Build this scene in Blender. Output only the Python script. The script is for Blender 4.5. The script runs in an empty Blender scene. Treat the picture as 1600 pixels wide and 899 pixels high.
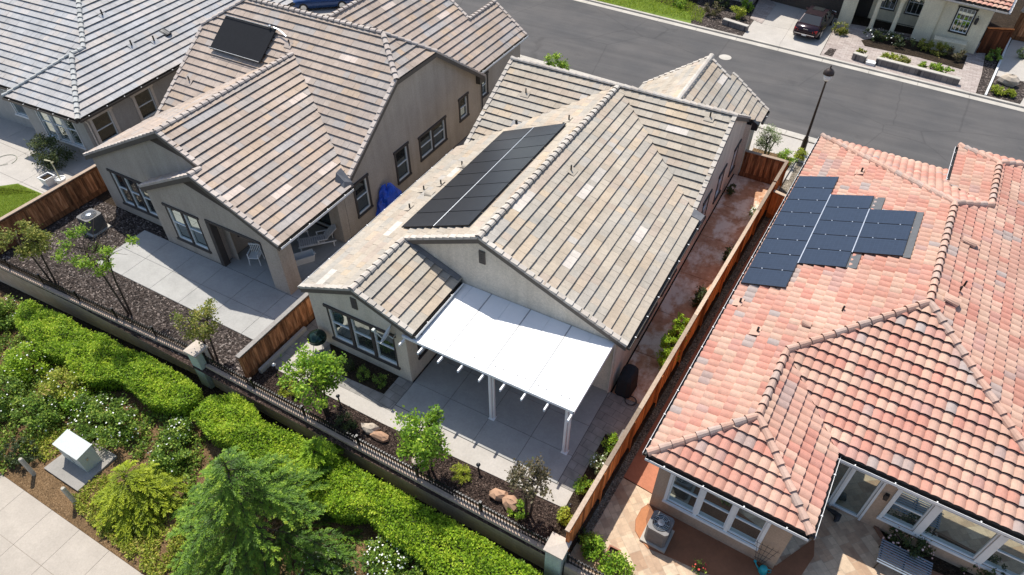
import bpy, math, random
from mathutils import Vector, Matrix
from math import radians, sin, cos, pi, sqrt, atan2
SUN, SKY, EXPO = 4.05, .125, .5
sc = bpy.context.scene
COL = sc.collection

# ------------------------------------------------------------------ camera
F, H, PITCH, YAW = 1067., 21., radians(44), radians(29.1)
cam_d = bpy.data.cameras.new('camera'); cam = bpy.data.objects.new('camera', cam_d); COL.objects.link(cam)
cam_d.sensor_width = 36; cam_d.lens = 36 * F / 1600; cam_d.clip_end = 2000; cam_d.clip_start = .1
cam.location = (0, 0, H); cam.rotation_euler = (pi / 2 - PITCH, 0, YAW)
sc.camera = cam
_f = Vector((-sin(YAW) * cos(PITCH), cos(YAW) * cos(PITCH), -sin(PITCH)))
_r = Vector((cos(YAW), sin(YAW), 0)); _u = _r.cross(_f)
def g(px, py, z=0.):
    """survey: the point at height z seen at a pixel of the 1600 px photograph"""
    d = _f * F + _r * (px - 800) + _u * (449.5 - py)
    return Vector((0, 0, H)) + d * ((z - H) / d.z)

# ------------------------------------------------------------------ materials
def new_mat(name):
    m = bpy.data.materials.new(name); m.use_nodes = True
    nt = m.node_tree; nt.nodes.clear()
    out = nt.nodes.new('ShaderNodeOutputMaterial'); b = nt.nodes.new('ShaderNodeBsdfPrincipled')
    nt.links.new(b.outputs[0], out.inputs[0])
    return m, nt, b, out
def N(nt, t, **k):
    n = nt.nodes.new(t)
    for a, v in k.items():
        if a.startswith('i_'): n.inputs[a[2:].replace('_', ' ')].default_value = v
        else: setattr(n, a, v)
    return n
def ramp(nt, stops, fac, interp='LINEAR'):
    r = nt.nodes.new('ShaderNodeValToRGB'); r.color_ramp.interpolation = interp
    el = r.color_ramp.elements
    while len(el) < len(stops): el.new(.5)
    for e, (p, c) in zip(el, stops): e.position = p; e.color = (*c, 1)
    nt.links.new(fac, r.inputs[0]); return r.outputs[0]
def coords(nt, kind='Object'):
    t = nt.nodes.new('ShaderNodeTexCoord'); return t.outputs[kind]
def geo_pos(nt): return nt.nodes.new('ShaderNodeNewGeometry').outputs['Position']
def noise(nt, vec, scale, detail=4, rough=.6):
    n = N(nt, 'ShaderNodeTexNoise'); n.inputs['Scale'].default_value = scale; n.inputs['Detail'].default_value = detail
    n.inputs['Roughness'].default_value = rough; nt.links.new(vec, n.inputs['Vector']); return n.outputs['Fac']
def mix(nt, a, b, fac, blend='MIX'):
    m = nt.nodes.new('ShaderNodeMix'); m.data_type = 'RGBA'; m.blend_type = blend
    if isinstance(fac, (int, float)): m.inputs[0].default_value = fac
    else: nt.links.new(fac, m.inputs[0])
    for i, x in ((6, a), (7, b)):
        if isinstance(x, tuple): m.inputs[i].default_value = (*x, 1)
        else: nt.links.new(x, m.inputs[i])
    return m.outputs[2]
def bump(nt, b, h, strength=.4, dist=.02):
    n = nt.nodes.new('ShaderNodeBump'); n.inputs['Strength'].default_value = strength; n.inputs['Distance'].default_value = dist
    nt.links.new(h, n.inputs['Height']); nt.links.new(n.outputs[0], b.inputs['Normal'])
def simple(name, c, rough=.6, metal=0., var=.12, scale=6., bmp=0., spec=.5):
    m, nt, b, o = new_mat(name)
    n = noise(nt, geo_pos(nt), scale, 5)
    lo = tuple(x * (1 - var) for x in c); hi = tuple(min(1, x * (1 + var)) for x in c)
    nt.links.new(ramp(nt, [(.3, lo), (.7, hi)], n), b.inputs['Base Color'])
    b.inputs['Roughness'].default_value = rough; b.inputs['Metallic'].default_value = metal
    b.inputs['Specular IOR Level'].default_value = spec
    if bmp: bump(nt, b, noise(nt, geo_pos(nt), scale * 12, 3), bmp, .01)
    return m
def stucco(name, c):
    m, nt, b, o = new_mat(name); p = geo_pos(nt)
    big = ramp(nt, [(.3, tuple(x * .9 for x in c)), (.7, tuple(x * 1.07 for x in c))], noise(nt, p, .8, 5))
    fine = ramp(nt, [(.35, (.82, .82, .82)), (.65, (1.1, 1.1, 1.1))], noise(nt, p, 18, 3))
    mp = N(nt, 'ShaderNodeMapping'); mp.inputs['Scale'].default_value = (2.2, 2.2, .16); nt.links.new(p, mp.inputs[0]); st = ramp(nt, [(.3, (.86, .85, .83)), (.6, (1.03, 1.03, 1.03))], noise(nt, mp.outputs[0], 1.3, 5, .6)); big = mix(nt, big, st, .8, 'MULTIPLY')
    nt.links.new(mix(nt, big, fine, .7, 'MULTIPLY'), b.inputs['Base Color']); b.inputs['Roughness'].default_value = .95
    b.inputs['Specular IOR Level'].default_value = .15
    bump(nt, b, noise(nt, p, 45, 3), .6, .01); return m
def tile_mat(name, stops, rough=.85):
    """colour of each roof tile from its own random number (UV.x), weathering from noise"""
    m, nt, b, o = new_mat(name); p = geo_pos(nt)
    uv = N(nt, 'ShaderNodeUVMap'); sp = nt.nodes.new('ShaderNodeSeparateXYZ'); nt.links.new(uv.outputs[0], sp.inputs[0])
    c = ramp(nt, stops, sp.outputs[0])
    v = N(nt, 'ShaderNodeMath', operation='MULTIPLY_ADD'); v.inputs[1].default_value = .1; v.inputs[2].default_value = .95
    nt.links.new(sp.outputs[1], v.inputs[0])
    c = mix(nt, c, v.outputs[0], 1., 'MULTIPLY')
    dirt = ramp(nt, [(.28, (.78, .77, .75)), (.72, (1.07, 1.06, 1.05))], noise(nt, p, .45, 7, .7))
    c = mix(nt, c, dirt, 1., 'MULTIPLY')
    mot = ramp(nt, [(.3, (.84, .84, .85)), (.7, (1.12, 1.1, 1.08))], noise(nt, p, 9, 4, .7))
    c = mix(nt, c, mot, .8, 'MULTIPLY')
    nt.links.new(c, b.inputs['Base Color']); b.inputs['Roughness'].default_value = rough
    b.inputs['Specular IOR Level'].default_value = .25
    bump(nt, b, noise(nt, p, 26, 4), .35, .012); return m
def concrete(name, c, stain=.12, rough=.9):
    m, nt, b, o = new_mat(name); p = geo_pos(nt)
    big = ramp(nt, [(.25, tuple(x * (1 - stain) for x in c)), (.75, tuple(x * (1 + stain * .7) for x in c))], noise(nt, p, .9, 6, .65))
    fine = ramp(nt, [(.3, (.9, .9, .9)), (.7, (1.06, 1.06, 1.06))], noise(nt, p, 14, 4, .7))
    nt.links.new(mix(nt, big, fine, 1., 'MULTIPLY'), b.inputs['Base Color']); b.inputs['Roughness'].default_value = rough
    b.inputs['Specular IOR Level'].default_value = .2
    bump(nt, b, noise(nt, p, 60, 2), .2, .005); return m
def leaf_mat(name, stops, trans=.3):
    m, nt, b, o = new_mat(name)
    uv = N(nt, 'ShaderNodeUVMap'); sp = nt.nodes.new('ShaderNodeSeparateXYZ'); nt.links.new(uv.outputs[0], sp.inputs[0])
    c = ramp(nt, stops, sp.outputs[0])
    nt.links.new(c, b.inputs['Base Color']); b.inputs['Roughness'].default_value = .55; b.inputs['Specular IOR Level'].default_value = .3
    t = nt.nodes.new('ShaderNodeBsdfTranslucent'); nt.links.new(mix(nt, c, (1., 1., .35), .25), t.inputs[0])
    ms = nt.nodes.new('ShaderNodeMixShader'); ms.inputs[0].default_value = trans
    nt.links.new(b.outputs[0], ms.inputs[1]); nt.links.new(t.outputs[0], ms.inputs[2]); nt.links.new(ms.outputs[0], o.inputs[0])
    return m
def wood_mat(name, a, b_, c_):
    m, nt, b, o = new_mat(name); p = geo_pos(nt)
    uv = N(nt, 'ShaderNodeUVMap'); sp = nt.nodes.new('ShaderNodeSeparateXYZ'); nt.links.new(uv.outputs[0], sp.inputs[0])
    mp = N(nt, 'ShaderNodeMapping'); mp.inputs['Scale'].default_value = (1, 1, .12); nt.links.new(p, mp.inputs[0])
    grain = noise(nt, mp.outputs[0], 11, 6, .7)
    c = ramp(nt, [(.3, a), (.52, b_), (.75, c_)], grain)
    v = N(nt, 'ShaderNodeMath', operation='MULTIPLY_ADD'); v.inputs[1].default_value = 1.0; v.inputs[2].default_value = .42
    nt.links.new(sp.outputs[0], v.inputs[0])
    nt.links.new(mix(nt, c, v.outputs[0], 1., 'MULTIPLY'), b.inputs['Base Color']); b.inputs['Roughness'].default_value = .85
    b.inputs['Specular IOR Level'].default_value = .2
    bump(nt, b, grain, .4, .01); return m
def mulch_mat(name, dark, mid, pale, scale=16):
    m, nt, b, o = new_mat(name); p = geo_pos(nt)
    mp = N(nt, 'ShaderNodeMapping'); mp.inputs['Scale'].default_value = (1, 1.7, 1); mp.inputs['Rotation'].default_value = (0, 0, .7); nt.links.new(p, mp.inputs[0])
    vo = N(nt, 'ShaderNodeTexVoronoi'); vo.inputs['Scale'].default_value = scale; nt.links.new(mp.outputs[0], vo.inputs['Vector'])
    sp = nt.nodes.new('ShaderNodeSeparateColor'); nt.links.new(vo.outputs['Color'], sp.inputs[0])
    c = ramp(nt, [(.0, dark), (.45, mid), (.8, mid), (1., pale)], sp.outputs[0])
    d = ramp(nt, [(.3, (.7, .7, .7)), (.7, (1.15, 1.12, 1.1))], noise(nt, p, 1.3, 5))
    nt.links.new(mix(nt, c, d, 1., 'MULTIPLY'), b.inputs['Base Color']); b.inputs['Roughness'].default_value = .95
    b.inputs['Specular IOR Level'].default_value = .15
    bump(nt, b, sp.outputs[1], 1., .05); return m
def glass_mat(name, tint=(.02, .025, .03), gl=.35):
    m, nt, b, o = new_mat(name)
    b.inputs['Base Color'].default_value = (*tint, 1); b.inputs['Roughness'].default_value = .04
    gs = nt.nodes.new('ShaderNodeBsdfGlossy'); gs.inputs['Roughness'].default_value = .015; gs.inputs[0].default_value = (.85, .95, .9, 1)
    wv = noise(nt, geo_pos(nt), .7, 2)
    bp = nt.nodes.new('ShaderNodeBump'); bp.inputs['Strength'].default_value = .06; bp.inputs['Distance'].default_value = .05
    nt.links.new(wv, bp.inputs['Height']); nt.links.new(bp.outputs[0], gs.inputs['Normal'])
    ms = nt.nodes.new('ShaderNodeMixShader'); ms.inputs[0].default_value = gl
    nt.links.new(b.outputs[0], ms.inputs[1]); nt.links.new(gs.outputs[0], ms.inputs[2]); nt.links.new(ms.outputs[0], o.inputs[0]); return m
def brickish(name, c1, c2, mortar, bw, bh, msize=.012, rot=0., stain=.2, offs=.5):
    m, nt, b, o = new_mat(name); p = geo_pos(nt)
    mp = N(nt, 'ShaderNodeMapping'); mp.inputs['Rotation'].default_value = (0, 0, rot); nt.links.new(p, mp.inputs[0])
    br = N(nt, 'ShaderNodeTexBrick'); nt.links.new(mp.outputs[0], br.inputs['Vector'])
    br.inputs['Scale'].default_value = 1; br.inputs['Brick Width'].default_value = bw; br.inputs['Row Height'].default_value = bh
    br.inputs['Mortar Size'].default_value = msize; br.inputs['Color1'].default_value = (*c1, 1); br.inputs['Color2'].default_value = (*c2, 1)
    br.inputs['Mortar'].default_value = (*mortar, 1); br.offset = offs
    d = ramp(nt, [(.3, (1 - stain,) * 3), (.7, (1 + stain * .5,) * 3)], noise(nt, p, 2.2, 6))
    nt.links.new(mix(nt, br.outputs['Color'], d, 1., 'MULTIPLY'), b.inputs['Base Color']); b.inputs['Roughness'].default_value = .9
    b.inputs['Specular IOR Level'].default_value = .2
    bump(nt, b, br.outputs['Fac'], -.4, .01); return m

T_TAN = tile_mat('roof_tile_tan', [(0, (.40, .345, .275)), (.2, (.455, .40, .325)), (.38, (.385, .36, .315)), (.55, (.48, .42, .335)), (.7, (.43, .36, .295)), (.84, (.495, .405, .295)), (.95, (.40, .375, .335)), (.975, (.56, .51, .45)), (1, (.60, .55, .49))])
T_PINK = tile_mat('roof_tile_pinkish', [(0, (.39, .32, .265)), (.2, (.44, .36, .30)), (.38, (.37, .34, .315)), (.55, (.465, .38, .315)), (.7, (.41, .335, .28)), (.84, (.48, .37, .275)), (.96, (.375, .36, .35)), (.98, (.55, .46, .395)), (1, (.58, .49, .425))])
T_GREY = tile_mat('roof_tile_grey', [(0, (.41, .41, .41)), (.25, (.46, .455, .45)), (.5, (.42, .43, .44)), (.7, (.49, .47, .455)), (.85, (.47, .445, .42)), (1, (.51, .47, .435))])
C_TAN = tile_mat('ridge_tile_tan', [(0, (.46, .42, .37)), (.5, (.56, .52, .46)), (1, (.52, .46, .40))]); C_PINK = tile_mat('ridge_tile_pinkish', [(0, (.46, .40, .36)), (.5, (.55, .49, .44)), (1, (.50, .43, .38))]); C_GREY = tile_mat('ridge_tile_grey', [(0, (.42, .43, .42)), (.5, (.50, .51, .49)), (1, (.56, .55, .51))])
C_TERRA = tile_mat('ridge_tile_terracotta', [(0, (.54, .34, .26)), (.4, (.57, .38, .30)), (.7, (.49, .36, .30)), (1, (.44, .36, .32))])
T_TERRA = tile_mat('roof_tile_terracotta', [(0, (.51, .24, .185)), (.14, (.53, .27, .205)), (.3, (.54, .335, .255)), (.46, (.56, .38, .29)), (.6, (.53, .295, .23)), (.74, (.55, .36, .28)), (.86, (.52, .255, .20)), (.95, (.40, .33, .30)), (1, (.35, .31, .30))])
WALL_T = stucco('stucco_taupe', (.45, .385, .32)); WALL_C = stucco('stucco_cream_taupe', (.66, .575, .465)); WALL_G = stucco('stucco_grey', (.38, .365, .34))
WALL_P = stucco('stucco_peach', (.46, .33, .235)); WALL_Y = stucco('stucco_yellow_cream', (.74, .66, .48))
TRIM_B = simple('trim_dark_brown', (.055, .045, .04), .7); TRIM_G = simple('trim_grey_brown', (.105, .085, .068), .75); TRIM_W = simple('trim_white', (.72, .72, .70), .55, var=.05)
VINYL = simple('vinyl_white', (.78, .79, .79), .4, var=.04); TRIM_T = simple('trim_tan', (.60, .54, .47), .8)
GUT = simple('gutter_bronze', (.08, .07, .06), .45, .3); GUT_W = simple('gutter_white', (.75, .75, .74), .45, var=.05); STEEL = simple('steel_galvanised', (.55, .57, .58), .35, .8)
GLASS = glass_mat('window_glass'); GLASS_P = glass_mat('window_glass_pale', (.05, .06, .055), .5)
IRON = simple('iron_black', (.012, .012, .013), .4, .4); BLACK = simple('plastic_black', (.015, .015, .017), .5); LEAD = simple('flashing_grey', (.17, .17, .175), .55, .3)
WHITE = simple('painted_white_aluminium', (.78, .775, .76), .45, var=.05, scale=1.5)
CONC = concrete('concrete_pale', (.44, .405, .36)); CONC_W = concrete('sidewalk_concrete', (.41, .36, .30), .16); KERB = concrete('kerb_concrete', (.46, .425, .37), .2); JOINT = simple('joint_dark', (.09, .085, .08), .95)
CONC_P = concrete('patio_concrete', (.385, .375, .35), .16)
ASPH = None
MULCH = mulch_mat('bark_mulch_brown', (.018, .012, .010), (.060, .041, .033), (.18, .13, .105), 20); MULCH2 = mulch_mat('bark_mulch_dark', (.012, .010, .009), (.062, .050, .044), (.30, .25, .22), 12)
SOIL = mulch_mat('soil_brown', (.09, .055, .028), (.19, .12, .06), (.30, .20, .11), 26); SOILD = mulch_mat('soil_dark', (.015, .011, .008), (.045, .032, .021), (.10, .075, .05), 24)
GRAVEL = mulch_mat('gravel_dark', (.08, .07, .055), (.26, .225, .175), (.52, .46, .38), 22)
WOOD = wood_mat('fence_cedar', (.07, .028, .014), (.36, .15, .065), (.62, .34, .18)); WOOD_R = wood_mat('fence_redwood', (.36, .10, .03), (.66, .215, .06), (.72, .32, .12)); WOOD_CAP = wood_mat('fence_cap', (.36, .26, .185), (.46, .35, .26), (.54, .43, .33)); WOOD_GC = wood_mat('fence_cap_grey', (.34, .31, .28), (.44, .41, .37), (.52, .49, .45))
BARK = wood_mat('tree_bark', (.03, .022, .016), (.075, .055, .04), (.13, .10, .075))
BLOCK = None
def asphalt():
    m, nt, b, o = new_mat('asphalt'); p = geo_pos(nt)
    mp = N(nt, 'ShaderNodeMapping'); mp.inputs['Scale'].default_value = (.10, 1.1, 1); mp.inputs['Rotation'].default_value = (0, 0, .06); nt.links.new(p, mp.inputs[0])
    st = noise(nt, mp.outputs[0], 1.2, 6, .6)
    c = ramp(nt, [(.3, (.078, .075, .073)), (.7, (.106, .101, .097))], st)
    f = ramp(nt, [(.25, (.78, .78, .78)), (.75, (1.2, 1.2, 1.2))], noise(nt, p, 40, 3, .8))
    bl = ramp(nt, [(.35, (.86, .87, .89)), (.65, (1.08, 1.06, 1.05))], noise(nt, p, .35, 4))
    vo = N(nt, 'ShaderNodeTexVoronoi', feature='DISTANCE_TO_EDGE'); vo.inputs['Scale'].default_value = .16; wp = mix(nt, p, noise(nt, p, .9, 4), .25, 'ADD'); nt.links.new(wp, vo.inputs['Vector'])
    ck = ramp(nt, [(0, (.62, .62, .62)), (.004, (.8, .8, .8)), (.007, (1, 1, 1))], vo.outputs['Distance'])
    oil = ramp(nt, [(.62, (1, 1, 1)), (.78, (.74, .74, .74))], noise(nt, p, .55, 5, .6))
    c = mix(nt, mix(nt, c, ck, .55, 'MULTIPLY'), oil, .8, 'MULTIPLY')
    nt.links.new(mix(nt, mix(nt, c, f, 1., 'MULTIPLY'), bl, 1., 'MULTIPLY'), b.inputs['Base Color']); b.inputs['Roughness'].default_value = .9
    b.inputs['Specular IOR Level'].default_value = .25
    bump(nt, b, noise(nt, p, 90, 2), .4, .01); return m
ASPH = asphalt()
def stained():
    m, nt, b, o = new_mat('stained_concrete_wet'); p = geo_pos(nt)
    mp = N(nt, 'ShaderNodeMapping'); mp.inputs['Scale'].default_value = (1.1, .8, 1); nt.links.new(p, mp.inputs[0])
    n1 = noise(nt, mp.outputs[0], .75, 7, .7); n2 = noise(nt, p, 2.6, 6, .7)
    base = ramp(nt, [(.3, (.30, .15, .08)), (.5, (.45, .24, .135)), (.7, (.56, .35, .22))], n2)
    pale = ramp(nt, [(.46, (0, 0, 0)), (.58, (1, 1, 1))], n1)
    c = mix(nt, base, (.72, .60, .48), pale)
    nt.links.new(c, b.inputs['Base Color']); b.inputs['Specular IOR Level'].default_value = .3
    rr = ramp(nt, [(.35, (.65, .65, .65)), (.6, (.9, .9, .9))], n1); nt.links.new(rr, b.inputs['Roughness']); return m
STAIN = stained()
BRICKC = concrete('stained_patio_brown', (.26, .115, .06), .3, .75); TERRAC = concrete('stained_patio_orange', (.44, .19, .09), .2)
def travertine():
    m, nt, b, o = new_mat('travertine_paving'); p = geo_pos(nt); mp = N(nt, 'ShaderNodeMapping'); mp.inputs['Rotation'].default_value = (0, 0, .75); nt.links.new(p, mp.inputs[0])
    cols = []
    for bw, bh, c1, c2 in ((.61, .41, (.62, .52, .40), (.42, .29, .20)), (.41, .205, (1.1, 1.05, .98), (.78, .72, .68))):
        br = N(nt, 'ShaderNodeTexBrick'); nt.links.new(mp.outputs[0], br.inputs['Vector']); br.inputs['Scale'].default_value = 1; br.inputs['Brick Width'].default_value = bw; br.inputs['Row Height'].default_value = bh; br.inputs['Mortar Size'].default_value = .008; br.offset = .37; br.squash = .6; br.squash_frequency = 3
        br.inputs['Color1'].default_value = (*c1, 1); br.inputs['Color2'].default_value = (*c2, 1); br.inputs['Mortar'].default_value = (*[x * .75 for x in c1], 1); cols.append(br.outputs['Color'])
    c = mix(nt, cols[0], cols[1], 1., 'MULTIPLY')
    d = ramp(nt, [(.3, (.80, .78, .76)), (.7, (1.12, 1.1, 1.06))], noise(nt, p, 4, 6, .7))
    nt.links.new(mix(nt, c, d, 1., 'MULTIPLY'), b.inputs['Base Color']); b.inputs['Roughness'].default_value = .75; return m
TRAV = travertine()
PAVER = brickish('stamped_pavers', (.26, .24, .215), (.32, .30, .27), (.17, .155, .14), .52, .34, .01, .1, .3); PAVER2 = brickish('front_pavers', (.34, .28, .25), (.44, .38, .34), (.25, .21, .19), .4, .2, .012)
def block_mat():
    m, nt, b, o = new_mat('garden_wall_block'); p = geo_pos(nt)
    sx = nt.nodes.new('ShaderNodeSeparateXYZ'); nt.links.new(p, sx.inputs[0])
    cb = nt.nodes.new('ShaderNodeCombineXYZ'); nt.links.new(sx.outputs[0], cb.inputs[0]); nt.links.new(sx.outputs[2], cb.inputs[1])
    br = N(nt, 'ShaderNodeTexBrick'); nt.links.new(cb.outputs[0], br.inputs['Vector']); br.inputs['Scale'].default_value = 1
    br.inputs['Brick Width'].default_value = .42; br.inputs['Row Height'].default_value = .2; br.inputs['Mortar Size'].default_value = .008
    br.inputs['Color1'].default_value = (.56, .41, .285, 1); br.inputs['Color2'].default_value = (.62, .47, .335, 1); br.inputs['Mortar'].default_value = (.46, .345, .245, 1)
    d = ramp(nt, [(.3, (.82, .8, .78)), (.7, (1.08, 1.07, 1.05))], noise(nt, p, 3, 6, .7))
    nt.links.new(mix(nt, br.outputs['Color'], d, 1., 'MULTIPLY'), b.inputs['Base Color']); b.inputs['Roughness'].default_value = .95; b.inputs['Specular IOR Level'].default_value = .15
    bump(nt, b, noise(nt, p, 50, 3), .4, .01); return m
BLOCK = block_mat(); COPING = concrete('wall_coping', (.47, .36, .275), .15); PILM = stucco('pilaster_greenish_grey', (.52, .55, .47)); PILC = concrete('pilaster_cap_stone', (.50, .43, .36), .15)
def solar_mat(name, c, cell):
    m, nt, b, o = new_mat(name); uv = N(nt, 'ShaderNodeUVMap')
    br = N(nt, 'ShaderNodeTexBrick'); br.offset = 0; br.inputs['Scale'].default_value = 1; br.inputs['Brick Width'].default_value = .158; br.inputs['Row Height'].default_value = .158; br.inputs['Mortar Size'].default_value = .004
    br.inputs['Color1'].default_value = (*c, 1); br.inputs['Color2'].default_value = (*[x * 1.15 for x in c], 1); br.inputs['Mortar'].default_value = (*cell, 1)
    nt.links.new(uv.outputs[0], br.inputs['Vector']); nt.links.new(br.outputs[0], b.inputs['Base Color'])
    b.inputs['Roughness'].default_value = .3; b.inputs['Specular IOR Level'].default_value = .3; return m
SOL_B = solar_mat('solar_cell_blue', (.022, .033, .055), (.036, .052, .08)); SOL_K = solar_mat('solar_cell_black', (.026, .027, .029), (.034, .035, .037)); SOL_F = simple('solar_frame_black', (.012, .012, .014), .35, .5); ALU = simple('aluminium', (.7, .71, .72), .35, .7)
L_HEDGE = leaf_mat('leaf_hedge', [(0, (.07, .15, .010)), (.3, (.19, .34, .016)), (.7, (.34, .50, .026)), (1, (.55, .64, .06))], 0.4)
L_CEDAR = leaf_mat('needle_cedar', [(0, (.02, .05, .009)), (.35, (.075, .165, .016)), (.7, (.20, .335, .026)), (1, (.50, .58, .055))], .3)
L_LIME = leaf_mat('needle_lime', [(0, (.08, .12, .010)), (.4, (.25, .32, .016)), (.75, (.42, .48, .025)), (1, (.58, .60, .05))], 0.35)
L_ROSE = leaf_mat('leaf_rose', [(0, (.035, .08, .014)), (.4, (.11, .21, .026)), (.75, (.24, .36, .04)), (1, (.42, .48, .09))], 0.3)
L_TREE = leaf_mat('leaf_tree', [(0, (.05, .12, .010)), (.4, (.14, .29, .018)), (.75, (.30, .46, .03)), (1, (.48, .60, .07))], 0.35)
L_OLIVE = leaf_mat('leaf_olive', [(0, (.07, .11, .015)), (.5, (.20, .23, .035)), (.8, (.34, .32, .06)), (1, (.42, .32, .10))], 0.3)
L_BRONZE = leaf_mat('leaf_bronze', [(0, (.05, .045, .025)), (.5, (.11, .09, .05)), (.8, (.17, .13, .08)), (1, (.12, .15, .04))], .25)
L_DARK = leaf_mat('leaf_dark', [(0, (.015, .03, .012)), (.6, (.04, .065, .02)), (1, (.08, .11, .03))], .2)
L_GREY = leaf_mat('leaf_sage', [(0, (.14, .20, .08)), (.5, (.23, .30, .13)), (1, (.36, .42, .22))], .3)
L_YEL = leaf_mat('leaf_yellow_green', [(0, (.18, .24, .02)), (.5, (.32, .38, .03)), (1, (.48, .48, .06))], 0.3)
L_GRASS = leaf_mat('grass_blade', [(0, (.13, .22, .012)), (.5, (.26, .38, .016)), (1, (.42, .50, .03))], 0.3)
L_COVER = leaf_mat('leaf_ground_cover', [(0, (.13, .18, .018)), (.45, (.30, .36, .035)), (.8, (.44, .44, .06)), (1, (.48, .34, .13))], 0.3)
PETAL = simple('petal_white', (.85, .85, .78), .6, var=.05); PETAL_R = simple('petal_red', (.6, .07, .06), .6); PETAL_PK = simple('petal_pink', (.62, .42, .38), .6)
ROCK = concrete('boulder_sandstone', (.46, .28, .18), .35); ROCKP = concrete('boulder_pale', (.50, .42, .33), .3)
BLUE_TARP = simple('tarp_blue', (.015, .085, .55), .35, var=.35); TEAL = simple('plastic_teal', (.02, .34, .36), .35); CLAY = simple('clay_pot', (.30, .13, .08), .8)
CAR_M = simple('car_paint_maroon', (.022, .010, .016), .18, .3, .05); CAR_B = simple('car_paint_blue', (.02, .055, .16), .18, .3, .05); CARGL = glass_mat('car_glass', (.008, .009, .012), .045); RUB = simple('rubber_tyre', (.02, .02, .02), .8); CHROME = simple('chrome', (.7, .7, .72), .15, 1.)
REDL = simple('tail_light_red', (.35, .012, .012), .25); LAMPG = simple('lamp_frosted_glass', (.75, .74, .70), .3, var=.02); BRONZE = simple('lamp_post_bronze', (.045, .03, .024), .45, .4)
UTIL = simple('utility_box_grey_green', (.46, .49, .44), .5, var=.05); WOODPOST = simple('bollard_pale', (.40, .37, .30), .8, var=.15)
GREENM = simple('grill_dark_green', (.02, .045, .035), .12, .6); CANVAS = simple('cover_black_cloth', (.012, .012, .014), .85)
FABRIC = simple('wicker_grey', (.68, .66, .65), .8); DARKDOOR = simple('door_dark', (.03, .025, .02), .6)

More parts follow.
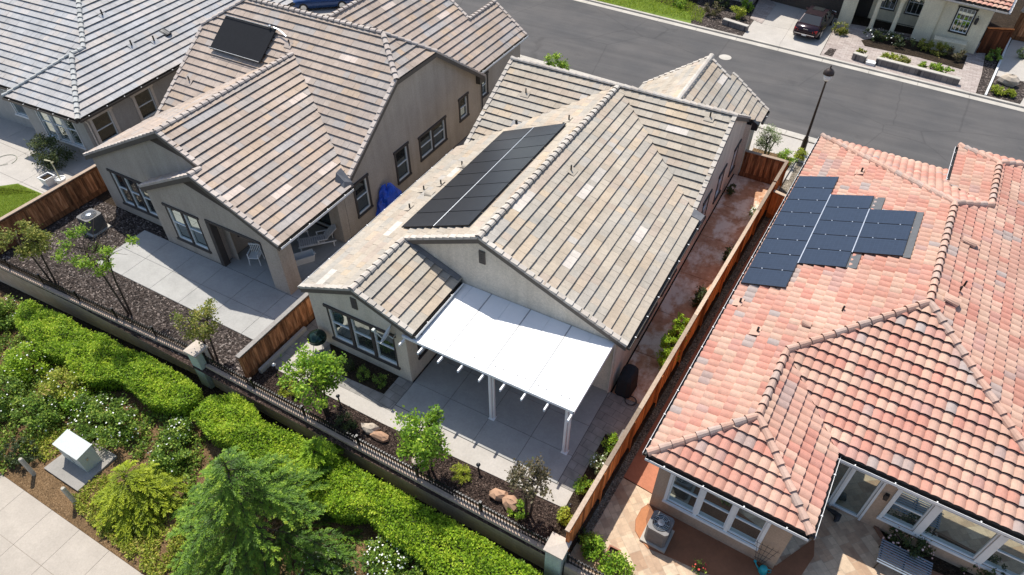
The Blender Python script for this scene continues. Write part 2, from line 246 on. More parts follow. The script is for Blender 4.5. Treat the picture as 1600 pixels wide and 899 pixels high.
# ------------------------------------------------------------------ mesh builder
def mw(o):
    m = o.matrix_basis.copy()
    while o.parent: o = o.parent; m = o.matrix_basis @ m
    return m
class MB:
    def __init__(s, M=None): s.v = []; s.f = []; s.m = []; s.uv = []; s.M = M
    def add(s, vs, fs, mi=0, uv=(.5, .5), uvs=None):
        o = len(s.v)
        if s.M is not None: vs = [s.M @ Vector(v) for v in vs]
        s.v.extend([tuple(v) for v in vs])
        for i, f in enumerate(fs):
            s.f.append(tuple(o + k for k in f)); s.m.append(mi); s.uv.append(uvs[i] if uvs else [uv] * len(f))
    def box(s, a, b, mi=0, uv=(.5, .5)):
        x0, y0, z0 = a; x1, y1, z1 = b
        s.add([(x0, y0, z0), (x1, y0, z0), (x1, y1, z0), (x0, y1, z0), (x0, y0, z1), (x1, y0, z1), (x1, y1, z1), (x0, y1, z1)],
              [(0, 3, 2, 1), (4, 5, 6, 7), (0, 1, 5, 4), (1, 2, 6, 5), (2, 3, 7, 6), (3, 0, 4, 7)], mi, uv)
    def hexa(s, p, mi=0, uv=(.5, .5)):
        s.add(p, [(0, 3, 2, 1), (4, 5, 6, 7), (0, 1, 5, 4), (1, 2, 6, 5), (2, 3, 7, 6), (3, 0, 4, 7)], mi, uv)
    def beam(s, p, q, w, h, mi=0, uv=(.5, .5), up=(0, 0, 1)):
        p, q = Vector(p), Vector(q); d = (q - p).normalized(); a = d.cross(Vector(up))
        if a.length < 1e-4: a = Vector((1, 0, 0))
        a.normalize(); b = a.cross(d).normalized(); a *= w / 2; b *= h / 2
        s.hexa([p - a - b, p + a - b, q + a - b, q - a - b, p - a + b, p + a + b, q + a + b, q - a + b], mi, uv)
    def prism(s, poly, vec, mi=0, mi2=None, uv=(.5, .5)):
        n = len(poly); vec = Vector(vec); P = [Vector(p) for p in poly]
        s.add(P + [p + vec for p in P], [tuple(range(n, 2 * n))], mi, uv)
        s.add(P + [p + vec for p in P], [tuple(reversed(range(n)))] + [(i, (i + 1) % n, n + (i + 1) % n, n + i) for i in range(n)], mi if mi2 is None else mi2, uv)
    def sheet(s, poly, z=None, mi=0):
        s.add([(p[0], p[1], p[2] if z is None else z) for p in poly], [tuple(range(len(poly)))], mi)
    def slab(s, poly, z0, z1, mi=0): # poly ccw seen from above
        a = sum(poly[i][0] * poly[(i + 1) % len(poly)][1] - poly[(i + 1) % len(poly)][0] * poly[i][1] for i in range(len(poly)))
        if a < 0: poly = poly[::-1]
        s.prism([(p[0], p[1], z0) for p in poly], (0, 0, z1 - z0), mi)
    def tube(s, pts, rad, n=8, mi=0, uv=(.5, .5), cap=True):
        pts = [Vector(p) for p in pts]; rings = []
        if not isinstance(rad, (list, tuple)): rad = [rad] * len(pts)
        for i, p in enumerate(pts):
            d = (pts[min(i + 1, len(pts) - 1)] - pts[max(i - 1, 0)]).normalized()
            a = d.cross(Vector((0, 0, 1)));
            if a.length < .05: a = d.cross(Vector((0, 1, 0)))
            a.normalize(); b = d.cross(a)
            rings.append([p + (a * cos(2 * pi * k / n) + b * sin(2 * pi * k / n)) * rad[i] for k in range(n)])
        vs = [v for r in rings for v in r]; fs = []
        for i in range(len(pts) - 1):
            for k in range(n): fs.append((i * n + k, i * n + (k + 1) % n, (i + 1) * n + (k + 1) % n, (i + 1) * n + k))
        if cap: fs += [tuple(range(n)), tuple(reversed(range((len(pts) - 1) * n, len(pts) * n)))]
        s.add(vs, fs, mi, uv)
    def lathe(s, prof, c, n=16, mi=0, sx=1., sy=1.):
        c = Vector(c); vs = []; fs = []
        for r, z in prof:
            for k in range(n): vs.append(c + Vector((r * sx * cos(2 * pi * k / n), r * sy * sin(2 * pi * k / n), z)))
        for i in range(len(prof) - 1):
            for k in range(n): fs.append((i * n + k, i * n + (k + 1) % n, (i + 1) * n + (k + 1) % n, (i + 1) * n + k))
        fs += [tuple(reversed(range(n))), tuple(range((len(prof) - 1) * n, len(prof) * n))]
        s.add(vs, fs, mi)
    def leaf(s, p, d, nrm, L, w, uv, mi=0):
        a = d.cross(nrm)
        if a.length < 1e-5: return
        a.normalize(); q = p + d * (L * .5)
        s.add([p, q + a * (w * .5), p + d * L, q - a * (w * .5)], [(0, 1, 2, 3)], mi, uv)
    def build(s, name, mat, parent=None, smooth=False):
        me = bpy.data.meshes.new(name)
        vs = s.v
        if parent is not None:
            inv = mw(parent).inverted(); vs = [tuple(inv @ Vector(v)) for v in vs]
        me.from_pydata(vs, [], s.f)
        for m in (mat if isinstance(mat, (list, tuple)) else [mat]): me.materials.append(m)
        me.polygons.foreach_set('material_index', s.m)
        uvl = me.uv_layers.new(name='UVMap'); flat = [c for f in s.uv for q in f for c in q]
        uvl.data.foreach_set('uv', flat)
        if smooth: me.polygons.foreach_set('use_smooth', [True] * len(s.f))
        me.update()
        o = bpy.data.objects.new(name, me); COL.objects.link(o)
        if parent is not None: o.parent = parent
        return o
def tag(o, label, cat, group=None, kind=None):
    if label: o['label'] = label
    if cat: o['category'] = cat
    if group: o['group'] = group
    if kind: o['kind'] = kind
    return o
def thing(name, label, cat, loc=(0, 0, 0), rz=0., group=None):
    o = bpy.data.objects.new(name, None); COL.objects.link(o); o.empty_display_size = .3
    o.location = loc; o.rotation_euler = (0, 0, rz); return tag(o, label, cat, group)
def structure(name, mb, mat): return tag(mb.build(name, mat), None, None, None, 'structure')
def copy_thing(root, loc, rz, label):
    r = root.copy(); COL.objects.link(r); r.location = loc; r.rotation_euler = (0, 0, rz); r['label'] = label
    for ch in list(root.children):
        c = ch.copy(); COL.objects.link(c); c.parent = r
        for s in list(ch.children):
            d = s.copy(); COL.objects.link(d); d.parent = c
    return r

# ------------------------------------------------------------------ roofs
def clip(poly, a, b, c):
    """keep the side a*x+b*y<=c of a 2-d polygon"""
    out = []
    for i in range(len(poly)):
        p, q = poly[i], poly[(i + 1) % len(poly)]
        dp, dq = a * p[0] + b * p[1] - c, a * q[0] + b * q[1] - c
        if dp <= 1e-9: out.append(p)
        if (dp < -1e-9 and dq > 1e-9) or (dp > 1e-9 and dq < -1e-9):
            t = dp / (dp - dq); out.append((p[0] + t * (q[0] - p[0]), p[1] + t * (q[1] - p[1])))
    return out
def frame(poly):
    P = [Vector(p) for p in poly]; n = Vector((0, 0, 0))
    for i in range(len(P)): n += P[i].cross(P[(i + 1) % len(P)])
    n.normalize()
    if n.z < 0: n = -n
    u = Vector((0, 0, 1)).cross(n).normalized(); v = n.cross(u)
    return n, u, v
def tiles(mb, polys, style='flat', exp=.34, w=.33, t=.052, seed=0, M=None, pale=()):
    """cover coplanar convex polygons with real overlapping tiles"""
    n, u, v = frame(polys[0]); O = Vector(polys[0][0])
    P2 = [[((Vector(p) - O).dot(u), (Vector(p) - O).dot(v)) for p in q] for q in polys]
    v0 = min(p[1] for q in P2 for p in q); u0 = min(p[0] for q in P2 for p in q)
    rr = random.Random(seed); tab = {}
    A = .062
    for q in P2:
        ar = sum(q[i][0] * q[(i + 1) % len(q)][1] - q[(i + 1) % len(q)][0] * q[i][1] for i in range(len(q)))
        if ar < 0: q = q[::-1]
        edges = []
        for i in range(len(q)):
            (x0, y0), (x1, y1) = q[i], q[(i + 1) % len(q)]
            a, b = y1 - y0, -(x1 - x0); edges.append((a, b, a * x0 + b * y0))
        vmax = max(p[1] for p in q); vmin = min(p[1] for p in q)
        for k in range(int((vmin - v0) / exp), int((vmax - v0) / exp) + 1):
            va, vb = v0 + k * exp, v0 + (k + 1) * exp
            row = clip(clip(q, 0, -1, -va), 0, 1, vb)
            if len(row) < 3: continue
            ru0, ru1 = min(p[0] for p in row), max(p[0] for p in row)
            st = (.5 * (k % 2)) * w if style == 'flat' else 0
            for j in range(int((ru0 - u0 - st) / w) - 1, int((ru1 - u0 - st) / w) + 2):
                ua, ub = u0 + st + j * w, u0 + st + (j + 1) * w
                if (k, j) not in tab:
                    r1 = rr.random() * .965
                    if rr.random() < (.5 if style == 'flat' else .3) and (k, j - 1) in tab and tab[(k, j - 1)][0] < .966: r1 = tab[(k, j - 1)][0]
                    blk = (k // 1, j // 3)
                    if any(abs(k - pk) < 1 and abs(j - pj) <= 1 for pk, pj in pale): r1 = 1.
                    tab[(k, j)] = (r1, rr.random(), rr.uniform(-.006, .008), rr.uniform(-.004, .004))
                r1, r2, lift, sk = tab[(k, j)]
                cuts = [0, 1] if style == 'flat' else [0, .1, .24, .4, .6, .76, .9, 1]
                for ci in range(len(cuts) - 1):
                    a_, b_ = ua + cuts[ci] * w, ua + cuts[ci + 1] * w
                    if style == 'flat': b_ -= .004
                    cell = [(a_, va), (b_, va), (b_, vb), (a_, vb)]
                    if a_ < ru0 - 1e-6 or b_ > ru1 + 1e-6 or True:
                        for e in edges:
                            cell = clip(cell, *e)
                            if len(cell) < 3: break
                    if len(cell) < 3: continue
                    def hh(p):
                        fv = (p[1] - va) / exp
                        h = t * (1 - fv) + lift * (1 - fv) + .004
                        if style != 'flat':
                            fu = min(1, max(0, (p[0] - ua) / w)); h += A * max(0, sin(pi * fu)) ** .85
                        else: h += sk * ((p[0] - ua) / w - .5)
                        return h
                    top = [O + u * p[0] + v * p[1] + n * hh(p) for p in cell]
                    mb.add(top, [tuple(range(len(top)))], 0, (r1, r2))
                    for i in range(len(cell)):
                        p, p2 = cell[i], cell[(i + 1) % len(cell)]
                        if abs(p[1] - va) < 1e-6 and abs(p2[1] - va) < 1e-6 and abs(p[0] - p2[0]) > 1e-5:
                            dd = t + .004
                            mb.add([top[i], top[(i + 1) % len(cell)], top[(i + 1) % len(cell)] - n * dd + v * .06, top[i] - n * dd + v * .06], [(3, 2, 1, 0)], 0, (r1, r2))
def deck(mb, poly, th=.15, top=-.012, mi=1):
    n, u, v = frame(poly); P = [Vector(p) for p in poly]
    s = Vector((0, 0, 0))
    for i in range(len(P)): s += P[i].cross(P[(i + 1) % len(P)])
    if s.z < 0: P = P[::-1]
    mb.prism([p + n * (top - th) for p in P], n * th, mi)
def caps(mb, p, q, w=.24, L=.36, style='flat', seed=0, mi=0, lift=.0):
    """ridge and hip cap tiles from low end p to high end q"""
    p, q = Vector(p), Vector(q); d = (q - p); Ln = d.length; d.normalize(); a = d.cross(Vector((0, 0, 1))).normalized(); b = a.cross(d)
    if b.z < 0: b = -b
    k = max(1, round(Ln / L)); L = Ln / k; rr = random.Random(seed)
    for i in range(k):
        c0 = p + d * (i * L) + b * lift; c1 = p + d * ((i + 1) * L + .05) + b * lift
        uv = (rr.random() * .95, rr.random()); r0 = w / 2 * 1.2; r1 = w / 2 * .9
        if style == 'flat': prof = [(-1, -.12), (-.72, .36), (0, .62), (.72, .36), (1, -.12)]
        else: prof = [(-1, -.3), (-.88, .35), (-.5, .85), (0, 1.02), (.5, .85), (.88, .35), (1, -.3)]
        m = len(prof); vs = [c0 + a * (x * r0) + b * (y * r0 + .05) for x, y in prof] + [c1 + a * (x * r1) + b * (y * r1 + .01) for x, y in prof]
        mb.add(vs, [(j, j + 1, m + j + 1, m + j) for j in range(m - 1)], mi, uv)
        lip = [c0 + d * .05 + a * (x * r0 * .82) + b * (y * r0 * .82 + .005) for x, y in prof]; mb.add(vs[:m] + lip, [(j, m + j, m + j + 1, j + 1) for j in range(m - 1)], mi, uv)
def rake(mb, p, q, out, w=.16, seed=0, mi=0, L=.345):
    """stepped rake tiles along a gable edge, p low, q high; out = horizontal outward direction"""
    p, q = Vector(p), Vector(q); d = q - p; Ln = d.length; d.normalize(); out = Vector(out); n = out.cross(d)
    if n.z < 0: n = -n
    k = max(1, round(Ln / L)); L = Ln / k; rr = random.Random(seed)
    for i in range(k):
        a, b = p + d * (i * L), p + d * ((i + 1) * L + .02); uv = (rr.random() * .95, rr.random())
        h0, h1 = .095, .05
        mb.hexa([a - out * w + n * .0, a + out * .03 - n * .03, b + out * .03 - n * .03, b - out * w + n * .0, a - out * w + n * h0, a + out * .03 + n * h0, b + out * .03 + n * h1, b - out * w + n * h1], mi, uv)
def barge(mb, p, q, out, mi=0, h=.2, th=.04, drop=.035):
    p, q = Vector(p), Vector(q); out = Vector(out); z = Vector((0, 0, 1)); o = out * .024
    a, b = p - z * drop, q - z * drop
    mb.hexa([a - z * h + o, a - z * h + o - out * th, b - z * h + o - out * th, b - z * h + o, a + o, a + o - out * th, b + o - out * th, b + o], mi)
def gutter(parent, p, q, out, mat, clip_mat, w=.13, h=.11):
    p, q = Vector(p), Vector(q); out = Vector(out).normalized(); z = Vector((0, 0, 1)); mb = MB(); t = .012
    p = p - z * .035 + out * .014; q = q - z * .035 + out * .014
    def sl(a0, a1, z0, z1, mi=0):
        mb.hexa([p + out * a0 + z * z0, p + out * a1 + z * z0, q + out * a1 + z * z0, q + out * a0 + z * z0, p + out * a0 + z * z1, p + out * a1 + z * z1, q + out * a1 + z * z1, q + out * a0 + z * z1], mi)
    sl(0, w, -h, -h + t); sl(w - t, w, -h + t, .012, 1); sl(0, t, -h + t, 0)
    d = (q - p); Ln = d.length; d.normalize()
    for e in (p, q - d * t): mb.hexa([e + out * t - z * (h - t), e + out * (w - t) - z * (h - t), e + out * (w - t) - z * (h - t) + d * t, e + out * t - z * (h - t) + d * t, e + out * t, e + out * (w - t), e + out * (w - t) + d * t, e + out * t + d * t])
    k = int(Ln / 1.1)
    for i in range(k):
        c = p + d * ((i + .5) * Ln / max(k, 1)) + z * .016
        mb.hexa([c + out * (w - .05) - d * .018, c + out * (w + .012) - d * .018, c + out * (w + .012) + d * .018, c + out * (w - .05) + d * .018] + [x + z * .014 for x in (c + out * (w - .05) - d * .018, c + out * (w + .012) - d * .018, c + out * (w + .012) + d * .018, c + out * (w - .05) + d * .018)], 2)
    return mb.build('gutter', [mat, clip_mat, GUT_W], parent)

# ------------------------------------------------------------------ walls and windows
def wall(mb, p0, p1, outline, opens=(), reveal=.1, mi=0):
    """outward wall face from p0 to p1 (outside on the right hand), outline = convex (s, z) polygon, opens = (s0, s1, z0, z1)"""
    p0 = Vector((p0[0], p0[1], 0)); p1 = Vector((p1[0], p1[1], 0)); d = (p1 - p0).normalized(); out = Vector((d.y, -d.x, 0))
    ar = sum(outline[i][0] * outline[(i + 1) % len(outline)][1] - outline[(i + 1) % len(outline)][0] * outline[i][1] for i in range(len(outline)))
    if ar < 0: outline = outline[::-1]
    xs = sorted({o[0] for o in outline} | {x for o in opens for x in o[:2]}); P = lambda s, z: p0 + d * s + Vector((0, 0, z))
    for a, b in zip(xs, xs[1:]):
        ops = sorted((o for o in opens if o[0] < b - 1e-6 and o[1] > a + 1e-6), key=lambda o: o[2])
        z = -5.; spans = []
        for o in ops: spans.append((z, o[2])); z = o[3]
        spans.append((z, 30.))
        for za, zb in spans:
            c = clip(clip(clip(clip(list(outline), -1, 0, -a), 1, 0, b), 0, -1, -za), 0, 1, zb)
            if len(c) >= 3: mb.add([P(*q) for q in c], [tuple(range(len(c)))], mi)
    for a, b, za, zb in opens:
        c = [P(a, za), P(b, za), P(b, zb), P(a, zb)]; i = [q - out * reveal for q in c]
        mb.add(c + i, [(k, (k + 1) % 4, 4 + (k + 1) % 4, 4 + k) for k in range(4)], mi)
def rect(L, z0, z1): return [(0, z0), (L, z0), (L, z1), (0, z1)]
def window(parent, p0, p1, s0, s1, z0, z1, panes=1, rail=True, trim=TRIM_B, tw=.1, head=True, frame=VINYL, fw=.045, depth=.08, glass=GLASS, grid=0, sill=True, gap=.0, full=False, label=None, door=False):
    p0 = Vector((p0[0], p0[1], 0)); p1 = Vector((p1[0], p1[1], 0)); d = (p1 - p0).normalized(); out = Vector((d.y, -d.x, 0)); zz = Vector((0, 0, 1))
    P = lambda s, z, o: p0 + d * s + zz * z + out * o
    def bx(mb, a, b, c, e, o0, o1, mi=0):
        mb.hexa([P(a, c, o1), P(a, c, o0), P(b, c, o0), P(b, c, o1), P(a, e, o1), P(a, e, o0), P(b, e, o0), P(b, e, o1)][::1], mi)
    gmb = MB(); gmb.add([P(s0, z0, -depth), P(s1, z0, -depth), P(s1, z1, -depth), P(s0, z1, -depth)], [(0, 1, 2, 3)])
    w = gmb.build('door' if door else 'window', glass, parent)
    if label: w['label'] = label
    fr = MB(); pw = (s1 - s0 - gap * (panes - 1)) / panes; dk = MB()
    for i in range(panes):
        a = s0 + i * (pw + gap); b = a + pw; o0, o1 = -depth + .003, -depth + .05
        bx(fr, a, a + fw, z0, z1, o0, o1); bx(fr, b - fw, b, z0, z1, o0, o1); bx(fr, a + fw, b - fw, z0, z0 + fw, o0, o1); bx(fr, a + fw, b - fw, z1 - fw, z1, o0, o1)
        if rail: m = (z0 + z1) / 2; bx(fr, a + fw, b - fw, m - fw * .45, m + fw * .45, o0, o1 - .01)
        for k in range(1, grid + 1): x = a + (b - a) * k / (grid + 1); bx(fr, x - .012, x + .012, z0 + fw, z1 - fw, o0 + .002, o1 - .022)
        if gap and i < panes - 1: bx(dk, b, b + gap, z0, z1, -depth + .002, .03)
    fr.build('window_frame', frame, w)
    if trim:
        if head: bx(dk, s0 - tw * 1.5, s1 + tw * 1.5, z1, z1 + tw * 1.2, .002, .06)
        if sill: bx(dk, s0 - tw * 1.2, s1 + tw * 1.2, z0 - tw, z0, .002, .07)
        if full: bx(dk, s0 - tw, s0, z0, z1, .002, .045); bx(dk, s1, s1 + tw, z0, z1, .002, .045)
        else: bx(dk, s0 - tw * .5, s0, z0, z1, .002, .03); bx(dk, s1, s1 + tw * .5, z0, z1, .002, .03)
    if dk.v: dk.build('window_trim', trim or TRIM_B, w)
    return w
def side(p0, p1): return (Vector(p1) - Vector(p0)).length

# ------------------------------------------------------------------ foliage
def rdir(rr): 
    while True:
        v = Vector((rr.uniform(-1, 1), rr.uniform(-1, 1), rr.uniform(-1, 1)))
        if .05 < v.length < 1: return v.normalized()
def crown(mb, c, rad, n, L=.1, w=.06, seed=0, clumps=40, spread=.3, up=.35, shell=.55, mi=0, lo=0., hi=1.):
    """leaves gathered in uneven clumps through a crown's volume"""
    rr = random.Random(seed); c = Vector(c); rad = Vector(rad); cl = []
    for i in range(clumps):
        d = rdir(rr); r = shell + (1 - shell) * rr.random() ** .6
        r *= rr.uniform(.8, 1.12); cl.append((c + Vector((d.x * rad.x, d.y * rad.y, d.z * rad.z)) * r, d, rr.uniform(-.18, .18)))
    sp = spread * min(rad)
    for i in range(n):
        p, d, tone = cl[rr.randrange(clumps)]
        q = p + Vector((rr.gauss(0, 1), rr.gauss(0, 1), rr.gauss(0, .8))) * (sp * .6)
        nn = (rdir(rr) + d * .5 + Vector((0, 0, up * 2))).normalized(); e = rdir(rr); e = (e - nn * e.dot(nn) * .8 + d * .3).normalized()
        k = min(1, max(0, lo + (hi - lo) * (rr.random() * .8 + .1 + tone))); s = rr.uniform(.7, 1.3)
        mb.leaf(q, e, nn, L * s, w * s, (k, rr.random()), mi)
def flowers(mb, c, rad, n, size=.05, seed=0, mi=0, top=.2):
    rr = random.Random(seed); c = Vector(c)
    for i in range(n):
        d = rdir(rr)
        if d.z < top - .5: d.z = abs(d.z); d.normalize()
        p = c + Vector((d.x * rad[0], d.y * rad[1], d.z * rad[2])) * rr.uniform(.92, 1.1); s = size * rr.uniform(.6, 1.3)
        for k in range(3):
            nn = (d + rdir(rr) * .7 + Vector((0, 0, .6))).normalized(); e = nn.cross(rdir(rr)).normalized(); mb.leaf(p - e * s * .5, e, nn, s * 1.3, s * 1.3, (.5, .5), mi)
def shrub(name, label, cat, c, rad, n, mat, L=.09, w=.055, seed=0, clumps=40, group=None, fl=None, stems=True, spread=.3, shell=.5, flname='flowers'):
    c = Vector(c); t = thing(name, label, cat, c, group=group); mb = MB()
    crown(mb, c + Vector((0, 0, rad[2] * .95)), rad, n, L, w, seed, clumps, spread, shell=shell); mb.build('foliage', mat, t)
    if stems:
        sm = MB(); rr = random.Random(seed)
        for k in range(7):
            a = rr.uniform(0, 2 * pi); e = c + Vector((cos(a) * rad[0] * .6, sin(a) * rad[1] * .6, rad[2] * rr.uniform(.9, 1.4)))
            sm.tube([c + Vector((cos(a) * .05, sin(a) * .05, -.03)), c.lerp(e, .5) + Vector((0, 0, .08)), e], [.018, .013, .006], 5)
        sm.build('stem', BARK, t)
    if fl: fb = MB(); flowers(fb, c + Vector((0, 0, rad[2] * .95)), rad, fl[0], fl[1], seed + 1); fb.build(flname, fl[2], t)['kind'] = 'stuff'
    return t
def small_tree(label, base, h, cw, ch, n, mat, trunks=3, L=.12, w=.075, seed=0, clumps=60, lean=.25, spread=.22, group=None, stakes=0, trunk_h=None, name='garden_tree', shell=.35, bare=0):
    base = Vector(base); t = thing(name, label, 'tree', base, group=group); rr = random.Random(seed); tm = MB(); cc = base + Vector((0, 0, h - ch)); lm = MB()
    for k in range(trunks):
        a = 2 * pi * k / trunks + rr.random(); r0 = .07 if trunks > 1 else 0
        p0 = base + Vector((cos(a) * r0, sin(a) * r0, -.05)); p1 = base + Vector((cos(a) * (lean * .5), sin(a) * (lean * .5), (h - ch) * .6)); p2 = cc + Vector((cos(a) * lean, sin(a) * lean, -ch * .2))
        tm.tube([p0, p1, p2], [.045, .036, .024], 7)
        for j in range(9):
            d = rdir(rr); d.z = abs(d.z) * .8 + .05; e = cc + Vector((d.x * cw, d.y * cw, d.z * ch * .9 - ch * .15)) * rr.uniform(.7, 1.); m = p2.lerp(e, .5) + Vector((0, 0, .08))
            tm.tube([p2, m, e], [.02, .012, .005], 5)
    for k in range(bare):
        d = rdir(rr); d.z = abs(d.z); e = cc + Vector((d.x * cw, d.y * cw, d.z * ch)) * 1.15; tm.tube([cc, cc.lerp(e, .55) + Vector((0, 0, .1)), e], [.014, .009, .004], 5)
    tm.build('trunk', BARK, t); crown(lm, cc, (cw, cw, ch), n, L, w, seed + 5, clumps, spread, shell=shell); lm.build('crown', mat, t)
    return t
def stakes(label, base, off, h=1.5, group='tree stakes'):
    for k, (x, y) in enumerate(off): 
        b = Vector(base) + Vector((x, y, -.05)); mb = MB(); mb.tube([b, b + Vector((0, 0, h))], .028, 7); tag(mb.build('tree_stake', BARK), label[k], 'stake', group)
def conifer(label, base, h, rmax, mat, seed, whorls=16, per=9, droop=.35, name='cedar_tree', spray=.26, dens=1., tip=True, prof=None, top_lean=(0, 0)):
    base = Vector(base); t = thing(name, label, 'tree', base); rr = random.Random(seed); tm = MB(); lm = MB(); ln = Vector((*top_lean, 0))
    axis = lambda f: base + Vector((0, 0, h * f)) + ln * f ** 2
    tm.tube([axis(x / 8) - Vector((0, 0, .1 if x == 0 else 0)) for x in range(9)], [.14 * (1 - x / 8.3) + .008 for x in range(9)], 8)
    for i in range(whorls):
        f = .06 + .9 * i / (whorls - 1); R_ = rmax * ((1 - f) ** .8 if prof is None else prof(f)) + .1
        for k in range(max(4, int(per * (1 - f * .45)))):
            a = rr.uniform(0, 2 * pi); Ln = R_ * rr.uniform(.72, 1.15); o = axis(min(.99, f + rr.uniform(-.025, .025))); tone = rr.uniform(-.2, .2)
            pts = [o + Vector((cos(a) * Ln * x, sin(a) * Ln * x, Ln * (.22 * x - droop * x * x * 1.6))) for x in (0, .25, .5, .75, 1)]
            tm.tube(pts, [.022, .018, .013, .008, .004], 4, cap=False)
            m = int(Ln * 8.5 * dens) + 4
            for j in range(m):
                x = .15 + .85 * (j + rr.random() * .8) / m; s = min(3.999, x * 4); q = pts[int(s)].lerp(pts[int(s) + 1], s - int(s))
                dr = Vector((cos(a), sin(a), .12 - droop * 1.2 * x)); sd = 1 if j % 2 else -1
                sv = Vector((-sin(a) * sd, cos(a) * sd, rr.uniform(-.25, .25))); e0 = (dr * rr.uniform(.6, 1.1) + sv * rr.uniform(.25, .95)).normalized()
                tl = spray * rr.uniform(.65, 1.3) * (1.25 - .65 * x); K = 13; pt = rr.uniform(-.12, .12)
                sx = e0.cross(Vector((0, 0, 1))).normalized()
                for z in range(K):
                    y = (z + .6) / K; qq = q + e0 * (tl * y) + Vector((0, 0, tl * (.12 * y - .34 * y * y)))
                    for sgn in (-1, 1):
                        e = (e0 * .8 + sx * sgn * rr.uniform(.3, 1.) + Vector((0, 0, rr.uniform(-.5, .35))) + rdir(rr) * .3).normalized(); nn = (Vector((0, 0, 1)) + rdir(rr) * .6).normalized()
                        lm.leaf(qq, e, nn,   .12 * (1.15 - .6 * y) * rr.uniform(.7, 1.3), .034, (min(1, max(0, .12 + .5 * y + .25 * x * rr.random() + tone * .6 + pt + rr.uniform(-.08, .08))), 0))
    if tip:
        for k in range(150):
            f = .86 + .16 * rr.random(); q = axis(min(f, 1.)) + Vector((0, 0, max(0, f - 1) * h)); lm.leaf(q, (rdir(rr) + Vector((0, 0, .5))).normalized(), rdir(rr), .16 * (1.1 - f) * 6 * .35 + .07, .035, (.3 + .6 * rr.random(), 0))
    tm.build('trunk', BARK, t); lm.build('crown', mat, t); return t
def boulder(label, c, r, mat, seed, group='garden boulders'):
    rr = random.Random(seed); c = Vector(c); mb = MB(); n, m = 8, 5; vs = []; ph = [rr.uniform(0, 6) for _ in range(6)]
    for i in range(m + 1):
        th = pi * i / m
        for k in range(n):
            a = 2 * pi * k / n; q = 1 + .16 * sin(2 * a + ph[0]) + .13 * sin(3 * a + ph[1] + 2 * th) + .1 * sin(5 * a + ph[2]) * sin(th) + rr.uniform(-.13, .13)
            vs.append(c + Vector((r[0] * q * sin(th) * cos(a), r[1] * q * sin(th) * sin(a), r[2] * (.55 + cos(th) * (1 + .1 * sin(a + ph[3]))))))
    mb.add(vs, [(i * n + k, (i + 1) * n + k, (i + 1) * n + (k + 1) % n, i * n + (k + 1) % n) for i in range(m) for k in range(n)])
    tag(mb.build('boulder', mat), label, 'boulder', group)
# ================================================================== SETTING
fx = lambda y: -3.2 + .05 * (y - 10)                       # lot line between the cream house and the terracotta roofed house
kn = lambda x: 38.07 - .0575 * x                           # near road edge
kf = lambda x: 47.97 - .0763 * x                           # far road edge
ZL, ZR = -1.2, -.3
gm = MB(); B_ = 350
r0 = [(-B_, 8.0), (-40, 8.55), (-19.3, 9.36), (-19.2, 9.24), (fx(9.1) + .1, 9.08), (B_, 9.0)]
gm.add([(-B_, -B_, ZL), (B_, -B_, ZL)] + [(x, y, ZL) for x, y in r0[::-1]], [tuple(range(8))])
for i in range(5):
    zt = 0 if i < 4 else ZR
    (a, b), (c, d) = r0[i], r0[i + 1]
    gm.add([(a, b, ZL), (c, d, ZL), (c, d, zt), (a, b, zt)], [(0, 1, 2, 3)])
e0, e1 = r0[4], (fx(34) + .1, 34.)
gm.add([(x, y, 0) for x, y in r0[:5]] + [(e1[0], 34, 0), (e1[0], B_, 0), (-B_, B_, 0)], [tuple(range(8))])
gm.add([(e0[0], e0[1], ZR), (B_, 9., ZR), (B_, 34, ZR), (e1[0], 34, ZR)], [(0, 1, 2, 3)])
gm.add([(e0[0], e0[1], ZR), (e0[0], e0[1], 0), (e1[0], 34, 0), (e1[0], 34, ZR)], [(0, 1, 2, 3)])
gm.add([(e1[0], 34, ZR), (B_, 34, ZR), (B_, 34, 0), (e1[0], 34, 0)], [(0, 1, 2, 3)])
gm.add([(e1[0], 34, 0), (B_, 34, 0), (B_, B_, 0), (e1[0], B_, 0)], [(0, 1, 2, 3)])
structure('ground', gm, SOILD)
# street
rm = MB(); rm.sheet([(-140, kn(-140)), (90, kn(90)), (90, kf(90)), (-140, kf(-140))], .004); structure('road', rm, ASPH)
km = MB()
for i in range(-46, 30):
    a, b = i * 3., i * 3. + 2.985
    km.slab([(a, kn(a) - .5), (b, kn(b) - .5), (b, kn(b)), (a, kn(a))], -.05, .02); km.slab([(a, kn(a) - .68), (b, kn(b) - .68), (b, kn(b) - .503), (a, kn(a) - .503)], -.05, .10)
    km.slab([(a, kf(a)), (b, kf(b)), (b, kf(b) + .5), (a, kf(a) + .5)], -.05, .02); km.slab([(a, kf(a) + .503), (b, kf(b) + .503), (b, kf(b) + .72), (a, kf(a) + .72)], -.05, .12)
structure('kerb', km, KERB)
mh = MB(); c = g(1133, 90); mh.lathe([(.40, 0), (.42, .012), (.41, .014), (0.05, .014)], (c.x, c.y, .004), 24)
tag(mh.build('manhole_cover', KERB), 'round pale manhole cover set flush in the grey asphalt street', 'manhole')
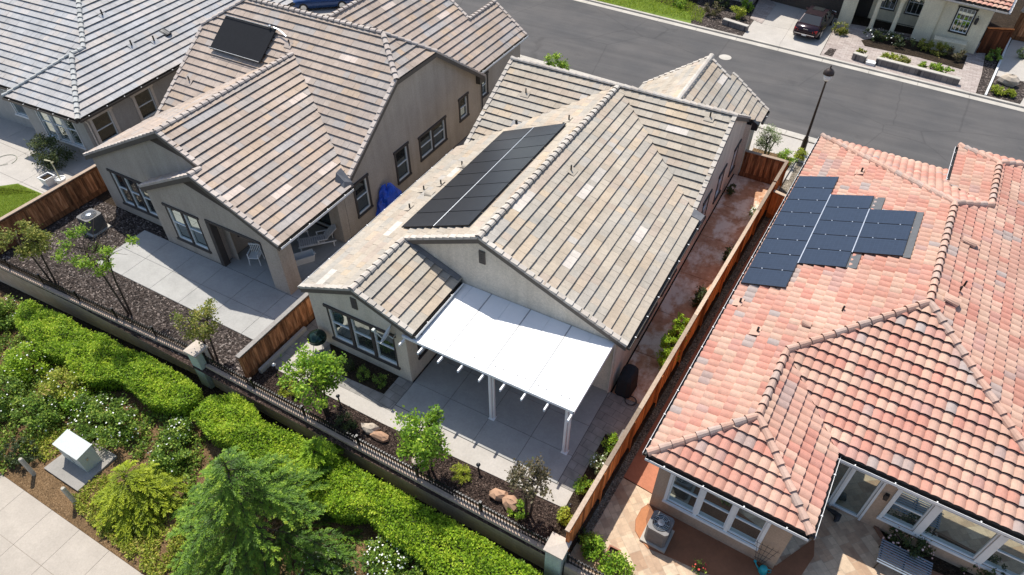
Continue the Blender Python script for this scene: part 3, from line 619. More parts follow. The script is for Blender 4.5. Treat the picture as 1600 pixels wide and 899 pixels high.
# paved grounds on the near side of the street
def paving(name, polys, mat, z0, z1):
    mb = MB()
    for p in polys: mb.slab([(q[0], q[1]) for q in p], z0, z1)
    return structure(name, mb, mat)
def grid(xs, ys, z0, z1, mb, gap=.008, skip=()):
    for i in range(len(xs) - 1):
        for j in range(len(ys) - 1):
            if (i, j) in skip: continue
            mb.slab([(xs[i] + gap, ys[j] + gap), (xs[i + 1] - gap, ys[j] + gap), (xs[i + 1] - gap, ys[j + 1] - gap), (xs[i] + gap, ys[j + 1] - gap)], z0, z1)
P1 = MB(); P1.sheet([(-31, 8.9), (fx(9) + .05, 8.9), (fx(14) + .05, 14), (-31, 14)], .003); structure('garden_soil', P1, MULCH)
P1 = MB(); P1.sheet([(-32.4, 8.7), (-17.1, 9.2), (-17.1, 14.4), (-32.4, 14.4)], .008); structure('garden_bark', P1, MULCH2)
m = MB(); grid([-11.3, -9.66, -7.93, -6.21, -4.545], [11.31, 12.55, 13.98, 15.77], -.1, .035, m); structure('patio_slab', m, CONC_P)
m = MB(); m.slab([(-11.32, 11.29), (-4.53, 11.29), (-4.53, 15.78), (-11.32, 15.78)], -.1, .022); structure('patio_joint', m, JOINT)
m = MB(); m.slab([(-16.3, 10.42), (-11.17, 10.40), (-3.92, 10.62), (-3.92, 11.285), (-11.3, 11.285), (-11.3, 10.98), (-14.05, 10.98), (-16.3, 10.98)], -.1, .034)
m.slab([(-16.3, 10.985), (-15.62, 10.985), (-15.42, 12.6), (-15.42, 22), (-16.28, 22)], -.1, .034); structure('garden_path', m, CONC)
m = MB(); m.slab([(-4.53, 11.3), (-3.9, 11.3), (-3.9, 13.97), (fx(14) - .1, 13.97), (fx(15.78) - .1, 15.78), (-4.53, 15.78)], -.1, .03)
m.slab([(-15.6, 10.99), (-11.32, 10.99), (-11.32, 12.5), (-11.98, 12.5), (-11.98, 11.5), (-14.15, 11.42), (-15.5, 12.5), (-15.6, 12.5)], -.1, .03)
m.slab([(-16.9, 10.45), (-16.31, 10.45), (-16.31, 22), (-16.9, 22)], -.1, .03); structure('paver_border', m, PAVER)
m = MB(); m.slab([(-14.1, 11.44), (-12.0, 11.52), (-12.0, 12.5), (-15.45, 12.5)], -.05, .012); structure('planting_bed', m, SOILD)
m = MB(); ys = [15.79, 18.2, 20.8, 23.6, 26.6, 29.4, 32.35]
for a, b in zip(ys, ys[1:]): m.slab([(-4.43, a + .012), (fx(a) - .1, a + .012), (fx(b) - .1, b - .012), (-4.43, b - .012)], -.05, .03)
structure('side_yard_slab', m, STAIN)
m = MB(); grid([-28.05, -26.3, -24.5, -22.7, -20.9, -19.0, -17.2], [11.12, 12.42, 13.82], -.1, .04, m); grid([-22.8, -20.9, -19.0, -17.2], [13.83, 16, 18.2], -.1, .04, m); structure('neighbour_patio_slab', m, CONC_P)
m = MB(); m.slab([(-28.06, 11.11), (-17.19, 11.11), (-17.19, 18.3), (-22.8, 18.3), (-22.8, 13.84), (-28.06, 13.84)], -.1, .025); structure('neighbour_patio_joint', m, JOINT)
m = MB(); m.slab([(-18.9, 18.3), (-17.2, 18.3), (-17.2, 36), (-18.9, 36)], -.05, .02); structure('neighbour_side_path', m, concrete('side_path_concrete', (.25, .23, .21)))
# far left garden
m = MB()
grid([-60, -54, -48, -44.2, -41.8, -39.4, -37.0, -34.6, -32.55], [8.7, 11.0, 13.4, 15.2, 17.2], -.1, .03, m); structure('courtyard_slab', m, CONC)
m = MB(); m.slab([tuple(g(*p)[:2]) for p in ((-300, 330), (0, 292), (28, 288), (62, 302), (88, 314))] + [(-32.6, 10.0), (-32.6, 8.8), (-50, 8.4)], -.02, .045); structure('lawn', m, simple('turf_soil', (.13, .19, .02), .95))
# terracotta house lot
def tw(x, y): return (x, y)
m = MB(); m.slab([(fx(9.3) + .1, 9.2), (14, 9.2), (14, 15.3), (-1.6, 15.3), (-1.6, 12.7), (fx(12.8) + .35, 12.8), (fx(9.3) + .1, 9.9)], ZR - .1, ZR + .03); structure('travertine_patio', m, TRAV)
# stained pads against the terracotta house
def arc(c, r, a0, a1, n=10): return [(c[0] + r * cos(radians(a0 + (a1 - a0) * i / n)), c[1] + r * sin(radians(a0 + (a1 - a0) * i / n))) for i in range(n + 1)]
gz = lambda x, y: tuple(g(x, y, ZR)[:2])
S7 = lambda x, y: gz(780 + x / 3.47, 640 + y / 3.47)
S8 = lambda x, y: gz(1160 + x / 3.47, 640 + y / 3.47)
m = MB(); m.slab([S7(800, 520), S7(770, 540), S7(738, 600), S7(735, 660), S7(765, 715), S7(815, 760), S7(960, 820), S7(1110, 890), S8(170, 1000), S8(320, 899), S8(385, 800), S8(390, 700), (2.7, 12.25), (-1.6, 12.3)], ZR - .05, ZR + .05); structure('stained_pad', m, BRICKC)
m = MB(); m.slab([S7(800, 522), S7(772, 542), S7(740, 600), S7(737, 660), S7(767, 714), S7(808, 760), S7(826, 728), S7(800, 690), S7(795, 600), S7(815, 540)], ZR - .05, ZR + .056); structure('stained_edge_band', m, TERRAC)
m = MB(); m.slab([(fx(12.85) + .36, 12.85), (-1.6, 12.72), (-1.6, 13.4), (-1.0, 33), (fx(33) + .4, 33)], ZR - .05, ZR + .04); structure('side_walk_stained', m, concrete('side_walk_brown', (.42, .17, .10), .3))
m = MB(); m.slab([(fx(9.4) + .08, 9.9), (fx(9.4) + .38, 9.9), (fx(33) + .42, 33), (fx(33) + .08, 33)], ZR - .05, ZR + .03); structure('gravel_strip', m, GRAVEL)
bp = [S8(705, 625), S8(745, 690), S8(790, 760), S8(850, 815), S8(1040, 899), S8(1300, 1010), (14, 14.6), (14, 14.9), (5.1, 15.2)]
m = MB(); m.slab(bp, ZR - .05, ZR + .045); structure('flower_bed', m, SOILD)
m = MB(); ep = [Vector((*p, ZR + .08)) for p in bp[:6]]
for a, b in zip(ep, ep[1:]): m.beam(a, b, .09, .14)
structure('flower_bed_edging', m, concrete('edging_brown', (.24, .13, .085)))
# front strips near side of the street
m = MB(); xs = [-40, -36, -30.5]
for a, b in ((-44, -33), (-19.0, -15.8), (-10.9, -1.75)):
    k = 3
    for i in range(k): 
        x0, x1 = a + (b - a) * i / k, a + (b - a) * (i + 1) / k - .012; m.slab([(x0, 33.2), (x1, 33.2), (x1, kn(x1) - .69), (x0, kn(x0) - .69)], -.05, .04)
structure('driveway', m, CONC)
m = MB(); m.slab([(-4.2, 32.6), (-1.95, 32.6), (-1.85, 35.4), (-4.2, 35.4)], -.05, .05); structure('front_planting_soil', m, SOIL)
m = MB(); m.beam((-2.2, 30.2, .06), (-1.85, 36.0, .06), .13, .2); structure('edging_strip', m, CONC)
m = MB(); m.slab([(-2.1, 30.2), (-.9, 30.2), (-.8, 36.8), (-1.78, 36.8)], -.35, .02); structure('side_gravel', m, GRAVEL)
m = MB(); m.slab([(-1.75, 35.2), (9, 35.2), (9, kn(9) - .69), (-1.75, kn(-1.75) - .69)], -.05, .03); structure('front_walk', m, CONC)
# far side of the street
U = lambda x, y: tuple(g(1180 + x / 3.745, y / 3.745)[:2])
m = MB()
ax = [-8.75, -6.1, -3.3]
for a, b in zip(ax, ax[1:]): m.slab([(a, kf(a) + .73), (b - .012, kf(b) + .73), (b - .012, 52.3), (a, 52.4)], -.05, .03); m.slab([(a, 52.415), (b - .012, 52.315), (b - .012, 56.6), (a, 57.2)], -.05, .03)
structure('far_driveway', m, CONC)
m = MB(); m.slab([(-3.28, kf(-3.3) + .73), (5.6, kf(5.6) + .73), (6.3, kf(6.3) + .73), (6.5, 51.3), (6.6, 57), (5.0, 56), (-3.28, 55.5)], -.05, .022); structure('front_path', m, PAVER2)
m = MB(); m.slab([U(435, 285), U(475, 292), U(450, 335), U(400, 320)], -.02, .035); structure('planting_square', m, MULCH2)
m = MB(); m.slab([U(620, 240), U(640, 272), U(960, 340), U(1210, 410), U(1240, 330), U(1020, 260), U(780, 215)], -.02, .05); structure('front_flower_bed', m, SOILD)
m = MB(); m.slab([(6.36, kf(6.4) + .73), (6.78, kf(6.8) + .73), (7.5, 55.8), (6.7, 55.8)], -.02, .04); structure('side_mulch_strip', m, MULCH2)
m = MB(); m.slab([(6.88, kf(6.9) + .73), (8.7, kf(8.7) + .73), (9.4, 51.6), (7.1, 51.6)], -.02, .05); structure('mulch_plot', m, MULCH2)
m = MB(); m.slab([(8.72, kf(8.8) + .73), (20, kf(20) + .73), (20, 58), (8.1, 58.3), (7.2, 51.62), (9.42, 51.62)], -.05, .03); structure('neighbour_driveway', m, CONC)
m = MB(); m.beam((6.82, kf(6.8) + .75, .08), (7.95, 58.2, .08), .12, .2); structure('white_kerb_strip', m, simple('white_kerb_paint', (.62, .62, .60), .7))
m = MB(); m.slab([(-60, kf(-60) + .73), (-12.6, kf(-12.6) + .73), (-13.2, 51.6), (-20, 53.5), (-60, 60)], -.02, .05); structure('verge_turf_soil', m, simple('verge_soil', (.13, .19, .02), .95))
m = MB(); m.slab([(-12.58, kf(-12.6) + .73), (-8.78, kf(-8.8) + .73), (-8.78, 56), (-14, 57), (-13.2, 51.6)], -.02, .04); structure('far_planting_soil', m, MULCH2)
m = MB(); m.slab([tuple(g(*p)[:2]) for p in ((1172, 30), (1190, -8), (1212, 8), (1190, 38))], -.02, .06); structure('paver_walk', m, PAVER2)
# lower strip outside the garden wall: footpath, soil, ground cover
m = MB(); xs = [-26.6, -24.8, -23.1, -21.3, -19.75, -18.27, -16.75, -15.1, -13.6, -12, -10.5, -9]
ys = [-6.4, -4.9, -3.4, -1.95, -.45, 1.03, 2.46]
grid(xs, ys, ZL - .05, ZL + .05, m, .006); structure('footpath', m, CONC_W)
m = MB(); m.slab([(-26.7, -6.5), (-8.9, -6.5), (-8.9, 2.46), (-26.7, 2.46)], ZL - .05, ZL + .042); structure('footpath_joint', m, simple('footpath_joint_dust', (.24, .20, .16), .95))
def bumpy(poly_x, poly_y, nx, ny, z, amp, seed, mat, name):
    rr = random.Random(seed); mb = MB(); vs = []
    for j in range(ny + 1):
        for i in range(nx + 1):
            x = poly_x[0] + (poly_x[1] - poly_x[0]) * i / nx; y = poly_y[0] + (poly_y[1] - poly_y[0]) * j / ny
            h = .5 * sin(x * 2.1 + 1.3 * sin(y * 1.7)) * cos(y * 2.6) + rr.uniform(-.4, .4); e = min(1, 4 * j / ny)
            vs.append((x, y, z + .012 + amp * (h + .8) * e))
    mb.add(vs, [(j * (nx + 1) + i, j * (nx + 1) + i + 1, (j + 1) * (nx + 1) + i + 1, (j + 1) * (nx + 1) + i) for j in range(ny) for i in range(nx)])
    return structure(name, mb, mat)
bumpy((-45, 6), (2.47, 8.3), 240, 44, ZL, .05, 3, SOIL, 'planting_soil')

# ================================================================== GARDEN WALL, IRON FENCE, PILASTERS
def garden_wall(label, a, b, zb, zt, fl):
    a, b = Vector((*a, 0)), Vector((*b, 0)); d = (b - a).normalized(); n = Vector((-d.y, d.x, 0))
    t = thing('garden_wall', label, 'wall', (a + b) / 2 + Vector((0, 0, zb)))
    m = MB(); m.beam(a + Vector((0, 0, (zb + zt) / 2 - .05)), b + Vector((0, 0, (zb + zt) / 2 - .05)), .2, zt - zb + .1 - .1); m.build('wall', BLOCK, t)
    m = MB(); L_ = (b - a).length; k = int(L_ / .41)
    for i in range(k): m.beam(a + d * (i * L_ / k + .004) + Vector((0, 0, zt - .03)), a + d * ((i + 1) * L_ / k - .004) + Vector((0, 0, zt - .03)), .235, .07)
    m.build('coping', COPING, t)
    f = thing('iron_fence', fl, 'fence', (a + b) / 2 + Vector((0, 0, zt))); o = n * .02; m = MB()
    for z in (.08, .42): m.beam(a + o + Vector((0, 0, zt + z)), b + o + Vector((0, 0, zt + z)), .042, .042)
    k = int(L_ / .115)
    for i in range(k):
        p = a + o + d * ((i + .5) * L_ / k); m.beam(p + Vector((0, 0, zt + .03)), p + Vector((0, 0, zt + .52)), .028, .028, up=(0, 1, 0))
    m.build('picket_panel', IRON, f)
    k = max(1, round(L_ / 2.35))
    for i in range(k + 1):
        p = a + o + d * min(L_ - .05, max(.05, i * L_ / k)); m = MB(); m.beam(p + Vector((0, 0, zt)), p + Vector((0, 0, zt + .60)), .065, .065, up=(0, 1, 0)); m.beam(p + Vector((0, 0, zt + .60)), p + Vector((0, 0, zt + .625)), .085, .085, up=(0, 1, 0)); m.build('post', IRON, f)
garden_wall('long tan block garden wall below the dark bark garden of the grey beige house', (-40, 8.5), (-19.5, 9.33), ZL, .16, 'low black iron picket fence on the wall before the dark bark garden')
garden_wall('tan block garden wall below the garden with the white patio cover', (-18.9, 9.25), (-3.72, 9.08), ZL, .16, 'low black iron picket fence on the wall before the white patio cover garden')
garden_wall('short block garden wall at the edge of the travertine patio', (-3.08, 8.98), (12, 8.9), ZL, .1, 'low black iron picket fence beside the travertine patio')
def pilaster(label, c, s):
    t = thing('pilaster', label, 'pillar', (c[0], c[1], ZL)); m = MB(); m.box((c[0] - s + .06, c[1] - s + .06, ZL), (c[0] + s - .06, c[1] + s - .06, .82)); m.build('shaft', PILM, t)
    m = MB(); x, y = c; m.hexa([(x - s, y - s, .82), (x + s, y - s, .82), (x + s, y + s, .82), (x - s, y + s, .82)] + [(x - s, y - s, .90), (x + s, y - s, .90), (x + s, y + s, .90), (x - s, y + s, .90)])
    m.hexa([(x - s, y - s, .90), (x + s, y - s, .90), (x + s, y + s, .90), (x - s, y + s, .90)] + [(x - .03, y - .03, .955), (x + .03, y - .03, .955), (x + .03, y + .03, .955), (x - .03, y + .03, .955)]); m.build('cap', PILC, t)
pilaster('grey green pilaster with flat stone cap beside the striped brown fence end', (-19.2, 9.25), .33)
pilaster('grey green pilaster with flat stone cap at the end of the orange wooden fence', (-3.41, 8.98), .33)

# ================================================================== WOODEN FENCES
def wood_fence(label, a, b, z0, zt, mat, capm, board=.14, seed=0, post_side=1, kick=True, postgap=2.4, cw=.2):
    a, b = Vector((*a, 0)), Vector((*b, 0)); d = (b - a); L_ = d.length; d.normalize(); n = Vector((d.y, -d.x, 0)); rr = random.Random(seed)
    t = thing('wooden_fence', label, 'fence', (a + b) / 2 + Vector((0, 0, z0))); m = MB(); k = int(L_ / board)
    for i in range(k):
        p, q = a + d * (i * L_ / k + .002), a + d * ((i + 1) * L_ / k - .003); off = n * rr.uniform(-.006, .006); uv = (rr.random(), rr.random()); zz0 = z0 + (.28 if kick else .03)
        m.beam(p + off + Vector((0, 0, (zz0 + zt) / 2 - .02)), q + off + Vector((0, 0, (zz0 + zt) / 2 - .02)), .022, zt - zz0 - .04, 0, uv)
    m.build('board_panel', mat, t)
    m = MB(); k = max(1, int(L_ / 2.4))
    for i in range(k): m.beam(a + d * (i * L_ / k) + Vector((0, 0, zt + .0)), a + d * ((i + 1) * L_ / k - .006) + Vector((0, 0, zt + .0)), cw, .045, 0, (rr.random(), 0))
    m.build('top_cap', capm, t)
    if kick: m = MB(); m.beam(a + Vector((0, 0, z0 + .13)), b + Vector((0, 0, z0 + .13)), .05, .29, 0, (.2, 0)); m.build('kickboard', mat, t)
    m = MB(); m.beam(a + n * .045 * post_side + Vector((0, 0, zt - .14)), b + n * .045 * post_side + Vector((0, 0, zt - .14)), .05, .09, 0, (.3, 0)); m.build('rail', mat, t)
    k = max(1, round(L_ / postgap))
    for i in range(k + 1):
        p = a + d * min(L_ - .06, max(.06, i * L_ / k)) + n * .06 * post_side; m = MB(); m.beam(p + Vector((0, 0, z0 - .05)), p + Vector((0, 0, zt - .02)), .09, .09, 0, (rr.random() * .6, 0), up=(0, 1, 0)); m.build('post', mat, t)
    return t
wood_fence('dark weathered wooden fence between the green lawn and the dark bark garden', (-32.5, 9.0), (-32.5, 15.6), 0, 1.5, WOOD, WOOD_CAP, seed=1, post_side=1)
wood_fence('striped brown wooden fence between the dark bark garden and the house with white patio cover', (-17.0, 9.45), (-17.0, 14.0), 0, 1.42, WOOD, WOOD_GC, seed=2)
wood_fence('long orange wooden fence with pale cap beside the terracotta roofed house', (fx(9.2), 9.2), (fx(30.2), 30.2), ZR, 1.6, WOOD_R, WOOD_CAP, seed=3, post_side=1, cw=.15)
wood_fence('orange wooden fence end beyond the stained side yard, next to the small yellow shrub', (fx(30.3), 30.3), (fx(32.4), 32.4), ZR, 1.6, WOOD_R, WOOD_CAP, seed=9, post_side=1, cw=.15)
wood_fence('dark brown wooden gate fence across the far end of the stained side yard', (-4.2, 32.4), (fx(32.4), 32.4), 0, 1.55, WOOD, WOOD_CAP, seed=4, post_side=-1)
wood_fence('short orange wooden fence between the long fence and the terracotta roof', (fx(30.25) + .1, 29.95), (-1.3, 29.75), ZR, 1.3, WOOD_R, WOOD_CAP, seed=5, post_side=-1)
m = MB(); m.beam((-16.82, 9.98, .1), (-16.82, 12.6, .1), .13, .24); tag(m.build('concrete_kerb', CONC), 'long raised concrete kerb at the foot of the striped brown fence', 'kerb')

# ================================================================== HOUSES
def prism_ok(*a): pass
def do_roof(house, planes, tm, style, seed, t=.068, pale={}, exp=.395, w=.33, dmat=TRIM_G, inv=()):
    """planes = list of lists of coplanar convex polygons (world or local points)"""
    mb, dk = MB(), MB()
    for i, polys in enumerate(planes):
        tiles(mb, polys, style, exp, w, t, seed + i, pale=pale.get(i, ()))
        for p in polys: deck(dk, p, mi=0)
    r = mb.build('roof', tm, house); dk.build('roof_deck', dmat, r)
    return r
def pale_pick(seed, n, kmax, jmax):
    rr = random.Random(seed); return [(rr.randrange(2, kmax), rr.randrange(1, jmax)) for _ in range(n)]
def pipe_vent(house, p, h=.28, r=.035, flash=.22, n=None, fm=None):
    p = Vector(p); m = MB(); m.tube([p - Vector((0, 0, .03)), p + Vector((0, 0, h))], r, 8)
    if flash and n is not None:
        n = Vector(n).normalized(); u = Vector((0, 0, 1)).cross(n).normalized(); v = n.cross(u); c = p + n * .06
        m.hexa([c - u * flash - v * flash, c + u * flash - v * flash, c + u * flash + v * flash * .6, c - u * flash + v * flash * .6] + [x + n * .012 for x in (c - u * flash - v * flash, c + u * flash - v * flash, c + u * flash + v * flash * .6, c - u * flash + v * flash * .6)], 1)
    return m.build('vent_pipe', [IRON, fm or LEAD], house)
def hood_vent(house, p, n, mat, w=.2, L=.42):
    p = Vector(p); n = Vector(n).normalized(); u = Vector((0, 0, 1)).cross(n).normalized(); v = n.cross(u); m = MB(); k = 7; vs = []
    for s, hh in ((-L * .5, .19), (L * .5, .05)):
        for i in range(k + 1): a = pi * i / k; vs.append(p + v * s + u * (-cos(a) * w) + n * (.03 + sin(a) * hh))
    m.add(vs, [(i, i + 1, k + 2 + i, k + 1 + i) for i in range(k)] , 0); m.add(vs[:k + 1], [tuple(range(k + 1))], 1)
    return m.build('roof_vent', [mat, BLACK], house)
def lin(x, y, z): return (x, y, z)

# ---------------------------------------------------------------- cream house, centre
h1 = thing('house', 'cream beige house with tan tile roof, big black solar array and white patio cover', 'house', (-9.8, 22, 0))
sz, XR, ZR1, YR1 = .4223, -10.07, 5.5, 28.4
zw = lambda x: ZR1 + sz * (x - XR)
ze = lambda x: ZR1 - sz * (x - XR)
sf = .53; zf = lambda y: ZR1 - sf * (YR1 - y); yf = lambda z: YR1 - (ZR1 - z) / sf
xw, xe, xfe, xfw, XP, YW = -16.15, -4.15, -4.44, -15.85, -13.48, 12.43
yg = 15.64
W1 = [[(xw, YW, zw(xw)), (XP, YW, zw(XP)), (XP, yg, zw(XP)), (xw, yg, zw(xw))],
      [(xw, yg, zw(xw)), (XR, yg, ZR1), (XR, YR1, ZR1), (xw, yf(zw(xw)), zw(xw))]]
E1 = [[(xe, yg, ze(xe)), (xe, yf(ze(xe)), ze(xe)), (XR, YR1, ZR1), (XR, yg, ZR1)]]
wz = zw(XP); wing = lambda x: wz - .405 * (x - XP)
WE = [[(-10.95, YW, wing(-10.95)), (-10.95, 15.75, wing(-10.95)), (XP, 15.75, wz), (XP, YW, wz)]]
S1 = [[(xfw, YR1, ZR1), (xfw, yf(zw(xfw)), zw(xfw)), (XR, YR1, ZR1)], [(XR, YR1, ZR1), (xfe, yf(ze(xfe)), ze(xfe)), (xfe, YR1, ZR1)]]
zn = lambda y: ZR1 - sf * (y - YR1)
N1 = [[(xfe, 33.05, zn(33.05)), (xfw, 33.05, zn(33.05)), (xfw, YR1, ZR1), (xfe, YR1, ZR1)]]
zg = 5.3; gx = -7.27; gs = .705
GW = [[(-10.6, 34.0, zg - gs * 3.33), (-10.6, 33.0, zg - gs * 3.33), (gx, 28.8, zg), (gx, 34.0, zg)]]
GE = [[(-3.93, 33.0, zg - gs * 3.34), (-3.93, 33.8, zg - gs * 3.34), (gx, 33.8, zg), (gx, 28.8, zg)], [(-3.93, 33.8, zg - gs * 3.34), (-3.93, 34.45, zg - gs * 3.34), (-6.1, 34.45, zg - gs * 1.17), (-6.1, 33.8, zg - gs * 1.17)], [(-6.1, 33.8, zg - gs * 1.17), (gx, 33.8, zg), (gx, 34.0, zg), (-6.1, 34.0, zg - gs * 1.17)]]
r1 = do_roof(h1, [W1, E1, WE, S1, N1, GW, GE[:2]], T_TAN, 'flat', 11, pale={0: [(4, 8), (4, 22), (4, 36), (2, 46)], 1: [(15, 7), (6, 33), (8, 5), (11, 15), (4, 15)], 3: [(9, 27)], 6: [(7, 12)]})
S_, N_, E_, W_ = (0, -1, 0), (0, 1, 0), (1, 0, 0), (-1, 0, 0)
def cap_part(house, mat, p, q, seed, **k): m = MB(); caps(m, p, q, seed=seed, **k); return m.build('ridge_cap', mat, house)
def rake_part(house, mat, p, q, o, seed, board=True, h=.2):
    m = MB(); rake(m, p, q, o, seed=seed); m.build('rake_tile', mat, house)
    if board: m = MB(); barge(m, p, q, o, h=h); m.build('barge_board', TRIM_G, house)
cap_part(h1, C_TAN, (XR, yg - .02, ZR1 + .02), (XR, 28.3, ZR1 + .02), 1); cap_part(h1, C_TAN, (XP, YW - .02, wz + .02), (XP, 15.6, wz + .02), 2)
cap_part(h1, C_TAN, (xfw, YR1, ZR1 + .02), (xfe, YR1, ZR1 + .02), 3); cap_part(h1, C_TAN, (gx, 34.0, zg + .02), (gx, 28.9, zg + .02), 4)
rake_part(h1, C_TAN, (xe, yg, ze(xe)), (XR, yg, ZR1), S_, 5); rake_part(h1, C_TAN, (XP + .05, yg, zw(XP + .05)), (XR, yg, ZR1), S_, 6)
rake_part(h1, C_TAN, (-10.95, YW, wing(-10.95)), (XP, YW, wz), S_, 7); rake_part(h1, C_TAN, (xw, YW, zw(xw)), (XP, YW, wz), S_, 8)
rake_part(h1, C_TAN, (xfe, yf(ze(xfe)) - .1, ze(xfe) - .06), (xfe, YR1, ZR1), E_, 9); rake_part(h1, C_TAN, (xfe, 33.05, zn(33.05)), (xfe, YR1, ZR1), E_, 10)
rake_part(h1, C_TAN, (xfw, yf(zw(xfw)), zw(xfw)), (xfw, YR1, ZR1), W_, 12, False); rake_part(h1, C_TAN, (-10.6, 34.0, zg - gs * 3.33), (gx, 34.0, zg), N_, 13, False)
rake_part(h1, C_TAN, (-6.1, 33.82, zg - gs * 1.17), (gx, 33.82, zg), N_, 14, False); rake_part(h1, C_TAN, (-3.93, 34.45, zg - gs * 3.34), (-6.1, 34.45, zg - gs * 1.17), N_, 15, False)
gutter(h1, (xe, yg, ze(xe)), (xe, 23.7, ze(xe)), E_, GUT, GUT); gutter(h1, (xw, YW, zw(xw)), (xw, 23.4, zw(xw)), W_, GUT, GUT_W); gutter(h1, (-10.95, YW, wing(-10.95)), (-10.95, 15.6, wing(-10.95)), E_, GUT, GUT_W); gutter(h1, (-3.93, 33.1, zg - gs * 3.34), (-3.93, 34.45, zg - gs * 3.34), E_, GUT, GUT)
m = MB()
w0, w1 = (-15.9, 12.51), (-11.38, 12.51); win = [(.87 + i * 1.06, .87 + i * 1.06 + .93, .62, 2.36) for i in range(3)]; XE = -4.5
wall(m, w0, w1, [(0, -.1), (4.52, -.1), (4.52, wing(-11.38) - .08), (XP + 15.9, wz - .08), (0, zw(-15.9) - .08)], win)
wall(m, (-11.38, 12.51), (-11.38, 15.78), rect(3.27, -.1, wing(-11.38) - .05), [(.65, 1.55, .9, 2.1)])
wall(m, (-13.6, 15.75), (XE, 15.75), [(0, 0), (9.1, -.1), (9.1, ze(XE) - .08), (XR + 13.6, ZR1 - .08), (0, zw(-13.6) - .08)], [(3.3, 5.1, .05, 2.1)])
wall(m, (XE, 15.75), (XE, 24), rect(8.25, -.1, ze(XE) - .06), [(2.7, 4.6, .75, 2.55), (5.4, 7.0, .75, 2.55)])
wall(m, (XE, 24), (XE, 32.4), [(0, -.1), (8.4, -.1), (8.4, zn(32.4) - .08), (YR1 - 24, ZR1 - .08), (0, ze(XE) - .08)], [(1.9, 2.8, .9, 2.3), (4.3, 5.2, .9, 2.3), (6.9, 7.7, .9, 2.3)])
wall(m, (-4.25, 32.4), (-4.25, 34.1), rect(1.7, -.1, zg - gs * 3.0 - .1)); wall(m, (XE, 32.4), (-4.25, 32.4), rect(.25, -.1, 3.0))
wall(m, (-4.25, 34.1), (-10.3, 33.7), [(0, -.1), (6.05, -.1), (6.05, 2.9), (3.02, 5.15), (0, 2.9)]); wall(m, (-10.3, 33.7), (-10.3, 32.4), rect(1.3, -.1, 2.9)); wall(m, (-10.3, 32.4), (-15.5, 32.4), rect(5.2, -.1, 3.2))
wall(m, (-15.9, 32.4), (-15.9, 12.51), rect(19.89, -.1, zw(-15.9) - .06))
wall(m, (-15.5, 32.), (-15.5, 24.4), [(0, 2.9), (7.6, 2.9), (7.6, 3.2), (3.6, 5.4), (0, 3.3)])
m.build('wall', WALL_C, h1)
window(h1, w0, w1, .87, .87 + 2 * 1.06 + .93, .62, 2.36, panes=3, gap=.13, glass=GLASS_P, tw=.11)
window(h1, (-11.38, 12.51), (-11.38, 15.75), .65, 1.55, .9, 2.1, tw=.1)
window(h1, (-13.6, 15.75), (XE, 15.75), 3.3, 5.1, .05, 2.1, panes=2, rail=False, tw=.08, sill=False, door=True, label='sliding glass door under the patio cover')
window(h1, (XE, 15.75), (XE, 24), 2.7, 4.6, .75, 2.55, panes=2, gap=.1, tw=.12); window(h1, (XE, 15.75), (XE, 24), 5.4, 7.0, .75, 2.55, panes=2, gap=.1, tw=.12)
for a, b_ in ((1.9, 2.8), (4.3, 5.2), (6.9, 7.7)): window(h1, (XE, 24), (XE, 32.4), a, b_, .9, 2.3, tw=.12)
for c, hw, hh in (((-13.55, 12.51, 3.28), .13, .27), ((-10.0, 15.75, 4.55), .13, .3)):
    m = MB(); x, y, z = c; m.box((x - hw, y - .04, z - hh), (x + hw, y - .002, z + hh))
    for i in range(6): zz = z - hh + .05 + i * (2 * hh - .1) / 5; m.box((x - hw + .03, y - .06, zz - .012), (x + hw - .03, y - .041, zz + .012))
    m.build('gable_vent', TRIM_G, h1)
m = MB(); m.tube([(-4.56, 15.68, 2.9), (-4.56, 15.68, .1)], .035, 8); m.build('downspout', TRIM_T, h1)
nW, nE, nS1 = (-sz, 0, 1), (sz, 0, 1), (0, -sf, 1)
for x, y in ((-14.51, 21.47), (-14.56, 19.83), (-15.2, 19.42), (-14.88, 17.92)): pipe_vent(h1, (x, y, zw(x)), .27, n=nW, fm=T_TAN)
for x, y in ((-14.08, 21.31), (-14.56, 19.05)): hood_vent(h1, (x, y, zw(x)), nW, T_TAN)
pipe_vent(h1, (-9.2, 21.45, ze(-9.2)), .3, n=nE, fm=T_TAN); pipe_vent(h1, (-14.2, 26.9, zf(26.9)), .3, n=nS1, fm=T_TAN); pipe_vent(h1, (-5.5, 28.0, zf(28.0)), .32, n=nS1, fm=T_TAN)
pipe_vent(h1, (XP, 25.1, zf(25.1)), .2, .06, n=nS1, fm=LEAD); pipe_vent(h1, (-13.9, 25.4, zf(25.4)), .22, .06, n=nS1, fm=LEAD); pipe_vent(h1, (-11.0, 25.0, zw(-11.0)), .3, n=nW, fm=T_TAN)
m = MB(); m.hexa([(XP, 15.55, wz + .05), (XP + .1, 15.73, wz), (-10.97, 15.73, wing(-10.97) + .07), (-10.97, 15.5, wing(-10.97) + .07)] + [(XP, 15.55, wz + .09), (XP + .1, 15.73, wz + .07), (-10.97, 15.73, wing(-10.97) + .12), (-10.97, 15.5, wing(-10.97) + .1)]); m.build('flashing', LEAD, h1)
m = MB(); zk = ze(-4.44); m.hexa([(-4.5, 23.5, zk - .3), (-4.0, 23.5, zk - .35), (-4.0, 23.95, zk - .2), (-4.5, 23.95, zk - .05), (-4.5, 23.6, zk + .08), (-4.05, 23.6, zk - .05), (-4.0, 23.95, zk + .02), (-4.5, 23.95, zk + .2)]); m.build('flashing', LEAD, h1)
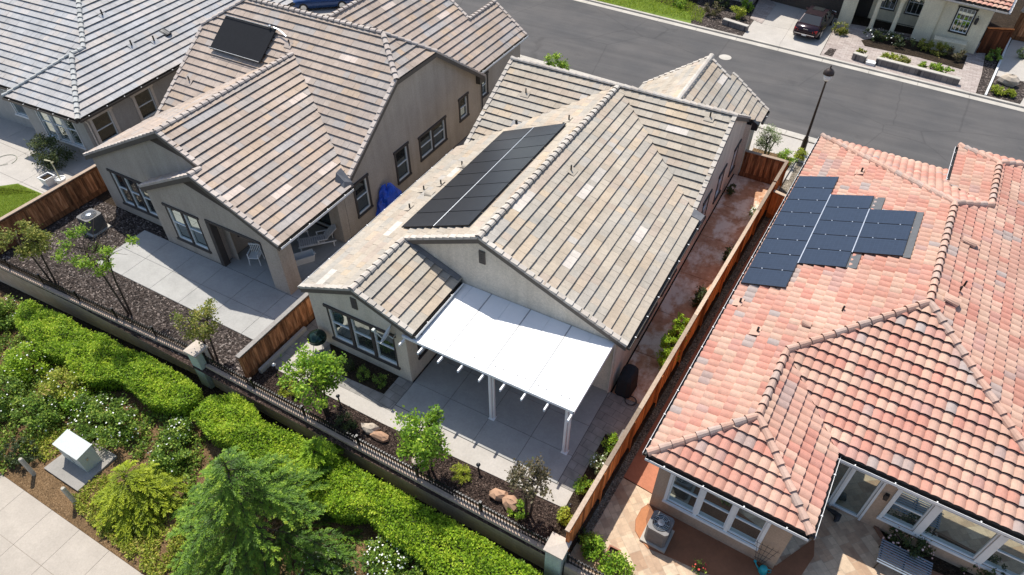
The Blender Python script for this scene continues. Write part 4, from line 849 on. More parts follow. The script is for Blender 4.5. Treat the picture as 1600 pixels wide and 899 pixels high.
m = MB(); m.hexa([(-4.5, 32.5, 2.7), (-3.95, 32.5, 2.7), (-3.95, 33.1, 2.75), (-4.5, 33.1, 2.75), (-4.5, 32.5, 3.35), (-3.95, 32.5, 3.05), (-3.95, 33.1, 2.98), (-4.5, 33.1, 3.2)]); m.build('flashing', BLACK, h1)
# solar
def solar_array(label, org, u, v, n, cells, pw, ph, mat, lift=.14, fr=.03, rails=True):
    """cells = (column, row) of panels; u along the eave, v up the slope"""
    org, u, v, n = Vector(org), Vector(u).normalized(), Vector(v).normalized(), Vector(n).normalized()
    t = thing('solar_array', label, 'solar panels', org)
    for ci, ri, ou, ov in cells:
        o = org + u * ou + v * ov + n * lift; p = MB(); gp = .012
        a, b = o + u * gp + v * gp, None; W, H_ = pw - 2 * gp, ph - 2 * gp
        q = lambda x, y, z=0: o + u * (gp + x) + v * (gp + y) + n * z
        p.add([q(fr * .4, fr * .4, .002), q(W - fr * .4, fr * .4, .002), q(W - fr * .4, H_ - fr * .4, .002), q(fr * .4, H_ - fr * .4, .002)], [(0, 1, 2, 3)], 0, uvs=[[(0, 0), (W, 0), (W, H_), (0, H_)]])
        p.hexa([q(0, 0, -.04), q(W, 0, -.04), q(W, H_, -.04), q(0, H_, -.04), q(0, 0, 0), q(W, 0, 0), q(W, H_, 0), q(0, H_, 0)], 1)
        pn = p.build('solar_panel', [mat, SOL_F], t)
    if rails:
        r = MB(); done = set()
        for ci, ri, ou, ov in cells:
            for f in (.22, .78): o = org + u * ou + v * (ov + ph * f); r.hexa([o - v * .02 + n * .05, o + u * pw - v * .02 + n * .05, o + u * pw + v * .02 + n * .05, o + v * .02 + n * .05] + [x + n * (lift - .092) for x in (o - v * .02 + n * .05, o + u * pw - v * .02 + n * .05, o + u * pw + v * .02 + n * .05, o + v * .02 + n * .05)])
        r.build('rail', SOL_F, t)
    return t
L1 = 3.22 / cos(math.atan(sz)) / 2
sa = solar_array('large black solar array on the tan roof of the cream beige house', (-14.05, 16.3, zw(-14.05)), (0, 1, 0), (1, 0, sz), nW, [(c, r, r * 1.025, c * L1) for c in range(2) for r in range(8)], 1.025, L1, SOL_K)
mm = MB(); o = Vector((-14.05, 16.3, zw(-14.05))) + Vector((1, 0, sz)).normalized() * L1 + Vector(nW).normalized() * .145; mm.beam(o, o + Vector((0, 8.2, 0)), .022, .01); mm.build('seam_strip', STEEL, sa)
# white patio cover
pc = thing('patio_cover', 'white aluminium patio cover on two posts over the grey concrete patio', 'patio cover', (-7.8, 14, 0))
ZB, ZF, YB, YF = 2.80, 2.74, 15.73, 12.44; zpc = lambda y: ZF + (ZB - ZF) * (y - YF) / (YB - YF)
m = MB(); xs = [-11.3 + i * (6.68 / 8) for i in range(9)]
for a, b in zip(xs, xs[1:]): m.hexa([(a + .004, YF, ZF), (b - .004, YF, ZF), (b - .004, YB, ZB), (a + .004, YB, ZB), (a + .004, YF, ZF + .06), (b - .004, YF, ZF + .06), (b - .004, YB, ZB + .06), (a + .004, YB, ZB + .06)])
m.build('roof_panel', WHITE, pc)
m = MB()
for a in xs[2:-1:2]: m.hexa([(a - .022, YF, ZF + .062), (a + .022, YF, ZF + .062), (a + .022, YB, ZB + .062), (a - .022, YB, ZB + .062)] + [(a - .012, YF, ZF + .07), (a + .012, YF, ZF + .07), (a + .022, YB, ZB + .07), (a - .022, YB, ZB + .07)])
m.build('panel_seam', simple('seam_grey', (.30, .30, .30), .5), pc)
m = MB(); m.box((-11.4, YF - .07, ZF - .02), (-4.6, YF - .002, ZF + .09)); m.build('front_gutter', WHITE, pc)
m = MB(); m.box((-4.632, YF - .07, ZF - .04), (-4.59, YB, ZF + .075)); m.hexa([(-4.632, YF, ZF + .075), (-4.59, YF, ZF + .075), (-4.59, YB, ZF + .075), (-4.632, YB, ZF + .075), (-4.632, YF, ZF + .085), (-4.59, YF, ZF + .085), (-4.59, YB, ZB + .085), (-4.632, YB, ZB + .085)]); m.build('side_fascia', WHITE, pc)
m = MB(); m.box((-11.36, YF + .1, ZF - .24), (-4.65, YF + .2, ZF - .005)); m.build('beam', WHITE, pc)
for i in range(9):
    x = [-11.3, -10.5, -9.66, -8.84, -8.0, -7.17, -6.37, -5.52, -4.66][i]; m = MB(); zc = ZF - .15
    m.hexa([(x - .028, 12.04, zc + .04), (x + .028, 12.04, zc + .04), (x + .028, YF - .075, zc - .02), (x - .028, YF - .075, zc - .02), (x - .028, 12.06, zc + .12), (x + .028, 12.06, zc + .12), (x + .028, YF - .075, zc + .12), (x - .028, YF - .075, zc + .12)]); m.build('rafter_tail', WHITE, pc)
for x in (-7.86, -4.9):
    m = MB(); m.box((x - .045, 12.5, .03), (x + .045, 12.59, ZF - .2)); m.box((x + .06, 12.58, .03), (x + .13, 12.66, ZF - .2)); m.box((x - .08, 12.46, .03), (x + .16, 12.7, .05)); m.build('post', WHITE, pc)
m = MB()
for i in range(8):
    for dx in (.2, .5): x = xs[i] + dx; m.box((x - .02, 12.75 + .02 * (i % 3), zpc(12.75) + .06), (x + .02, 12.79 + .02 * (i % 3), zpc(12.75) + .078))
m.build('screw_cap', LEAD, pc)
# satellite dish at the wing corner
D = Vector((-11.9, 12.2, 2.75)); sd = thing('satellite_dish', 'pale grey satellite dish mounted on the gable corner beside the white patio cover', 'satellite dish', D)
ax = Vector((-.82, -.28, .5)).normalized(); a1 = ax.cross(Vector((0, 0, 1))).normalized(); a2 = a1.cross(ax); m = MB(); vs = [D + ax * .0]; nn = 24
for rr_, zz_ in ((.16, .01), (.3, .04), (.42, .085)):
    for k in range(nn): vs.append(D + (a1 * cos(2 * pi * k / nn) * .9 + a2 * sin(2 * pi * k / nn)) * rr_ + ax * zz_)
fs = [(0, 1 + (k + 1) % nn, 1 + k) for k in range(nn)] + [(1 + i * nn + k, 1 + i * nn + (k + 1) % nn, 1 + (i + 1) * nn + (k + 1) % nn, 1 + (i + 1) * nn + k) for i in range(2) for k in range(nn)]
m.add(vs, fs); m.add([v - ax * .012 for v in vs], [tuple(reversed(f)) for f in fs]); m.build('dish', simple('dish_grey', (.52, .54, .55), .45), sd)
m = MB(); m.tube([D - a2 * .33 + ax * .05, D + ax * .52 - a2 * .12], .018, 6); m.box(tuple(D + ax * .52 - a2 * .12 - Vector((.05, .06, .04))), tuple(D + ax * .52 - a2 * .12 + Vector((.05, .06, .05)))); m.build('feed_arm', UTIL, sd)
m = MB(); m.tube([D - ax * .02, D - ax * .2 - Vector((0, 0, .06)), Vector((-11.8, 12.5, 2.55))], .025, 7); m.build('mount', STEEL, sd)

# ---------------------------------------------------------------- grey beige house, left of centre
h2 = thing('house', 'grey beige house with pinkish brown tile roof behind the dark bark garden', 'house', (-24.2, 24, 0))
s2 = .485; XQ, ZQ = -18.42, 3.07; z2 = lambda x: ZQ + s2 * (XQ - x)
XA, XB = -24.73, -22.58; zA = z2(XA); ya, yb, s3, YS = 14.34, 13.73, .72, 18.35
y3 = lambda z: YS + (z - ZQ) / s3; zr = 7.38; yr = y3(zr)
zS = lambda y: ZQ + s3 * (y - YS)
E2 = [[(XQ, yb, ZQ), (XQ, YS, ZQ), (XB, y3(z2(XB)), z2(XB)), (XB, yb, z2(XB))], [(XB, ya, z2(XB)), (XB, y3(z2(XB)), z2(XB)), (XA, y3(zA), zA), (XA, ya, zA)]]
dA_ = 6.55; zAl = zA - s2 * dA_
AW = [[(XA - dA_, ya, zAl), (XA, ya, zA), (XA, y3(zA), zA), (XA - dA_, y3(zAl), zAl)]]
zBr = z2(XB); zBl = zBr - s2 * 3.97; BW = [[(XB - 3.97, yb, zBl), (XB, yb, zBr), (XB, 14.44, zBr), (XB - 3.97, 14.44, zBl)]]
xE, xW = -18.65, -31.0; zh = 6.2; xrE, xrW = -20.45, -29.0; zWl = zA + s2 * (xW - XA)
S2 = [[(xE, y3(z2(xE)), z2(xE)), (xE, y3(zh), zh), (xrE, yr, zr), (XA, yr, zr), (XA, y3(zA), zA)], [(XA, y3(zA), zA), (XA, yr, zr), (xrW, yr, zr), (xW, y3(zh), zh), (xW, y3(zWl), zWl)]]
ynh = yr + (zr - zh) / s3; ynl = yr + (zr - 3.0) / s3
HE = [[(xE, y3(zh), zh), (xE, ynh, zh), (xrE, yr, zr)]]; HW = [[(xW, ynh, zh), (xW, y3(zh), zh), (xrW, yr, zr)]]
N2 = [[(xE, ynh, zh), (xE, ynl, 3.0), (xW, ynl, 3.0), (xW, ynh, zh), (xrW, yr, zr), (xrE, yr, zr)]]
sg = .735; XF, ZF2 = -19.25, 2.95; zq = lambda x: ZF2 + sg * (XF - x); yq = lambda z: yr + (zr - z) / s3; XG = -24.65
FE = [[(XF, yq(ZF2), ZF2), (XF, 33.4, ZF2), (XG, 33.4, zq(XG)), (XG, yq(zq(XG)), zq(XG))], [(XF, 33.4, ZF2), (XF, 36.4, ZF2), (-21.45, 36.4, zq(-21.45)), (-21.45, 33.4, zq(-21.45))]]
FW = [[(XG, yq(zq(XG)), zq(XG)), (XG, 33.4, zq(XG)), (XG - 5.4, 33.4, ZF2), (XG - 5.4, yq(ZF2), ZF2)]]
FG = [[(-21.45, 33.2, zq(-21.45)), (-21.45, 36.4, zq(-21.45)), (-23.65, 36.4, ZF2), (-23.65, 33.2, ZF2)]]
r2 = do_roof(h2, [E2, AW, BW, S2, HE, HW, N2, FE, FW, FG], T_PINK, 'flat', 31, pale={0: [(7, 1), (4, 6), (3, 13), (12, 20)], 3: [(10, 22), (14, 28), (13, 8)], 7: [(9, 20), (14, 12)] + [(18, j) for j in range(0, 40, 3)]})
for i, (p, q) in enumerate((((XA, ya, zA), (XA, y3(zA) - .1, zA)), ((XB, yb, zBr), (XB, 14.3, zBr)), ((xrE, yr, zr), (xrW, yr, zr)), ((xE, y3(zh), zh), (xrE, yr, zr)), ((xE, ynh, zh), (xrE, yr, zr)), ((xW, y3(zh), zh), (xrW, yr, zr)), ((XG, yq(zq(XG)), zq(XG)), (XG, 33.4, zq(XG))), ((-21.45, 33.3, zq(-21.45)), (-21.45, 36.4, zq(-21.45))))):
    cap_part(h2, C_PINK, Vector(p) + Vector((0, 0, .02)), Vector(q) + Vector((0, 0, .02)), 41 + i)
RK = [((XQ, yb, ZQ), (XB, yb, zBr), S_), ((XB - 3.97, yb, zBl), (XB, yb, zBr), S_), ((XB - .1, ya, z2(XB - .1)), (XA, ya, zA), S_), ((XA - dA_, ya, zAl), (XA, ya, zA), S_),
      ((xE, y3(z2(xE)) - .1, z2(xE)), (xE, y3(zh), zh), E_), ((xE, ynl, 3.0), (xE, ynh, zh), E_), ((xW, y3(zWl), zWl), (xW, y3(zh), zh), W_), ((XF, 36.4, ZF2), (-21.45, 36.4, zq(-21.45)), N_), ((-21.4, 33.42, zq(-21.4)), (XG, 33.42, zq(XG)), N_), ((-23.65, 36.4, ZF2), (-21.45, 36.4, zq(-21.45)), N_)]
for i, (p, q, o) in enumerate(RK): rake_part(h2, C_PINK, p, q, o, 50 + i, i < 6, .22)
m = MB(); barge(m, (xE, y3(zh), zh), (xE, ynh, zh), E_, h=.2); m.build('barge_board', TRIM_G, h2)
gutter(h2, (XQ, yb, ZQ), (XQ, YS, ZQ), E_, GUT, GUT_W); gutter(h2, (XF, 30.4, ZF2), (XF, 36.4, ZF2), E_, GUT, GUT_W); gutter(h2, (XB - 3.97, yb, zBl), (XB - 3.97, 14.4, zBl), W_, LEAD, LEAD)
# thin dark brown triangles under the right hand rakes of the two gables
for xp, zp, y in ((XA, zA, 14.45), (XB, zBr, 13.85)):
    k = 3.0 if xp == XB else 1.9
    m = MB(); q = [(xp - .95, y - .006, zp - .12 - s2 * .95), (xp + k, y - .006, zp - .12 - s2 * k), (xp, y - .006, zp - .12)]; m.prism(q, (0, -.05, 0)); m.build('gable_triangle', simple('gable_triangle_brown', (.06, .044, .034), .85), h2)
m = MB()
wall(m, (-30.9, 14.45), (-22.4, 14.45), [(0, -.1), (8.5, -.1), (8.5, z2(-22.4) - .1), (XA + 30.9, zA - .1), (0, zA - s2 * (XA + 30.9) - .0 - .1 + 0)] if False else [(0, -.1), (8.5, -.1), (8.5, z2(-22.4) - .1), (30.9 + XA, zA - .1), (0, zA - s2 * (30.9 + XA) - .1)], [(1.02, 3.52, .62, 2.46)])
Lb = 26.4; hz_ = lambda s: z2(s - Lb) if s - Lb > XB else zBr - s2 * (XB - (s - Lb))
wall(m, (-26.4, 13.85), (-18.75, 13.85), [(0, -.1), (3.55, -.1), (3.55, hz_(3.55) - .1), (0, hz_(0) - .1)], [(1.0, 2.95, .62, 2.48)])
wall(m, (-22.85, 13.85), (-18.75, 13.85), [(0, 2.6), (4.1, 2.6), (4.1, z2(-18.75) - .1), (XB + 22.85, zBr - .1), (0, hz_(3.55) - .1)])
wall(m, (-26.4, 14.45), (-26.4, 13.85), rect(.6, -.1, 3.05)); wall(m, (-22.85, 13.85), (-22.85, 18.3), rect(4.45, -.1, 3.0), [(1.3, 2.3, .9, 2.2)])
wall(m, (-22.85, 18.3), (-18.95, 18.3), rect(3.9, -.1, 3.0), [(1.7, 2.9, .05, 2.1)])
wall(m, (-22.4, 13.87), (-22.4, 14.5), rect(.63, 2.6, 4.8)); wall(m, (-18.75, 13.85), (-18.75, 18.3), rect(4.45, 2.6, 3.1))
for x0, y0, x1, y1 in ((-19.65, 13.86, -18.76, 14.6), (-19.6, 17.8, -18.96, 18.29)):
    m.box((x0, y0, 0), (x1, y1, 2.75))
e0_, e1_ = (-18.95, 18.3), (-18.95, 30.5); ew = [(.75, 1.65, .8, 2.5), (3.95, 4.9, .75, 2.45), (6.0, 8.3, .95, 2.2), (9.85, 10.6, 1.3, 2.5)]
wall(m, e0_, e1_, [(0, -.1), (12.2, -.1), (12.2, 3.1), (ynh - 18.3, zh - .1), (y3(zh) - 18.3, zh - .1), (0, 3.05)], ew)
wall(m, (-19.45, 30.5), (-19.45, 36.0), rect(5.5, -.1, 2.9), [(.6, 1.4, 1.1, 2.3)])
wall(m, (-18.95, 30.5), (-19.45, 30.5), rect(.5, -.1, 3.0)); wall(m, (-19.45, 36.0), (-29.4, 36.0), rect(9.95, -.1, 2.9)); wall(m, (-30.75, 30.2), (-30.75, 18.4), [(0, -.1), (11.8, -.1), (11.8, 3.0), (30.2 - y3(zh), zh - .1), (30.2 - ynh, zh - .1), (0, 3.0)]); wall(m, (-30.75, 18.4), (-30.9, 14.45), rect(3.95, -.1, 2.95))
m.build('wall', WALL_T, h2)
window(h2, (-30.9, 14.45), (-22.0, 14.45), 1.02, 3.52, .62, 2.46, panes=3, gap=.09, tw=.1); window(h2, (-26.4, 13.85), (-18.75, 13.85), 1.0, 2.95, .62, 2.48, panes=2, gap=.1, glass=GLASS_P, tw=.1)
window(h2, (-22.85, 13.85), (-22.85, 18.3), 1.3, 2.3, .9, 2.2, tw=.08); window(h2, (-22.85, 18.3), (-18.95, 18.3), 1.7, 2.9, .05, 2.1, rail=False, sill=False, door=True)
for i, (a, b, c, d) in enumerate(ew): window(h2, e0_, e1_, a, b, c, d, panes=2 if i == 2 else 1, gap=.1, tw=.1, full=True)
window(h2, (-19.45, 30.5), (-19.45, 36.0), .6, 1.4, 1.1, 2.3, tw=.1, full=True)
m = MB(); m.box((-22.85, 13.80, 2.58), (-19.66, 13.848, 2.70)); m.build('patio_opening_trim', TRIM_B, h2); m = MB(); m.box((-22.84, 13.79, 0.04), (-22.62, 14.1, 2.57)); m.build('patio_opening_trim', TRIM_B, h2)
m = MB(); m.tube([(-18.88, 30.4, 3.0), (-18.88, 30.4, .1)], .035, 8); m.build('downspout', TRIM_B, h2)
m = MB(); m.hexa([(-18.94, 29.9, 2.7), (-18.66, 29.9, 2.7), (-18.66, 30.48, 2.7), (-18.94, 30.48, 2.7), (-18.94, 29.9, 3.3), (-18.68, 29.9, 3.2), (-18.68, 30.48, 3.05), (-18.94, 30.48, 3.1)]); m.build('soffit_return', GUT, h2)
m = MB(); m.hexa([(-19.0, 17.9, 3.1), (-18.45, 17.9, 3.0), (-18.45, 18.55, 3.0), (-19.0, 18.55, 3.1), (-19.0, 18.2, 3.75), (-18.62, 18.2, 3.4), (-18.47, 18.55, 3.2), (-19.0, 18.55, 3.8)]); m.build('flashing', LEAD, h2)
nS2 = (0, -s3, 1)
pipe_vent(h2, (-30.0, 20.2, zS(20.2)), .3, n=nS2, fm=T_PINK); pipe_vent(h2, (-25.2, 22.9, zS(22.9)), .25, n=nS2, fm=T_PINK)
rl = math.sqrt(1 + s3 * s3); sa2 = solar_array('raised black solar heater panel on the pinkish brown roof', (-29.6, 21.75, zS(21.75)), (1, 0, 0), (0, 1, s3), nS2, [(0, 0, 0, 0)], 3.42, 1.6 * rl, simple('solar_heater_black', (.014, .015, .018), .9, spec=.2), lift=.2)
mm = MB(); nv = Vector(nS2).normalized(); vv = Vector((0, 1, s3)).normalized(); o = Vector((-29.6, 21.75, zS(21.75))) + nv * .28
mm.beam(o + vv * .03, o + vv * .03 + Vector((3.42, 0, 0)), .02, .03); mm.build('frame_bar', STEEL, sa2); mm = MB(); mm.beam(o + vv * 1.9, o + vv * 1.9 + Vector((3.42, 0, 0)), .02, .03); mm.build('frame_bar', STEEL, sa2)
mm = MB(); q0 = o + vv * 1.93 + Vector((3.3, 0, 0)); mm.tube([q0, q0 + Vector((.3, .02, -.05)), q0 + Vector((.9, -.15, -.2))], .035, 7); mm.lathe([(.02, -.06), (.07, -.03), (.07, .03), (.02, .06)], q0 - Vector((.25, 0, -.03)), 10); mm.build('supply_pipe', STEEL, sa2)

# ---------------------------------------------------------------- grey roofed house, far left
h0 = thing('house', 'house with pale grey hipped tile roof at the far left behind the lawn', 'house', (-38, 24, 0))
s0 = .61; e = 2.95; A0 = radians(3.1); M0 = Matrix.Translation((-34.4, 16.3, 0)) @ Matrix.Rotation(A0, 4, 'Z')
T0 = lambda x, y, z=0.: tuple(M0 @ Vector((x, y, z))); V0 = lambda v: tuple(M0.to_3x3() @ Vector(v)); za = lambda d: e + s0 * d
dw = 2.85; SWc = -2 * dw; pk = (-dw, dw, za(dw)); j = (-dw, dw + .75, za(dw)); q = (-dw - 6, j[1] + 6, za(dw + 6)); ye = 17.0; yS = j[1] - dw
r0_ = lambda pls: [[T0(*p) for p in poly] for poly in pls]
E0 = [[(0, 0, e), (0, j[1], e), j, pk], [(0, j[1], e), (0, ye, e), (q[0], ye, q[2]), q, j]]
S0w = [[(SWc, 0, e), (0, 0, e), pk]]
W0w = [[(SWc, 0, e), pk, j, (SWc, yS, e)]]
S0 = [[(SWc, yS, e), j, q, (-28, q[1], q[2]), (-28, yS, e)]]
do_roof(h0, [r0_(E0), r0_(S0w), r0_(W0w), r0_(S0)], T_GREY, 'flat', 61, pale={})
up2 = lambda p: T0(p[0], p[1], p[2] + .02)
for i, (p_, q_) in enumerate((((0, 0, e), pk), ((SWc, 0, e), pk), (pk, j), (j, q))): cap_part(h0, C_GREY, up2(p_), up2(q_), 62 + i)
S0v, E0v = V0((0, -1, 0)), V0((1, 0, 0))
gutter(h0, T0(0, 0, e), T0(0, ye, e), E0v, GUT, GUT); gutter(h0, T0(SWc, 0, e), T0(0, 0, e), S0v, GUT, GUT); gutter(h0, T0(-28, yS, e), T0(SWc, yS, e), S0v, GUT, GUT)
m = MB(); a0, a1, a2 = T0(-5.3, .4), T0(-.45, .4), T0(-.45, 16.6); b0, b1 = T0(-26, yS + .4), T0(-5.3, yS + .4)
wall(m, a0, a1, rect(4.85, -.1, 2.9), [(1.1, 3.95, .7, 2.62)])
wall(m, a1, a2, rect(16.2, -.1, 2.9), [(.5, 1.6, .9, 2.4), (3.3, 4.4, .9, 2.4), (7.5, 8.6, .9, 2.4)])
wall(m, b0, b1, rect(20.7, -.1, 2.9), [(18.2, 20.3, .8, 2.3)]); wall(m, b1, a0, rect(yS, -.1, 2.9)); wall(m, a2, T0(-10, 16.6), rect(9.55, -.1, 2.9))
m.build('wall', WALL_G, h0)
window(h0, a0, a1, 1.1, 3.95, .7, 2.62, panes=3, gap=.08, trim=TRIM_W, glass=GLASS_P, tw=.08)
for s_ in (.5, 3.3, 7.5): window(h0, a1, a2, s_, s_ + 1.1, .9, 2.4, trim=TRIM_T, tw=.16, full=True)
window(h0, b0, b1, 18.2, 20.3, .8, 2.3, panes=2, gap=.1, trim=TRIM_W, tw=.1)
m = MB(); dp = Vector(T0(-.38, .5)); m.tube([dp + Vector((0, 0, 2.85)), dp + Vector((0, 0, 2.55)), dp + Vector((0, .1, 2.35)), dp + Vector((0, .1, .1))], .04, 8); m.build('downspout', TRIM_T, h0)
nE0 = V0((s0, 0, 1))
for x, y in ((-3.9, 6.1), (-1.9, 5.75), (-1.6, 7.0)): pipe_vent(h0, T0(x, y, za(-x)), .36, .045, n=nE0, fm=T_GREY)
hood_vent(h0, T0(-1.75, 8.0, za(1.75)), nE0, BLACK, .22, .5)

# ---------------------------------------------------------------- terracotta roofed house, right
A3 = radians(-2.8); h3 = thing('house', 'peach stucco house under a terracotta barrel tile roof', 'house', (-1.98, 12.06, ZR), A3)
M3 = Matrix.Translation((-1.98, 12.06, 0)) @ Matrix.Rotation(A3, 4, 'Z')
T3 = lambda x, y, z=0.: tuple(M3 @ Vector((x, y, z)))
p3 = lambda poly: [T3(*p) for p in poly]
ez, st = 2.8, .34; zz3 = lambda d: ez + st * d
apS, apN = (5.9, 9.0, zz3(5.9)), (5.9, 15.4, zz3(5.9)); rs, rn = (2.465, 2.465, zz3(2.465)), (2.465, 5.565, zz3(2.465))
zE3 = lambda x: zz3(5.9) - st * (x - 5.9)
pl3 = [[[(0, 0, ez), (0, 5.565, ez), rn, rs], [(0, 5.565, ez), (0, 21.3, ez), apN, apS, rn]], [[(0, 0, ez), (4.93, 0, ez), rs]], [[(4.93, 0, ez), (4.93, 3.1, ez), rn, rs]], [[(4.93, 3.1, ez), (11.8, 3.1, ez), apS, rn]],
       [[(11.8, 3.1, ez), (11.8, 21.3, ez), (7.25, 16.75, zE3(7.25)), apN, apS], [(7.25, 16.75, zE3(7.25)), (11.8, 21.3, ez), (11.8, 21.95, ez), (8.9, 21.95, zE3(8.9)), (7.25, 20.3, zE3(7.25))]], [[(0, 21.3, ez), (5.9, 15.4, zz3(5.9)), (7.25, 16.75, zE3(7.25)), (11.8, 21.3, ez)]],
       [[(5.72, 18.3, zE3(7.25) - .52), (7.25, 16.75, zE3(7.25)), (7.25, 20.3, zE3(7.25)), (5.72, 21.95, zE3(7.25) - .52)]], [[(5.72, 21.95, zE3(7.25) - .55), (7.25, 20.3, zE3(7.25)), (8.9, 21.95, zE3(7.25) - .56)]]]
do_roof(h3, [[p3(q) for q in pl] for pl in pl3], T_TERRA, 'barrel', 71, t=.082, exp=.385, w=.30)
up_ = .05
def cap3(a, b, s): cap_part(h3, C_TERRA, T3(a[0], a[1], a[2] + up_), T3(b[0], b[1], b[2] + up_), s, w=.235, L=.4, style='barrel')
for i, (a, b) in enumerate((((0, 0, ez), rs), ((4.93, 0, ez), rs), (rs, rn), (rn, apS), ((11.8, 3.1, ez), apS), (apS, apN), ((0, 21.3, ez), apN), ((7.25, 16.75, zE3(7.25)), apN), ((7.25, 16.75, zE3(7.25)), (7.25, 20.3, zE3(7.25))), ((5.72, 21.95, zE3(7.25) - .55), (7.25, 20.3, zE3(7.25))), ((8.9, 21.95, zE3(8.9)), (7.25, 20.3, zE3(7.25))))): cap3(a, b, 80 + i)
R3 = lambda v: tuple((M3.to_3x3() @ Vector(v)))
S3_, E3_, W3_, N3_ = R3((0, -1, 0)), R3((1, 0, 0)), R3((-1, 0, 0)), R3((0, 1, 0))
gutter(h3, T3(0, 0, ez), T3(4.93, 0, ez), S3_, BLACK, GUT_W); gutter(h3, T3(4.93, 3.1, ez), T3(11.8, 3.1, ez), S3_, BLACK, GUT_W); gutter(h3, T3(4.93, 0, ez), T3(4.93, 3.1, ez), E3_, BLACK, GUT_W); gutter(h3, T3(0, 0, ez), T3(0, 21.3, ez), W3_, BLACK, GUT_W); gutter(h3, T3(5.72, 18.3, zE3(7.25) - .52), T3(5.72, 21.95, zE3(7.25) - .52), W3_, BLACK, GUT_W)
m = MB(); a, b, c, d = T3(.42, .25), T3(4.6, .25), T3(4.6, 3.4), T3(11.4, 3.4)
wall(m, a, b, rect(4.18, -.4, 2.72), [(.5 + i * 1.02, 1.4 + i * 1.02, .5, 2.3) for i in range(3)])
wall(m, b, c, rect(3.15, -.4, 2.72), [(.4, 2.6, ZR + .08, 2.2)])
wall(m, c, d, rect(6.8, -.4, 2.72), [(.08, 1.9, ZR + .08, 2.15), (2.42, 3.35, .42, 2.15), (3.55, 5.1, .42, 2.15), (5.3, 6.3, .42, 2.15)])
wall(m, T3(11.4, 3.4), T3(11.4, 20.9), rect(17.5, -.4, 2.72)); wall(m, T3(11.4, 20.9), T3(.42, 20.9), rect(10.98, -.4, 2.72)); wall(m, T3(.42, 20.9), T3(.42, .25), rect(20.65, -.4, 2.72))
wall(m, T3(6.05, 21.6), T3(6.05, 18.0), rect(3.6, 2.4, zE3(7.25) - .5)); wall(m, T3(8.6, 21.6), T3(6.05, 21.6), rect(2.55, -.1, zE3(7.25) - .5))
m.build('wall', WALL_P, h3)
W3o = dict(trim=TRIM_W, frame=VINYL, tw=.1, full=True, glass=GLASS_P)
window(h3, a, b, .5, 1.4 + 2.04, .5, 2.3, panes=3, gap=.12, **W3o)
window(h3, b, c, .4, 2.6, ZR + .08, 2.2, panes=2, rail=False, trim=TRIM_W, tw=.08, sill=False, door=True)
window(h3, c, d, .08, 1.9, ZR + .08, 2.15, panes=2, gap=.07, rail=False, trim=TRIM_W, tw=.07, fw=.07, sill=False, full=True, glass=GLASS_P, door=True, label='white framed sliding glass door with one dark open half')
window(h3, c, d, 2.42, 3.35, .42, 2.15, **W3o); window(h3, c, d, 3.55, 5.1, .42, 2.15, rail=False, **W3o); window(h3, c, d, 5.3, 6.3, .42, 2.15, **W3o)
m = MB(); l0 = Vector(T3(4.6 + 2.17, 3.4, 1.55)); o3 = Vector(S3_); u3 = Vector(E3_)
m.hexa([l0 + u3 * x + o3 * y + Vector((0, 0, z)) for z in (-.13, .13) for x, y in ((-.06, .12), (.06, .12), (.06, .004), (-.06, .004))]); m.build('wall_light', BLACK, h3)
nW3, nE3, nS3 = R3((-st, 0, 1)), R3((st, 0, 1)), R3((0, -st, 1))
for x, y in ((2.32, 17.67), (.32, 7.65), (1.34, 6.2)): pipe_vent(h3, Vector(T3(x, y, zz3(x))) + Vector((0, 0, .06)), .26, .04, n=nW3, fm=T_TERRA)
hood_vent(h3, Vector(T3(2.77, 6.9, zz3(2.77))) + Vector(nW3) * .1, nW3, T_TERRA, .13, .3); pipe_vent(h3, Vector(T3(3.58, 7.95, zz3(3.58))) + Vector((0, 0, .06)), .24, .035)
hood_vent(h3, Vector(T3(6.47, 9.65, zE3(6.47))) + Vector(nE3) * .1, nE3, T_TERRA, .2, .5); hood_vent(h3, Vector(T3(6.63, 13.38, zE3(6.63))) + Vector(nE3) * .1, nE3, T_TERRA, .18, .5); pipe_vent(h3, Vector(T3(6.86, 10.88, zE3(6.86))) + Vector((0, 0, .06)), .24, .035); pipe_vent(h3, Vector(T3(6.75, 10.45, zE3(6.75))) + Vector((0, 0, .06)), .24, .035)
k3 = 1 / cos(math.atan(st)); cw = 1.6 * k3
cells = [(0, i, i * 1.043, 0.) for i in range(8)] + [(1, i, 1.6 + i * 1.04, cw) for i in range(5)] + [(2, i, 2.62 + i * 1.043, 2 * cw) for i in range(3)]
s3a = solar_array('stepped blue solar array on the terracotta roof', T3(.03, 8.75, zz3(.03)), R3((0, 1, 0)), R3((1, 0, st)), nW3, cells, 1.04, cw, SOL_B, lift=.17)
mm = MB(); og = Vector(T3(.03, 8.75, zz3(.03))) + Vector(nW3).normalized() * .175; uu = Vector(R3((0, 1, 0))); vv = Vector(R3((1, 0, st))).normalized()
mm.beam(og + vv * cw + uu * 1.6, og + vv * cw + uu * 6.8, .035, .01); mm.beam(og + vv * 2 * cw + uu * 2.6, og + vv * 2 * cw + uu * 5.75, .035, .01)
rr = random.Random(5)
for ci, ri, ou, ov in cells:
    for f in (.3, .75): q = og + uu * (ou + 1.04) + vv * (ov + cw * f); mm.beam(q - uu * .02, q + uu * .02, .04, .02)
mm.build('clamp_strip', ALU, s3a)
mm = MB(); nn3 = Vector(nW3).normalized() * .10
def patch(x0, x1, y0, y1): 
    c = [Vector(T3(x, y, zz3(x))) + nn3 for x, y in ((x0, y0), (x1, y0), (x1, y1), (x0, y1))]; mm.hexa(c + [q + nn3 * .25 for q in c])
